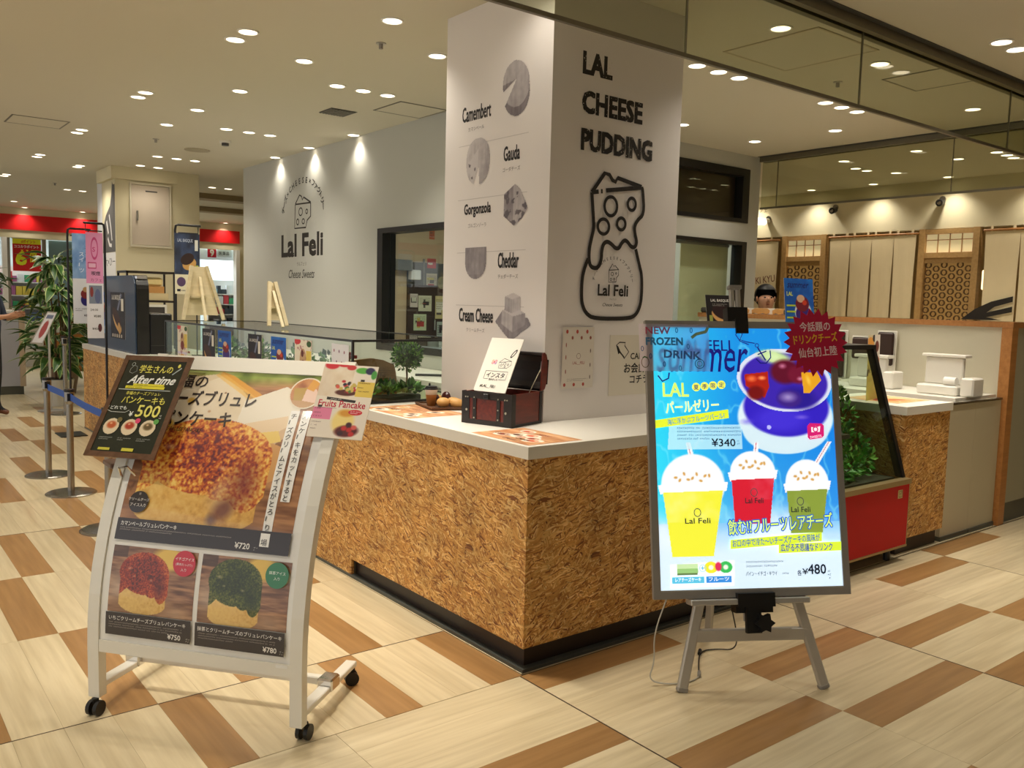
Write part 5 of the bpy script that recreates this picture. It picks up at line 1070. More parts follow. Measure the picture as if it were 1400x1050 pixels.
# wooden crates and shelf behind the plants
RK = 1.3
t = empty('wooden_rack', 'brown wooden rack with crates behind the plants', 'rack', (.75, 12.3, 0)); 
for z in (.25, .62, 1.0): part('shelf', B(((.45, 12.2, z), (1.1, 12.6, z+.025))), M('rack_wood', (136, 92, 50), .6, ns=8, na=.15), t)
for x, y in ((.45, 12.2), (1.07, 12.2), (.45, 12.57), (1.07, 12.57)): part('post', B(((x, y, 0), (x+.03, y+.03, 1.05))), MATS['rack_wood'], t)
for k, (x, z, lb) in enumerate(((.52, .645, 'orange-brown crate on the middle rack shelf'), (.52, .275, 'orange-brown crate on the low rack shelf'), (.52, 1.025, 'orange-brown crate on top of the rack'))): solo('crate', lb, 'crate', B(((x, 12.25, z+.0005), (x+.45, 12.55, z+.2)), bev=.005), M('crate_wood', (190, 128, 62), .6, ns=10, na=.15))

# ================================================================== CURVED CASTER SIGN
SPR = np.array([-.963, -.02, 0.]); SPL = np.array([-1.475, .634, 0.]); SW = .8307
wdv = (SPR-SPL)/SW; nbv = np.array([.788, .616, 0.])
_zs = np.linspace(0, 1.32, 400); _ss = .405*np.maximum(_zs-.25, 0)**2; _as = np.concatenate([[0], np.cumsum(np.hypot(np.diff(_zs), np.diff(_ss)))])
def surfA(P):
    z = np.interp(P[:, 1], _as, _zs); s = .405*np.maximum(z-.25, 0)**2; ds = .81*np.maximum(z-.25, 0)
    nx = 1/np.sqrt(1+ds*ds)
    out = SPL+P[:, :1]*wdv+(s-P[:, 2]*nx)[:, None]*nbv; out[:, 2] += z+P[:, 2]*ds*nx
    return out
def SA(t, a, w=0.): return Vector(surfA(np.array([[t, a, w]]))[0])
cs = empty('curved_sign', 'white curved rolling sign with large pancake posters', 'sign stand', tuple((SPL+SPR)/2+nbv*.2), 0)
def strip(t0, t1, a0, a1, w0, w1, n=14):
    m = MB(); vs = []; fs = []
    for k in range(n+1):
        a = a0+(a1-a0)*k/n; vs += [SA(t0, a, w0), SA(t1, a, w0), SA(t1, a, w1), SA(t0, a, w1)]
    for k in range(n):
        for q in range(4): i = 4*k+q; j = 4*k+(q+1) % 4; fs.append((i, j, j+4, i+4))
    fs += [(3, 2, 1, 0), (4*n, 4*n+1, 4*n+2, 4*n+3)]; m.add(vs, fs); return m
part('side_post', strip(-.002, .043, .062, 1.365, -.030, .008), FRAMEW, cs); part('side_post', strip(.787, .832, .062, 1.365, -.030, .008), FRAMEW, cs)
part('top_rail', strip(.0435, .7865, 1.300, 1.362, -.022, .006, 3), FRAMEW, cs); part('bottom_rail', strip(.0435, .7865, .232, .276, -.022, .006, 2), FRAMEW, cs)
part('poster_panel', strip(.0435, .7865, .2765, 1.2995, -.012, .0), M('sign_white', (240, 238, 232), .35, ns=4, na=.01), cs)
part('maker_label', strip(.735, .778, .262, .272, .0062, .0068, 1), WHITE, cs)
# base: side runners, cross bar, chrome clamps, casters
CLa = [Vector((-1.466, .602, 0)), Vector((-.938, .019, 0)), Vector((-.609, .309, 0)), Vector((-1.118, .912, 0))]
for a, b in ((0, 3), (1, 2)):
    p0 = SA(.02 if a == 0 else .81, .10, -.02); p1 = CLa[b]+Vector((0, 0, .085)); part('runner', MB().bar(p0, p1, .045, .022, bev=.003), FRAMEW, cs)
pm0 = SA(.02, .10, -.02).lerp(CLa[3]+Vector((0, 0, .085)), .52)+Vector((0, 0, .018)); pm1 = SA(.81, .10, -.02).lerp(CLa[2]+Vector((0, 0, .085)), .52)+Vector((0, 0, .018))
part('cross_bar', MB().bar(pm0, pm1, .03, .03, bev=.004), FRAMEW, cs)
for q, d in ((pm0, nbv), (pm1, nbv)):
    d = Vector(d); part('chrome_clamp', MB().bar(q-d*.035+Vector((0, 0, -.004)), q+d*.035+Vector((0, 0, -.004)), .062, .046, bev=.006), CHROME, cs)
for k, q in enumerate(CLa):
    m = MB(); ax = Vector(wdv) if k < 2 else Vector((.3, .95, 0)).normalized(); 
    for s_ in (-1, 1): m.cyl(q+ax*(.008*s_)+Vector((0, 0, .027)), q+ax*(.022*s_)+Vector((0, 0, .027)), .027, n=18)
    m.box((q.x-.010, q.y-.010, .045), (q.x+.010, q.y+.010, .062 if k < 2 else .076)); part('caster', m, BLACKP, cs)
p = Pr(surfA)
WCH = (244, 240, 228)
# main photograph
c = Cv(.68, .592, 300, (206, 170, 120)); w_, h_ = .68, .592
woodbg(c, (112, 66, 40), (196, 140, 92)); n = c.noise(7)
c.put(np.clip((c.Y-.50-.05*n)/.05, 0, 1), c.ramp(c.noise(12, 9), [(.2, (110, 132, 44)), (.5, (162, 180, 82)), (.9, (206, 210, 136))]))
c.poly([(.0, .25), (.0, .50), (.10, .56), (.22, .58), (.34, .52), (.40, .47), (.44, .30), (.2, .2)], (226, 206, 172)); c.put(c.pm([(.0, .3), (.10, .50), (.25, .575), (.42, .44), (.4, .3)])*c.noise(9), (246, 234, 212), .9)
c.poly([(.235, .592), (.29, .575), (.45, .49), (.44, .463), (.30, .54), (.23, .575)], (226, 160, 54)); c.poly([(.23, .592), (.44, .47), (.43, .45), (.21, .575)], (240, 190, 90), .6)
for x, y, r, cc in ((.15, .46, .02, (222, 176, 80)), (.09, .36, .03, (230, 180, 70)), (.28, .50, .006, (150, 110, 80)), (.24, .42, .008, (200, 160, 120))): c.ell(x, y, r, r*.8, cc, soft=.5)
c.poly([(.36, .32), (.37, .47), (.52, .54), (.60, .50), (.60, .40), (.46, .30)], (240, 230, 210)); c.poly([(.38, .30), (.40, .38), (.56, .42), (.58, .34), (.50, .28)], (236, 204, 160), .8)
c.poly([(.40, .14), (.385, .30), (.47, .33), (.60, .29), (.60, .19), (.47, .13)], (216, 160, 96)); c.poly([(.385, .30), (.46, .335), (.52, .33), (.41, .145), (.395, .16)], (244, 214, 120)); c.poly([(.36, .33), (.54, .36), (.56, .32), (.40, .28)], (242, 208, 110))
pancake(c, .285, -.03, .52, .42, ((104, 34, 50), (190, 78, 38), (232, 152, 58)), (250, 210, 110), (230, 178, 88), (186, 122, 44))
c.ell(.40, .06, .07, .05, (110, 60, 60), .8, soft=.7, a=.8); c.ell(.36, .02, .03, .03, (80, 60, 84), soft=.8, a=.6); c.ell(.37, .12, .05, .09, (206, 176, 150), -.4, soft=.8, a=.5)
c.emit(p, .07, .708)
p.w += .0009
# round inset photo
c = Cv(.124, .124, 70, (176, 110, 60)); c.put(np.ones_like(c.X), c.ramp(c.noise(22), [(.2, (120, 50, 30)), (.6, (196, 130, 80)), (1, (230, 180, 120))])); c.rect(0, 0, .124, .03, (196, 150, 100)); c.poly([(.02, .03), (.01, .08), (.06, .085), (.055, .03)], (186, 150, 70)); c.poly([(.055, .03), (.06, .08), (.10, .08), (.13, .02)], (236, 200, 180)); c.poly([(.06, .08), (.075, .124), (.11, .124), (.09, .07)], (222, 160, 70))
p.ell(.672, 1.225, .066, .066, (236, 222, 198), 36); c.emit(p, .61, 1.163, (c.ed(.062, .062, .0615, .0615) < 1))
TD = (44, 28, 22)
p.text('幸福の', .085, 1.228, .062, TD, .022, fit=.175); p.text('チーズブリュレ', .10, 1.150, .068, TD, .026, fit=.385, rot=.02); p.text('パンケーキ', .12, 1.068, .068, TD, .026, fit=.29, rot=.015); p.text('CHEESE BRULEE PANCAKE', .115, 1.042, .022, TD, .01, shear=.2, fit=.19)
# vertical strips
p.rect(.637, .655, .672, 1.150, (250, 248, 242), 6); p.vtext('チーズクリームとアイスがとろ〜り登場', .641, 1.142, .0272, .025, (34, 28, 26)); p.rect(.684, .812, .719, 1.150, (250, 248, 242), 4); p.vtext('パンケーキをカットすると', .688, 1.142, .0275, .025, (34, 28, 26))
BS = (40, 28, 26)
p.ell(.137, .768, .039, .039, BS, 30); p.text('クリームチーズ', .137, .772, .0125, (236, 230, 222), .01, al='c'); p.text('アイス入り', .137, .752, .0135, (236, 230, 222), .01, al='c'); p.text('新', .137, .793, .01, (200, 190, 180), al='c')
p.rect(.07, .632, .75, .708, BS, 6); p.text('カマンベールブリュレパンケーキ', .085, .683, .0185, (244, 240, 234), .014, fit=.225); p.tiny(.085, .673, .44, .0045, (170, 160, 152), 2, seed=2); p.text('¥720', .545, .642, .028, (244, 240, 234), .02); p.tiny(.618, .647, .012, .005, (200, 196, 190), 2)
p.rect(.637, .655, .672, .70, (250, 248, 242)); p.text('場', .641, .66, .025, (34, 28, 26), .01)
for u0, art in ((.072, 0), (.428, 1)):
    w_, h_ = .338, .231
    c = Cv(w_, h_, 150, (160, 110, 80)); c.seed = 40+art*9; woodbg(c, (104, 66, 46), (196, 146, 106)); c.ell(.05, .08, .12, .09, (214, 196, 176), soft=.9, a=.6); c.ell(.25, .02, .12, .05, (206, 180, 156), soft=.9, a=.5); c.rect(.0, .19, .06, h_, (60, 40, 30), .6); c.ell(.23, .20, .08, .05, (240, 200, 90), soft=.4); c.ell(.30, .18, .05, .03, (236, 226, 200), soft=.3)
    if art == 0: pancake(c, .135, .0, .20, .215, ((74, 12, 6), (140, 36, 10), (186, 66, 22)), (226, 130, 60), (232, 190, 110), (206, 150, 60))
    else: pancake(c, .135, -.01, .205, .235, ((30, 44, 8), (52, 64, 14), (84, 98, 24)), (140, 130, 70), (238, 196, 116), (212, 156, 70))
    w_keep = p.w; p.w = .0005; c.emit(p, u0, .381); p.w = w_keep+.0004
    p.rect(u0, .302, u0+w_, .381, BS, 6)
    if art == 0:
        p.ell(u0+.292, .572, .044, .044, (206, 24, 52), 30); p.text('イチゴアイス', u0+.292, .582, .0125, (250, 240, 240), .01, al='c'); p.text('(果肉たっぷり)', u0+.292, .565, .010, (250, 240, 240), .005, al='c'); p.text('入り', u0+.292, .546, .0125, (250, 240, 240), .01, al='c')
        p.text('いちごクリームチーズブリュレパンケーキ', u0+.014, .356, .0165, (244, 240, 234), .012, fit=.305); p.text('¥750', u0+.25, .311, .025, (244, 240, 234), .02)
    else:
        p.ell(u0+.292, .566, .043, .043, (44, 130, 84), 30); p.text('抹茶アイス', u0+.292, .569, .0125, (240, 250, 240), .01, al='c'); p.text('入り', u0+.292, .551, .0125, (240, 250, 240), .01, al='c')
        p.text('抹茶とクリームチーズのブリュレパンケーキ', u0+.01, .356, .0165, (244, 240, 234), .012, fit=.318); p.text('¥780', u0+.26, .311, .025, (244, 240, 234), .02)
    p.tiny(u0+.014, .345, .29, .0042, (170, 160, 152), 3, gap=1.9, seed=11+art); p.tiny(u0+.322, .316, .014, .005, (200, 196, 190), 2)
p.put('poster_print', cs, INK_GLOSS)
# after-time board clipped to the sign
ce = np.array((-1.2695, .7139, 1.0845)); e1 = np.array((.5937, -.8046, .0091)); e2 = np.array((.4489, .3406, .8261)); wA, hA = .299, .4228
e1 /= np.linalg.norm(e1); e2 -= e1*(e1@e2); e2 /= np.linalg.norm(e2); nA = np.cross(e1, e2); ceA = ce+nA*.0
# push towards the viewer so it clears the curved panel
tt = empty('price_board', 'black After time menu board with wooden frame clipped to the sign corner', 'board', tuple(ceA-e2*hA/2))
def pbox(o, e1, e2, n, u0, u1, v0, v1, w0, w1, m=None):
    m = m or MB(); P = lambda u, v, w: tuple(o+e1*u+e2*v+n*w)
    m.add([P(u0, v0, w0), P(u1, v0, w0), P(u1, v1, w0), P(u0, v1, w0), P(u0, v0, w1), P(u1, v0, w1), P(u1, v1, w1), P(u0, v1, w1)], [(0, 3, 2, 1), (4, 5, 6, 7), (0, 1, 5, 4), (1, 2, 6, 5), (2, 3, 7, 6), (3, 0, 4, 7)]); return m
oA = ceA-e1*wA/2-e2*hA/2; fb = .021
m = pbox(oA, e1, e2, nA, 0, wA, 0, fb, 0, .006); pbox(oA, e1, e2, nA, 0, wA, hA-fb, hA, 0, .006, m); pbox(oA, e1, e2, nA, 0, fb, fb, hA-fb, 0, .006, m); pbox(oA, e1, e2, nA, wA-fb, wA, fb, hA-fb, 0, .006, m)
part('frame', m, mat_wood('walnut_print', (88, 58, 40), (110, 76, 54), .25, sx=4, sy=40, coat=.6), tt); part('board', pbox(oA, e1, e2, nA, fb, wA-fb, fb, hA-fb, 0, .004), M('board_black', (24, 34, 28), .12, coat=.8, ns=5, na=.1), tt)
p = Pr(plane(oA+nA*.004, e1, e2)); Y_ = (226, 216, 90); Wt = (238, 238, 230)
p.line([(.045, .365), (.055, .38), (.07, .375), (.075, .355), (.06, .345), (.045, .35), (.045, .365)], .002, (150, 156, 150)); p.ring(.05, .385, .008, .008, .002, (150, 156, 150)); p.line([(.235, .345), (.265, .375)], .005, (150, 160, 160)); p.ell(.252, .383, .006, .008, Y_, 10)
p.text('学生さんの', .085, .352, .036, Y_, .02, fit=.145); p.text('After time', .055, .303, .05, Wt, .03, shear=.45, fit=.205)
p.rect(.085, .293, .22, .302, (222, 210, 40)); p.rect(.055, .281, .225, .292, (222, 210, 40)); p.tiny(.10, .294, .1, .006, (60, 60, 20)); p.tiny(.065, .283, .14, .006, (60, 60, 20)); p.line([(.03, .276), (.255, .276)], .003, (190, 196, 190))
p.text('幸福のチーズブリュレ', .07, .255, .016, Y_, .01, fit=.15); p.text('パンケーキも', .065, .220, .034, Y_, .018, fit=.185)
p.text('どれでも', .03, .192, .017, Wt, .012, fit=.07); p.line([(.022, .205), (.018, .188), (.04, .180), (.1, .180), (.115, .19)], .0015, Wt); p.text('¥', .12, .165, .028, Wt, .02); p.text('500', .148, .165, .066, (232, 222, 110), .02, fit=.098, fith=.048); p.tiny(.252, .17, .012, .006, Wt, 3)
for k, (cc, bc_) in enumerate((((190, 84, 34), (110, 96, 50)), ((176, 50, 22), (220, 60, 110)), ((96, 74, 34), (90, 160, 70)))):
    c = Cv(.072, .072, 34, (24, 34, 28)); c.ell(.036, .036, .034, .034, (226, 206, 172)); c.ell(.036, .042, .024, .018, cc, soft=.4); c.ell(.032, .048, .008, .005, (240, 200, 160), soft=.8); c.emit(p, .03+.078*k, .085, c.ed(.036, .036, .034, .034) < 1); p.ell(.092+.078*k, .148, .011, .011, bc_, 16); p.tiny(.035+.08*k, .074, .055, .0045, (180, 180, 170), 2, seed=k)
p.rect(.05, .026, .10, .036, (200, 190, 60)); p.rect(.15, .026, .20, .038, (210, 200, 60)); p.put('board_print', tt, INK_GLOSS)
part('clip', MB().tube([SA(.10, .86, .012), SA(.085, .88, .05), SA(.07, .87, .07), SA(.06, .85, .03)], .005, 6), CHROME, tt)
part('bracket', B(((-1.36, .78, .845), (-1.30, .90, .865)), bev=.004), M('bracket_brown', (92, 62, 44), .4), tt)
# fruits pancake flyer
ce = np.array((-.7293, .1603, 1.1344)); e1 = np.array((.6647, -.7466, -.0261)); e2 = np.array((.4137, .3387, .8451)); wF, hF = .205, .29; e1 /= np.linalg.norm(e1); e2 -= e1*(e1@e2); e2 /= np.linalg.norm(e2)
fl, p = card('fruits_flyer', 'pink and cream Fruits Pancake flyer fixed to the right edge of the curved sign', 'flyer', ce-e1*wF/2-e2*hF/2, e1, e2, wF, hF, .003, M('flyer_back', (232, 222, 206), .4))
c = Cv(wF, hF, 130, (232, 220, 202)); c.ell(.075, .235, .06, .05, (240, 228, 206), soft=.4); c.put(c.noise(30)*(c.Y > .16)*(c.X < .12), (214, 186, 150), .7)
for x, y, rx, ry, cc in ((.03, .285, .03, .018, (206, 40, 50)), (.075, .287, .025, .008, (206, 50, 56)), (.105, .28, .02, .012, (200, 50, 50)), (.15, .27, .03, .014, (88, 168, 60)), (.178, .27, .02, .016, (34, 30, 74)), (.195, .255, .012, .02, (70, 150, 60)), (.105, .178, .045, .014, (84, 34, 22))): c.ell(x, y, rx, ry, cc, soft=.25)
rf_ = random.Random(12)
for k in range(26):
    f = rf_.random(); c.ell(.075+.06*f+rf_.uniform(-.02, .02), .180+.05*rf_.random()*(1-abs(f-.5)), rf_.uniform(.006, .012), rf_.uniform(.005, .010), rf_.choice([(190, 44, 50), (216, 90, 70), (40, 30, 50), (120, 36, 40), (206, 180, 90), (84, 120, 50)]), rf_.uniform(0, 3), soft=.35)
c.rect(.14, .165, wF, .225, (226, 196, 84)); c.rect(.0, .07, .07, .115, (226, 128, 160)); c.ell(.12, .065, .048, .055, (240, 214, 130), soft=.3); c.ell(.125, .098, .036, .018, (214, 150, 50), soft=.5); c.ell(.14, .03, .05, .026, (88, 24, 26), .1, soft=.3)
for x, y in ((.12, .02), (.15, .035), (.145, .055), (.165, .045), (.16, .02), (.13, .04)): c.ell(x, y, .013, .011, random.choice([(196, 40, 40), (60, 20, 34), (214, 90, 80)]), soft=.4)
c.put(np.clip(c.noise(8)-.1, 0, 1)*(c.X > .05)*(c.Y < .11)*.0, (0, 0, 0)); c.emit(p, 0, 0)
p.poly([(.04, .158), (.15, .150), (.148, .140), (.04, .147)], (40, 34, 30)); p.tiny(.055, .148, .08, .005, (220, 214, 200)); p.text('Fruits Pancake', .014, .119, .034, (190, 30, 60), .025, fit=.175, fith=.026); p.tiny(.014, .113, .15, .003, (60, 50, 50)); p.ell(.158, .103, .026, .011, (206, 44, 56), 20); p.tiny(.14, .104, .034, .004, (250, 230, 230), 2)
for k in range(2): p.rect(.15-.135*k, .226-.11*k, .165-.135*k, .234-.11*k, (44, 36, 30))
for k, (u, v, w) in enumerate(((.145, .218, .05), (.145, .2, .045), (.145, .185, .05), (.006, .108, .04), (.006, .092, .045), (.006, .078, .04), (.006, .056, .04), (.006, .043, .04), (.006, .03, .04))): p.tiny(u, v, w, .0045, (96, 50, 50), seed=k)
p.put('flyer_print', fl)

# ================================================================== LIT SIGN ON AN EASEL
BLc = np.array((.289, -.431, .378)); e1 = np.array((.858, -.514, .011)); e2 = np.array((.109, .19, .976)); e1 /= np.linalg.norm(e1); e2 -= e1*(e1@e2); e2 /= np.linalg.norm(e2); nB = np.cross(e1, e2); WB, HB = .80, 1.09
ls = empty('light_panel', 'backlit summer drink poster panel in a grey metal frame held by the easel', 'light panel', tuple(BLc+e1*WB/2)); f_b = .028
def fr_piece(poly):
    m = MB(); n = len(poly); P = lambda u, v, w: tuple(BLc+e1*u+e2*v+nB*w)
    m.add([P(*q, -.022) for q in poly]+[P(*q, .004) for q in poly], [tuple(range(n-1, -1, -1)), tuple(range(n, 2*n))]+[(i, (i+1) % n, n+(i+1) % n, n+i) for i in range(n)]); return m
for poly in ([(0, 0), (WB, 0), (WB-f_b, f_b), (f_b, f_b)], [(WB, 0), (WB, HB), (WB-f_b, HB-f_b), (WB-f_b, f_b)], [(WB, HB), (0, HB), (f_b, HB-f_b), (WB-f_b, HB-f_b)], [(0, HB), (0, 0), (f_b, f_b), (f_b, HB-f_b)]): part('frame_bar', fr_piece(poly), ALU_D, ls)
part('inner_bead', (lambda m: m)(pbox(BLc, e1, e2, nB, f_b, WB-f_b, f_b, f_b+.005, -.002, .0035)), ALU, ls)
part('back_plate', pbox(BLc, e1, e2, nB, f_b, WB-f_b, f_b, HB-f_b, -.02, -.004), FRAMEW, ls)
iw, ih = WB-2*f_b, HB-2*f_b; oB = BLc+e1*f_b+e2*f_b-nB*.002
def U(px, py):      # artwork layout: positions measured on the poster, in its own plane
    v = (805.5-py)/358.5; xl = 892+11*(1-v); xr = 1131+23*(1-v); return ((px-xl)/(xr-xl)*iw, v*ih)
sx_ = iw/242.; sy_ = ih/358.5
c = Cv(iw, ih, 300, (20, 140, 230)); n = c.noise(4, 3, 4); n2 = c.noise(9, 5, 4)
V_ = c.Y/ih; Un = c.X/iw
base = c.ramp(V_, [(0, (206, 232, 250)), (.12, (206, 232, 250)), (.2, (180, 218, 246)), (.32, (60, 160, 232)), (.6, (24, 140, 228)), (1, (24, 142, 226))]); c.put(np.ones_like(V_), base)
c.put(np.clip(1-Un*1.9-.1, 0, 1)*(V_ > .25), (50, 224, 246), .95); c.put(np.clip(Un-.6, 0, 1)*(V_ > .25), (10, 96, 220), .7)
c.put(np.clip((1-np.abs(n2-.52)*26), 0, 1)*(V_ > .25), (130, 226, 250), .45)
c.put(np.clip((n-.45)*5, 0, 1)*np.clip((.36-V_)*8, 0, 1), (226, 240, 252), .9); c.put(np.clip((.18-V_)*20, 0, 1), (212, 234, 250), .9)
E = lambda px, py, rx, ry, col, rot=0, soft=.05, a=1.: c.ell(*U(px, py), rx*sx_, ry*sy_, col, rot, soft, a)
# bowl
E(1073, 572, 67, 50, (214, 234, 244)); E(1073, 590, 60, 34, (206, 230, 242)); E(1074, 558, 61, 43, (50, 32, 190), soft=.08); E(1066, 575, 46, 22, (64, 46, 210), soft=.5)
c.put(((c.ed(*U(1071, 520), 65*sx_, 44*sy_, -.10) < 1)).astype(float), (212, 220, 240)); E(1071, 521, 61.5, 40.5, (58, 36, 170), -.10, .06); E(1090, 545, 32, 20, (40, 26, 140), -.2, .5)
nn_ = c.noise(16); E(1058, 488, 30, 12, (186, 218, 150), -.2, .5); E(1055, 487, 14, 8, (206, 232, 170), -.2, .6); E(1072, 508, 24, 20, (92, 16, 40), 0, .3); E(1090, 512, 17, 15, (110, 22, 48), 0, .3); E(1068, 500, 7, 5, (190, 110, 140), 0, .9); E(1093, 518, 6, 4, (206, 130, 160), 0, .9)
c.poly([U(1016, 512), U(1048, 508), U(1050, 530), U(1044, 545), U(1018, 528)], (168, 34, 20)); E(1032, 538, 14, 12, (112, 18, 20), 0, .4); E(1026, 518, 9, 6, (236, 110, 60), 0, .8); E(1040, 517, 7, 4, (250, 150, 90), 0, .8)
c.poly([U(1094, 509), U(1098, 538), U(1106, 538), U(1122, 520), U(1116, 508)], (222, 158, 34)); E(1104, 520, 4, 10, (240, 190, 70), .3, .8); E(1078, 546, 20, 14, (60, 34, 130), 0, .3); E(1076, 544, 15, 9, (176, 160, 214), 0, .9, .8); E(1050, 586, 3, 3, (180, 180, 250)); E(1020, 578, 12, 6, (110, 90, 226), 0, .9, .6); E(1095, 572, 12, 4, (130, 110, 226), 0, .9, .7)
# cups
def cup(px, top, lid, wl, bot, wb, col, col2, sx0, sy0):
    c.poly([U(px-2+sx0, sy0), U(px+4+sx0, sy0), U(px+6, top+20), U(px-2, top+20)], (236, 242, 248)); c.poly([U(px+sx0, sy0), U(px+1+sx0, sy0), U(px+2, top+20), U(px+1, top+20)], (196, 60, 80))
    E(px, lid-4, wl*.92, (lid-top), (240, 244, 250), 0, .06); E(px, lid-3, wl, 6, (250, 252, 254), 0, .2); c.poly([U(px-wl, lid-4), U(px+wl, lid-7), U(px+wl-2, lid+5), U(px-wl+3, lid+8)], (248, 250, 253))
    P4 = [U(px-wl*.86, lid+6), U(px+wl*.86, lid+4), U(px+wb, bot), U(px-wb, bot)]; c.poly(P4, col); mk = c.pm(P4); c.put(mk*np.clip((c.noise(14)-.35)*2, 0, 1)*((c.Y > U(px, (lid+bot)/2)[1])), col2, .8)
    for k in range(9): E(px+wl*(-.5+.12*k), lid-14+5*math.sin(k*2.3), 3.2, 2.2, (206, 160, 90), k, .4)
cup(947, 625, 668, 47, 760, 28, (232, 232, 60), (240, 240, 150), -8, 606); cup(1028, 622, 652, 34, 718, 24, (206, 30, 50), (226, 90, 110), 4, 606); cup(1103, 634, 668, 33, 732, 22, (132, 152, 60), (160, 176, 110), 30, 606)
c.poly([U(915, 582), U(1012, 582), U(1014, 616), U(913, 616)], (196, 234, 246), .8)
c.put(c.pm([U(916, 770), U(1003, 766), U(1003, 800), U(916, 802)]), (244, 250, 254))
c.rect(*U(925, 782), *U(953, 771), (150, 196, 120)); c.rect(*U(925, 776), *U(953, 770), (196, 226, 170)); c.rect(*U(925, 784), *U(953, 782), (96, 120, 70))
for x, cc in ((971, (236, 226, 50)), (991, (60, 186, 90))): E(x, 775, 9, 8, cc); E(x, 775, 4, 4, (240, 246, 230), 0, .4)
E(981, 774, 5, 7, (214, 50, 90), 0, .3)
ls_mat = INK_LED
p = Pr(plane(oB, e1, e2)); c.emit(p, 0, 0)
NV = (22, 24, 110); LM = (214, 240, 110)
def T(t, px, py, px2, hgt, col, bold=.02, rot=0, **k):
    u, v = U(px, py); u2, _ = U(px2, py); return p.text(t, u, v, hgt*sy_*1.35, col, bold, rot=rot, fit=(u2-u)/math.cos(rot), fith=None, **k)
u, v = U(925, 479); p.text('LAL FELI', u, v, .05, NV, .012, fit=U(997, 479)[0]-u, fith=15*sy_); u, v = U(898, 509); p.text('summer', u, v, .12, NV, .006, shear=.25, fit=U(1022, 509)[0]-u, fith=33*sy_)
p.line([U(*q) for q in ((1022, 470), (1010, 465), (1004, 456), (1008, 450), (1013, 455), (1010, 463), (1018, 466), (1030, 468))], .004, NV); p.ring(*U(1033, 471), .009, .009, .003, NV); p.line([U(1034, 474), U(1045, 492)], .006, NV); p.line([U(1034, 484), U(1046, 479)], .005, NV); p.line([U(*q) for q in ((1032, 490), (1038, 496), (1046, 496), (1052, 488), (1051, 478))], .005, NV); p.line([U(*q) for q in ((900, 514), (906, 522), (914, 518), (915, 510))], .006, NV)
T('LAL', 907, 543, 941, 20, LM, .03)
for k in range(4): a, b = U(951+11.3*k, 530-1.1*k); p.ell(a, b, .017, .017, (238, 240, 90), 20); p.text('夏季限定'[k], a, b-.009, .022, NV, .015, al='c')
T('パールゼリー', 911, 566, 982, 14, (238, 248, 170), .03, rot=.06)
q = [U(896, 586), U(994, 573), U(995, 560+5), U(896, 576)]; p.poly([U(895, 587), U(995, 573), U(994, 561), U(895, 576)], (222, 236, 50)); T('海に浮かぶフルーツパール?', 913, 582, 990, 6.5, (40, 140, 190), .012, rot=.115)
p.tiny(*U(925, 588), .26, .008, (60, 90, 120), 4, gap=1.75, seed=5); T('¥340', 972, 612, 1004, 11, (20, 26, 40), .02); p.tiny(*U(1006, 606), .012, .007, (60, 90, 120), 2)
for px, py, s_ in ((953, 716, .085), (1030, 690, .062), (1094, 703, .066)): a, b = U(px, py); p.text('Lal Feli', a, b, .03, (40, 40, 44), .02, fit=s_*1.2, al='c'); p.ring(a+.0, b+.042, .015, .017, .003, (70, 70, 70), 14)
# pink tag
a, b = U(1114, 592); R_ = .035; p.poly([(a+R_*x*1.1, b+R_*y) for x, y in ((-.9, -.7), (-.7, -.95), (.65, -.75), (.9, -.5), (.95, .65), (.7, .9), (-.6, .95), (-.9, .6))], (206, 30, 110)); p.poly([(a+R_*x, b+R_*y) for x, y in ((-.5, -.1), (-.5, .5), (-.2, .45), (0, .6), (.25, .5), (.6, .6), (.5, -.05))], (250, 240, 246)); p.ring(a, b+.008, .012, .012, .005, (206, 30, 110)); p.text('SWEETS', a, b-.026, .014, (250, 220, 236), .01, rot=.12, al='c')
# slogan
def outlined(t, px, py, px2, h, rot):
    u, v = U(px, py); f = (U(px2, py)[0]-u)/math.cos(rot)
    for dx, dy in ((-1, 0), (1, 0), (0, 1), (0, -1), (-.7, -.7), (.7, .7), (-.7, .7), (.7, -.7)): p.text(t, u+dx*.003, v+dy*.003, h, (24, 90, 190), .03, rot=rot, fit=f)
    p.text(t, u, v, h, (214, 244, 110), .012, rot=rot, fit=f)
outlined('飲む!?フルーツレアチーズ', 995, 731, 1139, .064, .055)
p.poly([U(997, 751), U(1123, 743), U(1123, 731), U(997, 739)], (212, 234, 60)); T('お口の中で冷た〜いチーズケーキの風味が', 1000, 748, 1121, 8, (24, 90, 180), .012, rot=.05); p.poly([U(1063, 758), U(1150, 756), U(1150, 744), U(1063, 746)], (212, 234, 60)); T('広がる不思議なドリンク', 1066, 755, 1138, 8.5, (24, 60, 170), .016)
p.tiny(*U(1018, 770), .15, .0075, (70, 80, 100), 2, gap=2.2, seed=8); T('パイン・イチゴ・キウイ', 1018, 787, 1061, 5, (30, 40, 60), .01); p.tiny(*U(1068, 786), .05, .007, (60, 70, 90)); T('各', 1089, 788, 1095, 6, (30, 40, 60), .015); T('¥', 1096, 787, 1104, 8, (20, 26, 40), .02); u, v = U(1104, 787); p.text('480', u, v, .06, (20, 26, 40), .02, fit=U(1129, 787)[0]-u, fith=13*sy_); p.tiny(*U(1131, 785), .012, .008, (60, 70, 90), 3)
for x0, x1, t_, cc in ((918, 961, 'レアチーズケーキ', (90, 190, 226)), (964, 998, 'フルーツ', (60, 140, 220))): a, b = U(x0, 795); a2, b2 = U(x1, 786.5); p.rect(a, b, a2, b2, cc); p.text(t_, (a+a2)/2, b+.007, .018, (246, 250, 252), .015, al='c', fit=(a2-a)*.8)
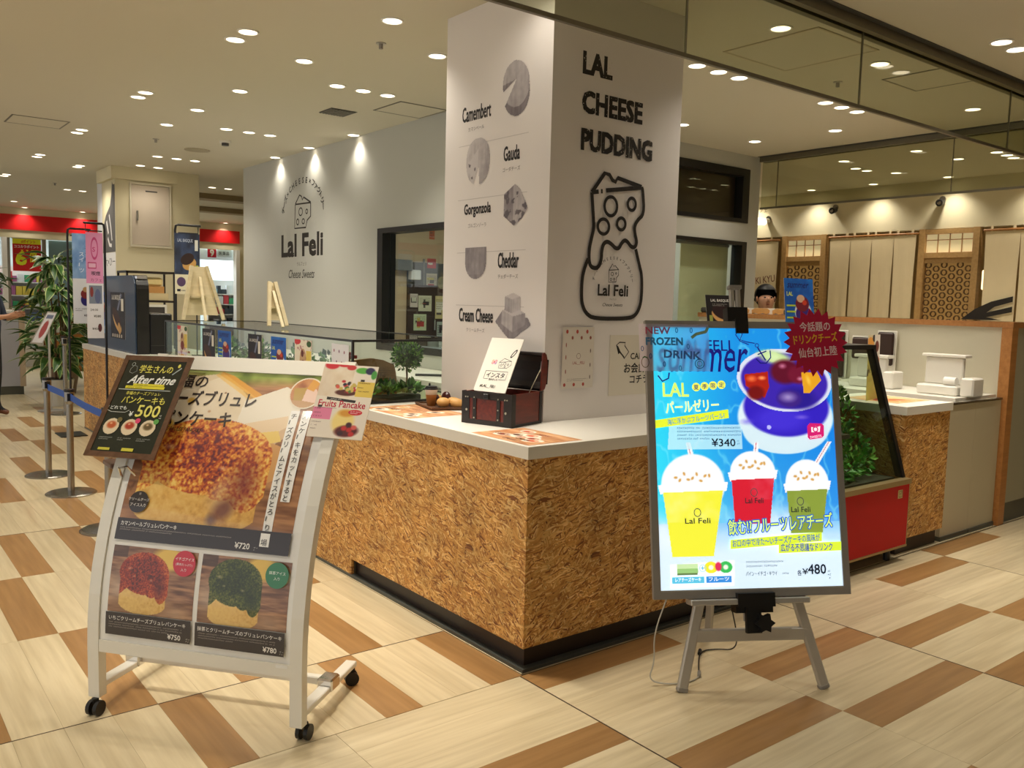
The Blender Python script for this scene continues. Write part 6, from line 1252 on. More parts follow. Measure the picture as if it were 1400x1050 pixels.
p.text('+', *U(959, 779), .03, (90, 180, 226), .02, al='c'); p.ring(*U(959, 775.5), .014, .014, .002, (120, 190, 230))
p.put('backlit_print', ls, ls_mat)
# hand-drawn frozen drink sheet over the corner
sh_, p = card('drawn_sheet', 'translucent hand-drawn FROZEN DRINK sheet taped over the panel corner', 'sheet', (0, 0, 0), e1, e2, .1, .1, .001, WHITE); bpy.data.objects.remove(sh_)
oS = BLc+e1*(-.028)+e2*(.885)+nB*.0065
m = MB().add([tuple(oS+e1*a+e2*b) for a, b in ((0, 0), (.288, 0), (.288, .19), (0, .19))], [(0, 1, 2, 3)]); 
FM = M('frosted_film', (226, 218, 232), .5); nt = FM.node_tree; b_ = nt.nodes['Principled BSDF']; tr = nt.nodes.new('ShaderNodeBsdfTransparent'); mx = nt.nodes.new('ShaderNodeMixShader'); mx.inputs[0].default_value = .9; tl = nt.nodes.new('ShaderNodeBsdfTranslucent'); tl.inputs[0].default_value = (1, .9, .98, 1); m2 = nt.nodes.new('ShaderNodeMixShader'); m2.inputs[0].default_value = .72
L_ = nt.links; L_.new(b_.outputs[0], m2.inputs[1]); L_.new(tl.outputs[0], m2.inputs[2]); L_.new(tr.outputs[0], mx.inputs[1]); L_.new(m2.outputs[0], mx.inputs[2]); L_.new(mx.outputs[0], nt.nodes['Material Output'].inputs[0])
fs_ = solo('drawn_sheet', 'translucent hand-drawn FROZEN DRINK sheet taped over the panel corner', 'sheet', m, FM)
p = Pr(plane(oS+nB*.0004, e1, e2)); p.text('NEW', .028, .150, .04, (190, 80, 110), .03, fit=.10); p.text('FROZEN', .028, .105, .045, (70, 130, 180), .04, fit=.15, fith=.03); p.text('DRINK', .10, .055, .045, (80, 120, 190), .04, fit=.15, fith=.03, rot=-.05)
for x, y, r in ((.155, .165, .5), (.215, .165, .5), (.012, .09, .6), (.045, .06, .7), (.10, .028, .5), (.165, .012, 1.8), (.20, .10, .6)): p.ring(x, y, .006, .011, .003, (60, 100, 170), 10)
p.ring(.245, .03, .02, .02, .003, (60, 90, 100)); p.ring(.245, .03, .012, .012, .003, (110, 170, 150)); p.ring(.022, .035, .016, .022, .0025, (110, 80, 70)); p.line([(.012, .052), (.02, .058), (.032, .052)], .005, (60, 110, 70)); p.line([(.215, .135), (.235, .15), (.275, .16), (.285, .178)], .012, (140, 170, 130)); p.put('drawing', fs_)
# starburst badge
ce = BLc+e1*.708+e2*1.005+nB*.012
m = MB(); NP = 22; R1, R0 = .138, .112; pts = []
for k in range(NP*2): a = PI*k/NP; r = R1 if k % 2 == 0 else R0; pts.append((r*math.cos(a)*1.0, r*math.sin(a)*1.03))
P3 = lambda u, v, w: tuple(ce+e1*u+e2*v+nB*w); n = len(pts); m.add([P3(u, v, 0) for u, v in pts]+[P3(u, v, .002) for u, v in pts], [tuple(range(n-1, -1, -1)), tuple(range(n, 2*n))]+[(i, (i+1) % n, n+(i+1) % n, n+i) for i in range(n)])
bd = solo('starburst_badge', 'crimson starburst paper badge on the lit panel top right corner', 'badge', m, M('badge_red', (190, 18, 66), .45, ns=8, na=.05)); p = Pr(plane(ce+nB*.0021, e1, e2))
p.text('今話題の', -.065, .046, .042, (240, 216, 220), .018, fit=.13, rot=.05); p.text('ドリンクチーズ', -.093, -.008, .042, (236, 190, 50), .022, fit=.187, rot=.09); p.text('仙台初上陸', -.075, -.062, .042, (240, 216, 220), .018, fit=.165, rot=.09); p.put('lettering', bd)
# the easel itself
ea = empty('floor_easel', 'grey aluminium tripod floor easel holding the lit panel', 'easel', (.70, -.5, 0))
FLp, FRp, RRp = Vector((.409, -.487, 0)), Vector((.906, -.795, 0)), Vector((.937, -.186, 0)); E1, E2, NB = Vector(e1), Vector(e2), Vector(nB); mid = Vector(BLc)+E1*(WB*.49)
def bpt(u, v, w): return Vector(BLc)+E1*u+E2*v+NB*w
for ft, u, lb in ((FLp, .205, ''), (FRp, .585, '')):
    top = bpt(u, .02, -.045); part('leg', MB().bar(ft+Vector((0, 0, .004)), top, .042, .024, tuple(NB), bev=.006), ALU, ea); part('foot_cap', MB().bar(ft+(top-ft).normalized()*.003*0, ft+(top-ft).normalized()*.02, .044, .027, tuple(NB), bev=.004), ALU_D, ea)
la = FLp.lerp(bpt(.205, .02, -.045), .56); lb_ = FRp.lerp(bpt(.585, .02, -.045), .56); part('cross_brace', MB().bar(la, lb_, .022, .05, (0, 0, 1), bev=.004), ALU, ea)
part('shelf_bar', MB().bar(bpt(.14, -.014, -.010), bpt(.62, -.014, -.010), .07, .022, tuple(E2), bev=.003), ALU, ea)
rt = bpt(.33, .70, -.07); part('leg', MB().bar(RRp+Vector((0, 0, .004)), rt, .035, .022, (1, 0, 0), bev=.004), ALU, ea)
part('mast', MB().bar(bpt(.385, -.10, -.05), bpt(.385, 1.235, -.05), .018, .018, tuple(NB), bev=.003), ALU, ea); part('mast', MB().bar(bpt(.412, -.10, -.05), bpt(.412, 1.235, -.05), .018, .018, tuple(NB), bev=.003), ALU, ea); part('mast_cap', pbox(BLc, e1, e2, nB, .372, .425, 1.235, 1.25, -.065, -.035), ALU_D, ea)
m = pbox(BLc, e1, e2, nB, .355, .440, 1.06, 1.155, -.075, -.024); pbox(BLc, e1, e2, nB, .373, .425, 1.04, 1.10, .0045, .014, m); pbox(BLc, e1, e2, nB, .373, .425, 1.091, 1.10, -.024, .0045, m); part('top_clamp', m, BLACKP, ea)
m = pbox(BLc, e1, e2, nB, .325, .475, -.035, .018, .0045, .03); pbox(BLc, e1, e2, nB, .325, .475, -.06, -.002, -.05, .0045, m); part('bottom_clamp', m, BLACKP, ea)
m = pbox(BLc, e1, e2, nB, .36, .42, -.135, -.036, .0, .02); part('clamp_bracket', m, BLACKP, ea)
m = MB(); kc = bpt(.425, -.095, .03); Xk = Matrix(((E1.x, E2.x, NB.x, kc.x), (E1.y, E2.y, NB.y, kc.y), (E1.z, E2.z, NB.z, kc.z), (0, 0, 0, 1))); m.prism([((.040 if k % 2 == 0 else .026)*math.cos(PI*k/6), (.040 if k % 2 == 0 else .026)*math.sin(PI*k/6)) for k in range(12)], -.01, .015, Xk); part('star_knob', m, BLACKP, ea)
t = empty('power_cable', 'thin black and white power cable hanging from the lit panel to the floor', 'cable', (.35, -.35, .003))
def smooth(P, it=3):
    P = [Vector(q) for q in P]
    for _ in range(it):
        Q = [P[0]]
        for a, b in zip(P[:-1], P[1:]): Q += [a.lerp(b, .25), a.lerp(b, .75)]
        P = Q+[P[-1]]
    return P
def fpt(x, y): return (x, y, .004)
part('white_lead', MB().tube(smooth([bpt(.06, -.0, -.03), (.33, -.40, .22), (.355, -.39, .10), (.34, -.37, .02), (.41, -.42, .004), (.50, -.455, .004), (.57, -.44, .004)]), .003, 6), M('cable_grey', (190, 186, 176), .5), t)
part('black_lead', MB().tube(smooth([(.57, -.44, .005), (.66, -.36, .005), (.78, -.27, .005), (.86, -.30, .005), (.90, -.36, .01), (.84, -.42, .1), (.72, -.46, .3), bpt(.33, .02, -.03)]), .003, 6), BLACKP, t)
part('plug', MB().tube([(.565, -.443, .008), (.60, -.415, .008)], .007, 8), M('plug_grey', (150, 146, 138), .5), t); part('plug', MB().tube([(.745, -.295, .008), (.78, -.270, .008)], .008, 8), BLACKP, t)

# ================================================================== RIGHT SIDE: RED CASE, SMALL COUNTER, SHUTTER
rc = empty('red_showcase', 'refrigerated glass showcase with a red front panel and slanted glass', 'showcase', (2.45, .25, 0))
rx0, rx1 = 1.975, 2.935
part('red_front', B(((rx0+.006, -.065, .10), (rx1-.006, -.05, .475))), RED, rc); part('body', B(((rx0, -.05, .09), (rx1, .50, .49))), M('case_body', (60, 20, 16), .5), rc)
TRIM = M('gold_trim', (170, 150, 106), .35, .6, ns=6, na=.05)
part('front_trim', B(((rx0, -.075, .475), (rx1, -.02, .505))), TRIM, rc); part('front_trim', B(((rx0, -.07, .088), (rx1, -.05, .10))), TRIM, rc); part('side_trim', B(((rx1-.006, -.066, .10), (rx1, -.05, .475))), TRIM, rc)
for x in (rx0+.06, rx1-.1):
    for y in (.0, .42): part('foot', MB().cyl((x, y, 0), (x, y, .09), .02, n=10), BLACKP, rc)
part('label_plate', B(((2.80, -.067, .395), (2.85, -.0652, .445))), M('label_yellow', (226, 214, 150), .5), rc)
p = Pr(plane((2.80, -.0672, .395), (1, 0, 0), (0, 0, 1))); p.line([(.008, .008), (.042, .008), (.042, .042), (.008, .042), (.008, .008)], .004, (90, 30, 20)); p.line([(.015, .025), (.035, .035), (.025, .015)], .004, (90, 30, 20)); p.put('label_mark', rc)
def slant(z): return -.035+(z-.505)*.245/.775
m = MB()
for x in (rx0, rx1-.03): m.add([(x, slant(.505), .505), (x+.03, slant(.505), .505), (x+.03, slant(.505)+.05, .505), (x, slant(.505)+.05, .505), (x, slant(1.27), 1.27), (x+.03, slant(1.27), 1.27), (x+.03, slant(1.27)+.05, 1.27), (x, slant(1.27)+.05, 1.27)], [(0, 3, 2, 1), (4, 5, 6, 7), (0, 1, 5, 4), (1, 2, 6, 5), (2, 3, 7, 6), (3, 0, 4, 7)])
m.box((rx0, slant(1.27), 1.27), (rx1, .50, 1.295)); m.box((rx0, .46, .49), (rx0+.03, .5, 1.27)); m.box((rx1-.03, .46, .49), (rx1, .5, 1.27)); part('frame', m, BLACK, rc)
def squad(x0, x1, z0, z1, off, th=.005): return MB().add([(x0, slant(z0)+off, z0), (x1, slant(z0)+off, z0), (x1, slant(z0)+off+th, z0), (x0, slant(z0)+off+th, z0), (x0, slant(z1)+off, z1), (x1, slant(z1)+off, z1), (x1, slant(z1)+off+th, z1), (x0, slant(z1)+off+th, z1)], [(0, 3, 2, 1), (4, 5, 6, 7), (0, 1, 5, 4), (1, 2, 6, 5), (2, 3, 7, 6), (3, 0, 4, 7)])
part('front_pane', squad(rx0+.03, rx1-.03, .505, 1.27, .006), GLASS_G, rc)
m = MB(); m.add([(rx1-.004, slant(.505)+.05, .505), (rx1-.004, .46, .505), (rx1-.004, .46, 1.27), (rx1-.004, slant(1.27)+.05, 1.27), (rx1-.001, slant(.505)+.05, .505), (rx1-.001, .46, .505), (rx1-.001, .46, 1.27), (rx1-.001, slant(1.27)+.05, 1.27)], [(0, 1, 2, 3), (7, 6, 5, 4)]); part('side_pane', m, GLASS_G, rc)
SHELF = M('shelf_slate', (74, 72, 56), .6, ns=8, na=.2)
part('back_wall', B(((rx0+.03, .475, .49), (rx1-.03, .49, 1.27))), M('case_back', (146, 148, 116), .5), rc)
part('floor_bed', B(((rx0+.03, .02, .4905), (rx1-.03, .475, .50))), SHELF, rc)
part('shelf', B(((rx0+.03, .16, .74), (2.62, .475, .765))), SHELF, rc); part('shelf', B(((rx0+.03, .25, 1.0), (2.62, .475, 1.025))), SHELF, rc)
t = empty('herb_bed', 'bright green herb plants filling the right part of the red showcase', 'herbs', (2.7, .25, .5005)); m = MB(); t['kind'] = 'stuff'
for k, (x, y, z, R) in enumerate(((2.72, .18, .56, .10), (2.58, .16, .58, .10), (2.45, .14, .56, .09), (2.80, .24, .66, .09), (2.68, .28, .74, .08), (2.76, .30, .86, .09), (2.70, .34, .97, .07), (2.35, .13, .54, .07), (2.83, .2, .6, .07))): leaf_clump(m, (x, y, z), R, 75, .045, 60+k)
m.v = [(min(max(a, rx0+.04), rx1-.01), min(max(b, slant(c_)+.02), .47), max(c_, .501)) for a, b, c_ in m.v]; bpy.data.objects.remove(t); o = solo('herb_bed', 'bright green herb plants filling the right part of the red showcase', 'herbs', m, [M('herb', (84, 168, 60), .45, ns=20, na=.2), M('herb_dark', (44, 110, 44), .45, ns=20, na=.2), M('herb_pale', (150, 206, 96), .45, ns=20, na=.2)]); o['kind'] = 'stuff'
SANDW = M('cake_sponge', (226, 206, 120), .6, ns=20, na=.1); SCREAM = M('cake_cream', (236, 230, 210), .5)
for k, (x, z, lb) in enumerate(((2.30, 1.0255, 'left cake slice on the upper showcase shelf'), (2.40, 1.0255, 'middle cake slice on the upper showcase shelf'), (2.50, 1.0255, 'right cake slice on the upper showcase shelf'), (2.33, .7655, 'left cake slice on the lower showcase shelf'), (2.46, .7655, 'right cake slice on the lower showcase shelf'))):
    t = empty('cake_slice', lb, 'cake', (x, .36, z)); y0 = .29 if z > 1 else .22
    part('sponge', B(((x-.035, y0, z), (x+.035, y0+.11, z+.03)), bev=.003), SANDW, t); part('filling', B(((x-.035, y0, z+.0302), (x+.035, y0+.11, z+.045))), M('filling', (120, 66, 40), .5, ns=60, na=.4), t); part('cream_top', B(((x-.034, y0, z+.0452), (x+.034, y0+.11, z+.065)), bev=.006), SCREAM, t)
solo('price_card', 'small white price card on the lower showcase shelf', 'card', B(((2.42, .185, .7655), (2.52, .19, .825))), WHITE)
# what stands on top of the case
flat_poster('drink_poster', 'blue summer drink poster standing on the red showcase behind the badge', 'poster', (2.13, .30, 1.296), (1, -.10, 0), (0, .12, 1), .25, .385, art_pearl)
flat_poster('cake_poster', 'black LAL BASQUE cake poster standing on the worktop behind the pillar edge', 'poster', (1.60, .42, 1.436), (.95, -.306, 0), (.12, .25, .95), .205, .165, lambda p, w, h: art_basq(p, w, h)) if False else None
def art_basq(p, w, h):
    c = Cv(w, h, 90, (22, 16, 18)); c.ell(w*.55, h*.26, w*.42, h*.26, (236, 180, 110), -.35); c.ell(w*.52, h*.42, w*.36, h*.24, (44, 18, 20), -.3); c.ell(w*.66, h*.45, w*.06, h*.05, (226, 170, 170), soft=.6); c.ell(w*.58, h*.3, w*.1, h*.1, (60, 26, 20), .3, soft=.5); c.rect(w*.08, h*.1, w*.18, h*.32, (170, 176, 84)); c.rect(w*.8, h*.04, w*.92, h*.14, (226, 214, 140)); c.rect(w*.74, h*.52, w*.92, h*.82, (236, 230, 214)); c.emit(p, 0, 0)
    p.text('LAL BASQUE', w*.16, h*.78, .02, (240, 238, 232), .03, fit=w*.56); p.tiny(w*.2, h*.68, w*.45, .005, (190, 186, 180), 2)
t = empty('poster_stand', 'clear acrylic riser stand behind the lit panel', 'stand', (1.69, .40, .9307)); part('upright', B(((1.60, .435, .9307), (1.78, .44, 1.40))), ACRYL, t); part('foot', B(((1.60, .36, .9307), (1.78, .435, .936))), ACRYL, t); part('ledge', B(((1.58, .34, 1.40), (1.80, .445, 1.405))), ACRYL, t)
flat_poster('cake_poster', 'black LAL BASQUE cake poster standing just right of the near pillar', 'poster', (1.585, .43, 1.4065), (.95, -.30, 0), (.08, .20, .97), .205, .165, art_basq)
# small counter, poster, white shutter panels
sc2 = empty('side_counter', 'short strand board counter with a white top right of the red showcase', 'counter', (3.24, .3, 0)); part('front_board', B(((2.955, 0, .10), (3.525, .018, .878))), OSB, sc2); part('side_board', B(((2.955, .018, .10), (2.973, .60, .878))), OSB, sc2); part('back_board', B(((3.507, .018, .10), (3.525, .60, .878))), OSB, sc2); part('toe_kick', B(((2.99, .03, 0), (3.50, .05, .10)), ((2.99, .05, 0), (3.0, .56, .10))), KICK, sc2)
t = empty('side_worktop', 'white laminate top of the short side counter', 'worktop', (3.24, .3, .88)); part('slab', B(((2.94, -.014, .8785), (3.53, .62, .93))), TOPM, t); 
t = solo('menu_sticker', 'small red and orange menu sticker on the short side counter', 'sticker', B(((3.08, .12, .9301), (3.50, .50, .9305))), M('sticker2', (224, 168, 110), .4)); p = Pr(plane((3.08, .12, .9306), (1, 0, 0), (0, 1, 0))); c = Cv(.42, .38, 60, (230, 190, 140)); c.put((c.noise(12) > .6).astype(float), (226, 150, 80)); c.ell(.12, .2, .09, .04, (150, 40, 24), .5); c.ell(.2, .12, .07, .03, (170, 60, 30), -.4); c.emit(p, 0, 0); p.put('menu_print', t)
def art_tall(p, w, h):
    c = Cv(w, h, 70, (232, 208, 110)); c.rect(0, h*.62, w, h, (226, 210, 170)); c.ell(w*.2, h*.85, w*.3, h*.12, (232, 160, 60)); c.ell(w*.5, h*.95, w*.14, h*.06, (40, 36, 34)); c.rect(w*.55, h*.45, w, h, (236, 230, 216)); c.ell(w*.75, h*.82, w*.17, h*.09, (110, 40, 30)); c.ell(w*.45, h*.62, w*.25, h*.09, (210, 110, 70)); c.ell(w*.78, h*.57, w*.24, h*.10, (226, 150, 110)); c.put((c.noise(24) > .64)*(c.Y > h*.38)*(c.Y < h*.55), (70, 34, 24)); c.rect(w*.70, h*.17, w*.88, h*.26, (40, 34, 70)); c.emit(p, 0, 0); p.text('プリン', w*.05, h*.72, .03, (150, 90, 30), .02); p.text('LAL', w*.1, h*.42, .03, (110, 50, 30), .03); p.tiny(w*.1, h*.33, w*.5, .006, (120, 80, 40), 3)
t_, p = card('pudding_poster', 'tall yellow pudding poster with eggs standing on the short side counter', 'poster', (3.02, .30, .9305), (1, .25, 0), (-.10, .0, 1), .27, .42, .0015, FRAMEW); art_tall(p, .27, .42); p.put('artwork', t_)
SHUT = M('shutter_paint', (198, 188, 160), .5, ns=3, na=.02)
sp_ = empty('shutter_panel', 'left pale folding shutter panel beside the short side counter', 'shutter', (3.75, .03, 0)); part('leaf', B(((3.54, .02, .03), (3.93, .045, .905))), SHUT, sp_); part('top_rail', B(((3.54, .012, .905), (3.93, .053, .92))), STAIN, sp_); part('floor_guide', B(((3.54, .012, 0), (3.93, .053, .03))), STEELT, sp_)
sp_ = empty('shutter_panel', 'right pale folding shutter panel beside the oak post', 'shutter', (4.13, .03, 0)); part('leaf', B(((3.936, .022, .03), (4.325, .047, .905))), SHUT, sp_); part('top_rail', B(((3.936, .014, .905), (4.325, .055, .92))), STAIN, sp_); part('floor_guide', B(((3.936, .012, 0), (4.325, .053, .03))), STEELT, sp_)
# cashier shelf behind
cb = empty('cashier_desk', 'white cashier desk with dark open shelves behind the short side counter', 'desk', (4.0, .9, 0)); part('top', B(((3.72, .62, .895), (4.415, 2.80, .93))), TOPM, cb); part('top', B(((3.80, .10, .895), (4.415, .6195, .93))), TOPM, cb)
for y in (.64, 1.35, 2.1, 2.76): part('divider', B(((3.74, y, 0), (4.41, y+.02, .895))), WHITE, cb)
part('back_panel', B(((4.39, .66, 0), (4.41, 2.76, .895))), KICK, cb); part('drawer_box', B(((3.80, .66, .60), (4.3, 1.35, .80))), BLACKP, cb)
part('leg', B(((3.82, .12, 0), (3.85, .15, .895))), STAIN, cb); part('apron', B(((3.80, .12, .76), (3.81, .60, .86))), BLACKP, cb)
def register(x, y, lb, s=1., dark=False):
    t = empty('cash_register', lb, 'cash register', (x, y, .9305)); W2 = M('register_white', (226, 222, 212), .4, ns=5, na=.02)
    part('base', B(((x-.12, y-.14*s, .9305), (x+.14, y+.14*s, 1.0)), bev=.01), W2, t); part('screen_back', MB().box((x-.02, y-.13*s, 1.0), (x+.02, y+.13*s, 1.17*s if s > 1 else 1.15), bev=.008), W2, t)
    part('printer', B(((x-.10, y-.24*s, .9305), (x+.06, y-.15*s, 1.06)), bev=.01), W2, t); part('shelf_top', B(((x-.04, y-.15*s, 1.151 if s <= 1 else 1.17*s), (x+.06, y+.15*s, 1.175 if s <= 1 else 1.17*s+.02)), bev=.004), W2, t)
    part('paper_roll', MB().cyl((x-.08, y-.12*s, 1.03), (x-.08, y-.04*s, 1.03), .03, n=14), WHITE, t)
register(4.05, .30, 'white cash register nearer the oak post', 1.02); register(4.08, .86, 'white cash register left of the one by the oak post', .9)
CHB = M('dark_leather', (52, 30, 22), .45, ns=10, na=.15)
def cpanel(y, w, z0, z1, lb):
    t = empty('dining_chair', lb, 'chair', (4.31, y, .9305)); part('seat_frame', B(((4.26, y-w/2, .9305), (4.40, y+w/2, .95))), FRAMEW, t)
    part('backrest', B(((4.36, y-w/2+.012, z0), (4.385, y+w/2-.012, z1)), bev=.012), CHB, t); part('back_frame', B(((4.387, y-w/2, .951), (4.40, y+w/2, z1+.012)), bev=.004), FRAMEW, t)
for y, w, z0, z1, lb in ((.93, .16, 1.08, 1.34, 'tallest dark brown chair-back panel on the cashier desk'), (1.14, .17, 1.12, 1.29, 'dark brown chair-back panel left of the tallest one'), (1.34, .15, .96, 1.33, 'narrow dark brown chair-back panel behind the pudding poster'), (1.62, .24, 1.10, 1.30, 'dark brown chair-back panel nearest the red badge')): cpanel(y, w, z0, z1, lb)
# ledge display on the low wall
t = empty('bread_display', 'white strip of golden bread cut-outs standing on the oak ledge', 'display', (4.46, 2.3, 1.4505)); part('backing', B(((4.455, 1.75, 1.4505), (4.465, 2.80, 1.505))), WHITE, t)
for k in range(4): m = MB(); m.prism([(a, b) for a, b in ((0, 0), (.03, .012), (.07, 0), (.11, .012), (.15, 0), (.18, .01), (.185, .035), (.16, .052), (.09, .054), (.03, .052), (-.005, .035))], 0, .008, Matrix(((0, 0, -1, 4.4545), (-1, 0, 0, 2.70-.22*k), (0, 1, 0, 1.4505), (0, 0, 0, 1)))); part('bread_cutout', m, BUN, t)
for y, lb in ((2.78, 'small grey roof-shaped block at the left end of the ledge'), (1.86, 'small grey block at the right end of the bread display')): solo('grey_block', lb, 'block', B(((4.41, y-.04, 1.4505), (4.45, y+.05, 1.50)), bev=.01), DGREY)
t = solo('clear_stand', 'empty clear sheet stand on the right of the pillar', 'stand', B(((1.44, .46, .9307), (1.56, .463, 1.22))), ACRYL)

# ================================================================== KITCHEN INTERIOR SEEN THROUGH THE WINDOW
KY = 7.40
struct('wall_kitchen_inner', B(((1.93, KY, 0), (5.155, KY+.1, CZ))), M('kitchen_beige', (196, 170, 132), .6, ns=2, na=.04))
kd = empty('kitchen_door', 'dark brown kitchen door covered with notices seen through the black-framed window', 'door', (4.2, KY-.02, 0)); DBR = M('door_dark', (62, 44, 34), .5, ns=6, na=.1)
part('leaf', B(((3.90, KY-.045, 0), (4.62, KY-.005, 1.70))), DBR, kd); part('transom', B(((3.90, KY-.03, 1.70), (4.62, KY-.005, 2.0))), M('door_transom', (96, 92, 84), .3, ns=6, na=.1), kd); part('handle', MB().tube([(4.30, KY-.046, 1.25), (4.30, KY-.09, 1.23), (4.30, KY-.09, 1.10), (4.30, KY-.046, 1.08)], .012, 8), CHROME, kd)
part('mullion', B(((4.13, KY-.04, 1.70), (4.16, KY-.031, 2.05))), STAIN, kd)
def notice(x0, x1, z0, z1, lb, cc, seed, ys=.0465):
    s_ = solo('notice', lb, 'notice', B(((x0, KY-ys-.0015, z0), (x1, KY-ys, z1))), M('notice_%d' % seed, cc, .6)); p = Pr(plane((x0, KY-ys-.0015, z0), (1, 0, 0), (0, 0, 1))); w, h = x1-x0, z1-z0; r = random.Random(seed)
    for k in range(3): p.rect(w*r.uniform(.05, .4), h*r.uniform(.1, .8), w*r.uniform(.5, .95), h*r.uniform(.15, .9), r.choice([(230, 220, 190), (60, 50, 46), (200, 180, 90), (170, 60, 50)]) if k else (90, 80, 70))
    p.tiny(w*.08, h*.8, w*.8, h*.06, (50, 44, 40), 5, seed=seed); p.put('notice_print', s_)
notice(3.93, 4.05, 1.40, 1.58, 'small pale notice at the top left of the dark kitchen door', (214, 196, 176), 1); notice(4.06, 4.27, 1.35, 1.56, 'black, white and yellow notice at the top middle of the dark kitchen door', (214, 206, 170), 2); notice(3.99, 4.19, 1.09, 1.31, 'pale green notice in the middle of the dark kitchen door', (196, 204, 160), 3); notice(4.33, 4.48, 1.25, 1.56, 'tall cream notice on the right of the dark kitchen door', (206, 188, 130), 4); notice(4.36, 4.50, .90, 1.21, 'patterned notice low on the right of the dark kitchen door', (170, 176, 160), 5)
notice(4.19, 4.36, 1.66, 1.86, 'cork memo board above the kitchen door notices', (190, 172, 140), 6, .031); notice(4.20, 4.34, 1.93, 2.06, 'red and white emblem sign high on the kitchen wall', (190, 60, 60), 7, .031); notice(4.245, 4.33, 2.32, 2.44, 'orange square label at the top of the kitchen wall', (196, 96, 50), 8, .001)
solo('wall_box', 'white dispenser box above the kitchen door corner', 'box', B(((3.90, KY-.13, 1.765), (4.05, KY-.032, 1.895)), bev=.01), FRAMEW)
t = solo('round_clock', 'round rattan-rimmed wall clock at the right edge of the kitchen window', 'clock', MB().cyl((4.43, KY-.048, 1.74), (4.43, KY-.07, 1.74), .085, n=20), M('clock_face', (150, 140, 112), .6, ns=30, na=.2))
for k, (x, z, lb) in enumerate(((2.9, 2.3, 'left white tube light on the kitchen ceiling'), (3.7, 2.28, 'right white tube light on the kitchen ceiling'))):
    t = empty('tube_light', lb, 'light', (x, 5.6+.5*k, 2.72)); part('housing', B(((x-.05, 5.0+.5*k, 2.74), (x+.05, 6.2+.5*k, CZ))), FRAMEW, t); part('tube', MB().cyl((x, 5.0+.5*k, 2.71), (x, 6.2+.5*k, 2.71), .018, n=10), M('tube_glow', (226, 240, 250), .5, emit=5.), t)
t = empty('steel_range_hood', 'stainless hood band behind the kitchen window', 'hood', (3.7, 7.2, 1.95)); part('band', B(((1.95, 7.25, 1.88), (3.895, KY-.001, 2.02))), STAIN, t)
L = bpy.data.lights.new('kitchen_tube', 'AREA'); L.energy = 30; L.size = 1.2; L.size_y = .1; L.shape = 'RECTANGLE'; L.color = (.9, .96, 1); o = bpy.data.objects.new('kitchen_tube', L); COL.objects.link(o); o.location = (3.3, 5.6, 2.69)
L = bpy.data.lights.new('kitchen_tube', 'AREA'); L.energy = 12; L.size = .8; L.color = (1, .95, .8); o = bpy.data.objects.new('kitchen_tube', L); COL.objects.link(o); o.location = (4.3, 3.6, 2.6)
kc = empty('steel_worktable', 'steel worktable below the kitchen window', 'table', (3.2, 4.2, 0)); part('top', B(((2.3, 3.3, .86), (3.0, 5.4, .90))), STAIN, kc)
for x, y in ((2.32, 3.32), (2.94, 3.32), (2.32, 5.34), (2.94, 5.34)): part('leg', B(((x, y, 0), (x+.04, y+.04, .86))), STAIN, kc)
solo('steel_pot', 'steel pot on the worktable behind the kitchen window corner', 'pot', MB().lathe([(.10, 0), (.11, .20), (.112, .205)], (2.55, 4.55, .9005), 18), CHROME, smooth=False)
for k in range(3): solo('white_container', ('left', 'middle', 'right')[k]+' white container in the row below the kitchen window', 'container', MB().lathe([(.055, 0), (.06, .15), (.05, .16)], (2.45, 4.25-.16*k, .9005), 16), FRAMEW, 'white containers below the kitchen window')

# ================================================================== PHARMACY INTERIOR
SHOPL = M('shop_ceiling_light', (232, 244, 252), .5, emit=3.2)
for k, (x, y) in enumerate(((1.2, 17.2), (3.4, 17.2), (5.0, 18.4), (-1.2, 17.2), (1.6, 19.2), (3.6, 19.2))): t = empty('shop_light', '%s long white ceiling light inside the pharmacy' % ('first', 'second', 'third', 'fourth', 'fifth', 'sixth')[k], 'light', (x, y, CZ-.06)); part('housing', B(((x-.7, y-.12, CZ-.05), (x+.7, y+.12, CZ-.0005))), FRAMEW, t); part('diffuser', B(((x-.68, y-.10, CZ-.06), (x+.68, y+.10, CZ-.0505))), SHOPL, t)
for x, y in ((0.6, 17.4), (4.2, 17.6)):
    L = bpy.data.lights.new('shop_lamp', 'AREA'); L.energy = 90; L.size = 1.5; L.color = (.86, .95, 1); o = bpy.data.objects.new('shop_lamp', L); COL.objects.link(o); o.location = (x, y, 2.9)
def sale(p, w, h):
    p.rect(0, 0, w, h, (196, 22, 26), 2); p.rect(0, h*.84, w, h, (236, 236, 40)); p.text('dポイント', w*.3, h*.87, .07, (200, 90, 30), .03, fit=w*.5); p.text('ココカラポイント', w*.06, h*.72, .06, (246, 246, 246), .03, fit=w*.86)
    for k in range(3): p.poly([(w*(.28+.18*k), h*.66), (w*(.38+.18*k), h*.66), (w*(.33+.18*k), h*.60)], (240, 220, 60))
    p.text('6', w*.12, h*.2, .4, (222, 230, 40), .05, fit=w*.34, fith=h*.40); p.text('倍', w*.58, h*.32, .2, (222, 230, 40), .05, fit=w*.26)
flat_poster('sale_banner', 'red and yellow sale banner with a big number 6 hanging in the pharmacy front', 'banner', (.545, 15.93, 1.85), (1, 0, 0), (0, 0, 1), .475, .60, sale)
part('hanger_bar', B(((.53, 15.925, 2.448), (1.03, 15.935, 2.46))), ALU, bpy.data.objects['sale_banner'])
for x in (.475, 1.075): struct('trim_3' if x < .6 else 'trim_4', B(((x-.035, 15.96, 0), (x+.035, 16.02, 2.46))), M('post_brown', (126, 116, 100), .5))
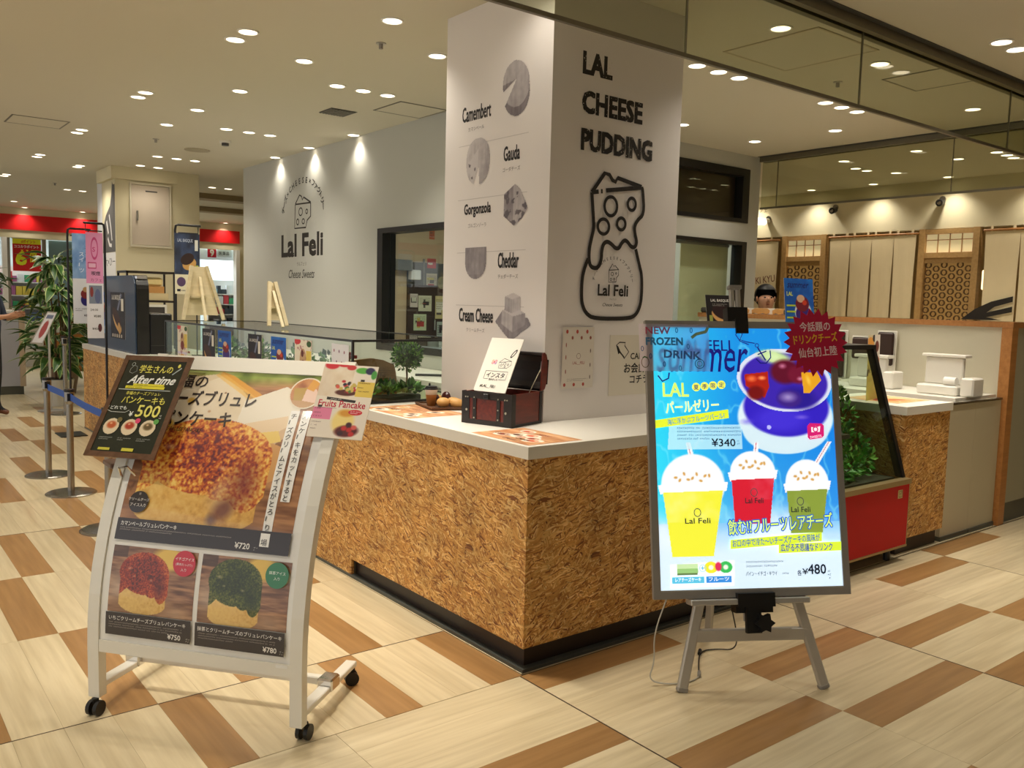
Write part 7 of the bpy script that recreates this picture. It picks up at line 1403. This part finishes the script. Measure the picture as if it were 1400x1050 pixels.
p_ = part('glazing', B(((1.16, 16.0, 1.2), (1.90, 16.01, 2.45))), M('blue_window', (120, 150, 160), .3, ns=2, na=.1), ph); pr = Pr(plane((1.16, 15.999, 1.2), (1, 0, 0), (0, 0, 1))); pr.rect(0, .72, .74, .80, (224, 236, 240)); pr.text('Ho', .16, .83, .2, (30, 50, 56), .02, fit=.26, fith=.13); pr.text('Health', .5, 1.05, .07, (60, 110, 140), .01); pr.put('lettering', ph)
def nine(p, w, h): p.rect(0, 0, w, h, (206, 30, 60)); p.text('9', w*.3, h*.15, .2, (248, 248, 248), .05, fit=w*.42, fith=h*.7)
flat_poster('aisle_sign', 'red square aisle sign with a white number 9', 'sign', (4.19, 16.02, 2.29), (1, 0, 0), (0, 0, 1), .19, .19, nine)
flat_poster('aisle_sign', 'white lettered aisle sign right of the red number 9', 'sign', (4.40, 16.02, 2.31), (1, 0, 0), (0, 0, 1), .31, .16, lambda p, w, h: (p.rect(0, 0, w, h, (216, 232, 240)), p.text('医薬品', w*.12, h*.3, .08, (40, 50, 70), .02, fit=w*.7)))
part('header_band', B(((3.2, 16.05, 2.24), (4.8, 16.08, 2.46))), M('band_white', (226, 240, 248), .5, emit=.15), ph)
NTH = 'first second third fourth fifth sixth seventh eighth ninth tenth eleventh twelfth thirteenth fourteenth fifteenth sixteenth seventeenth eighteenth nineteenth twentieth'.split()+['last one']*6
CN = ['white', 'green', 'red', 'blue', 'yellow', 'violet', 'dark grey', 'pale blue']
PC = [(230, 236, 238), (60, 160, 110), (200, 60, 70), (90, 120, 170), (236, 214, 90), (180, 110, 160), (60, 70, 80), (150, 200, 220)]
def gondola(x0, x1, y, zs, lb, depth=.3, seed=1, grp='boxed goods'):
    t = empty('store_shelf', lb, 'shelf', ((x0+x1)/2, y, 0)); part('back', B(((x0, y+depth, 0), (x1, y+depth+.02, zs[-1]+.3))), WHITE, t)
    for s_ in (x0, x1-.02): part('side', B(((s_, y, 0), (s_+.02, y+depth, zs[-1]+.02))), WHITE, t)
    for z in zs: part('shelf', B(((x0+.02, y, z-.02), (x1-.02, y+depth, z))), WHITE, t)
    r = random.Random(seed)
    for zi, z in enumerate(zs):
        x = x0+.03; nth = 0
        while x < x1-.16:
            w = r.uniform(.06, .12); h = r.uniform(.1, .2); c_ = r.choice(PC); o = B(((x, y+.02, z+.0005), (x+w, y+.12, z+h)))
            nth += 1
            solo('boxed_goods', '%s package, %s from the left on the %s row of the %s' % (CN[PC.index(c_)], NTH[nth-1], NTH[zi], grp), 'package', o, M('pack_%d' % PC.index(c_), c_, .5), 'packaged items on the %s' % grp); x += w+.01
gondola(4.30, 5.0-.02, 16.35, (.55, .82, 1.08, 1.30, 1.52), 'white pharmacy shelf seen beside the kitchen wall end', seed=3, grp='right pharmacy shelf'); gondola(-.3, 1.9, 16.3, (.9, 1.15, 1.4, 1.65), 'white pharmacy shelf behind the potted plants', seed=5, grp='left pharmacy shelf')
solo('shop_counter', 'low brown counter at the foot of the pharmacy shelf', 'counter', B(((4.2, 15.98, .30), (4.79, 16.25, .93)), ((4.22, 16.0, 0), (4.77, 16.2, .30))), M('counter_brown', (112, 52, 38), .5, ns=3, na=.08))

# ================================================================== PEOPLE
def skin_body(name, J, EDG, R, X, matf, mats, parent):
    idx = {k: i for i, k in enumerate(J)}; me = bpy.data.meshes.new(name); me.from_pydata([X @ Vector(J[k]) for k in J], [(idx[a], idx[b]) for a, b in EDG], [])
    o = bpy.data.objects.new('tmp', me); COL.objects.link(o); md = o.modifiers.new('s', 'SKIN'); sv = me.skin_vertices[0].data
    for k, i in idx.items(): r = R[k]; sv[i].radius = r if isinstance(r, tuple) else (r, r)
    sv[idx['pelvis']].use_root = True; o.modifiers.new('b', 'SUBSURF').levels = 2
    dg = bpy.context.evaluated_depsgraph_get(); m2 = bpy.data.meshes.new_from_object(o.evaluated_get(dg)); bpy.data.objects.remove(o)
    m2.name = name; m2.materials.clear()
    for m_ in mats: m2.materials.append(m_)
    Xi = X.inverted()
    for p_ in m2.polygons: p_.use_smooth = True; p_.material_index = matf(Xi @ p_.center)
    m2.transform(WMX[parent.name]); ob = bpy.data.objects.new(name, m2); COL.objects.link(ob); ob.parent = parent; WMX[ob.name] = WMX[parent.name]; return ob
SKIN = M('skin', (196, 146, 116), .5, ns=12, na=.05); HAIR = M('black_hair', (20, 16, 15), .5, ns=60, na=.3); SHIRT = M('navy_shirt', (44, 54, 74), .8, ns=14, na=.1); PANTS = M('black_trousers', (20, 20, 24), .85, ns=14, na=.15); SANDAL = M('brown_sandal', (110, 66, 44), .5, ns=14, na=.1)
def figure(label, x, y, head, shirt, arms='phone', H=1.74, cap=None):
    t = empty('person', label, 'person', (x, y, 0)); X = Matrix.Translation((x, y, 0)) @ Matrix.Rotation(head, 4, 'Z') @ Matrix.Diagonal((H/1.74, H/1.74, H/1.74, 1))
    J = dict(pelvis=(0, 0, .95), waist=(.0, 0, 1.08), chest=(0, 0, 1.28), neck0=(-.01, 0, 1.44), neck=(.0, 0, 1.50), head0=(.02, 0, 1.58), head1=(.02, 0, 1.68)); E_ = [('pelvis', 'waist'), ('waist', 'chest'), ('chest', 'neck0'), ('neck0', 'neck'), ('neck', 'head0'), ('head0', 'head1')]
    R = dict(pelvis=(.15, .12), waist=(.135, .105), chest=(.155, .12), neck0=.075, neck=.055, head0=.082, head1=.086)
    for s_, n in ((1, 'l'), (-1, 'r')):
        J['hip'+n] = (0, .09*s_, .90); J['knee'+n] = (.03, .10*s_, .50); J['ank'+n] = (0, .10*s_, .09); J['toe'+n] = (.15, .115*s_, .035); J['heel'+n] = (-.04, .10*s_, .04)
        J['sh'+n] = (0, .17*s_, 1.40); 
        if arms == 'phone': J['el'+n] = (.06, .23*s_, 1.13); J['wr'+n] = (.27, .10*s_, 1.16); h0 = Vector((.33, .05*s_, 1.18)); d = Vector((.6, -.5*s_, .15)).normalized()
        else: J['el'+n] = (.08, .24*s_, 1.13); J['wr'+n] = (.30, .16*s_, 1.05); h0 = Vector((.37, .14*s_, 1.04)); d = Vector((1, -.1*s_, -.1)).normalized()
        J['palm'+n] = tuple(h0); E_ += [('pelvis', 'hip'+n), ('hip'+n, 'knee'+n), ('knee'+n, 'ank'+n), ('ank'+n, 'toe'+n), ('ank'+n, 'heel'+n), ('chest', 'sh'+n), ('sh'+n, 'el'+n), ('el'+n, 'wr'+n), ('wr'+n, 'palm'+n)]
        R.update({'hip'+n: .095, 'knee'+n: .062, 'ank'+n: .045, 'toe'+n: (.038, .03), 'heel'+n: .034, 'sh'+n: .062, 'el'+n: .046, 'wr'+n: .028, 'palm'+n: (.034, .018)})
        up = Vector((0, 0, 1)); side = d.cross(up).normalized()
        for q in range(4):
            a = h0+d*.03+up*(.024-.016*q); b = a+d*(.035+.006*(q in (1, 2)))-side*s_*.012; c_ = b+d*.012-side*s_*.024; ks = ['f%d%s%d' % (q, n, w) for w in range(3)]
            J[ks[0]], J[ks[1]], J[ks[2]] = tuple(a), tuple(b), tuple(c_); E_ += [('palm'+n, ks[0]), (ks[0], ks[1]), (ks[1], ks[2])]; R.update({ks[0]: .0095, ks[1]: .009, ks[2]: .008})
        a = h0+up*.028-side*s_*.01; b = a+up*.012+d*.02-side*s_*.018; J['t0'+n], J['t1'+n] = tuple(a), tuple(b); E_ += [('palm'+n, 't0'+n), ('t0'+n, 't1'+n)]; R.update({'t0'+n: .011, 't1'+n: .009})
    def matf(c):
        c = c*1.0
        if c.z > 1.455 and abs(c.y) < .13: return 0
        if c.z < .075: return 3
        if c.z < .96 and not (abs(c.y) > .3 or c.x > .22): return 2
        el = math.hypot(c.x-.06, abs(c.y)-.23) 
        if c.x > .12 and c.z > .98: return 0
        return 1
    skin_body('body', J, E_, R, X, matf, [SKIN, shirt, PANTS, SANDAL], t)
    # face and hair
    m = MB(); 
    def P(a, b, c): return X @ Vector((a, b, c))
    m.ball(P(-.005, 0, 1.665), .112, 18, 12, (1, .92, 1.02)); hm = MB(); 
    keep = []
    Xi = X.inverted()
    for f in m.f:
        c_ = sum((Xi @ Vector(m.v[i]) for i in f), Vector())/len(f)
        if not (c_.x > .045 and c_.z < 1.725) and not (c_.z < 1.60 and c_.x > -.03): keep.append(f)
    hm.v = m.v; hm.f = keep; hm.m = [0]*len(keep); part('hair', hm, cap or HAIR, t, smooth=True)
    for s_ in (-1, 1):
        part('eye', MB().ball(P(.098, .032*s_, 1.645), .009, 8, 6, (.6, 1.3, .8)), BLACKP, t, smooth=True); part('ear', MB().ball(P(.01, .088*s_, 1.63), .024, 8, 6, (.7, .35, 1.2)), SKIN, t, smooth=True)
    part('nose', MB().lathe([(.014, 0), (.009, .03), (.004, .045)], (0, 0, 0), 8, X @ Matrix.Translation((.106, 0, 1.605)) @ Matrix.Rotation(-.25, 4, 'Y')), SKIN, t, smooth=True); part('mouth', MB().ball(P(.098, 0, 1.578), .02, 8, 6, (.35, 1.1, .3)), M('lips', (160, 90, 80), .5), t, smooth=True)
    return t, X
hd = math.atan2(-.60, .80)
t, X = figure('person in navy shirt and black trousers at the left edge looking at a phone', -.725, 9.10, hd, SHIRT, H=1.78)
q = X @ Vector((.405, 0, 1.262)); Xp = Matrix.Translation(q) @ Matrix.Rotation(hd, 4, 'Z') @ Matrix.Rotation(-.5, 4, 'Y'); solo('phone', 'smartphone held in the hands of the person at the left edge', 'phone', MB().box((-.07, -.036, -.004), (.07, .036, .004), Xp, bev=.003), M('phone_body', (60, 62, 70), .2, coat=.6))
figure('person with black hair in dark clothes working behind the low wall', 4.93, 2.47, -2.25, M('black_top', (34, 28, 28), .8, ns=14, na=.15), 'work', H=1.70)
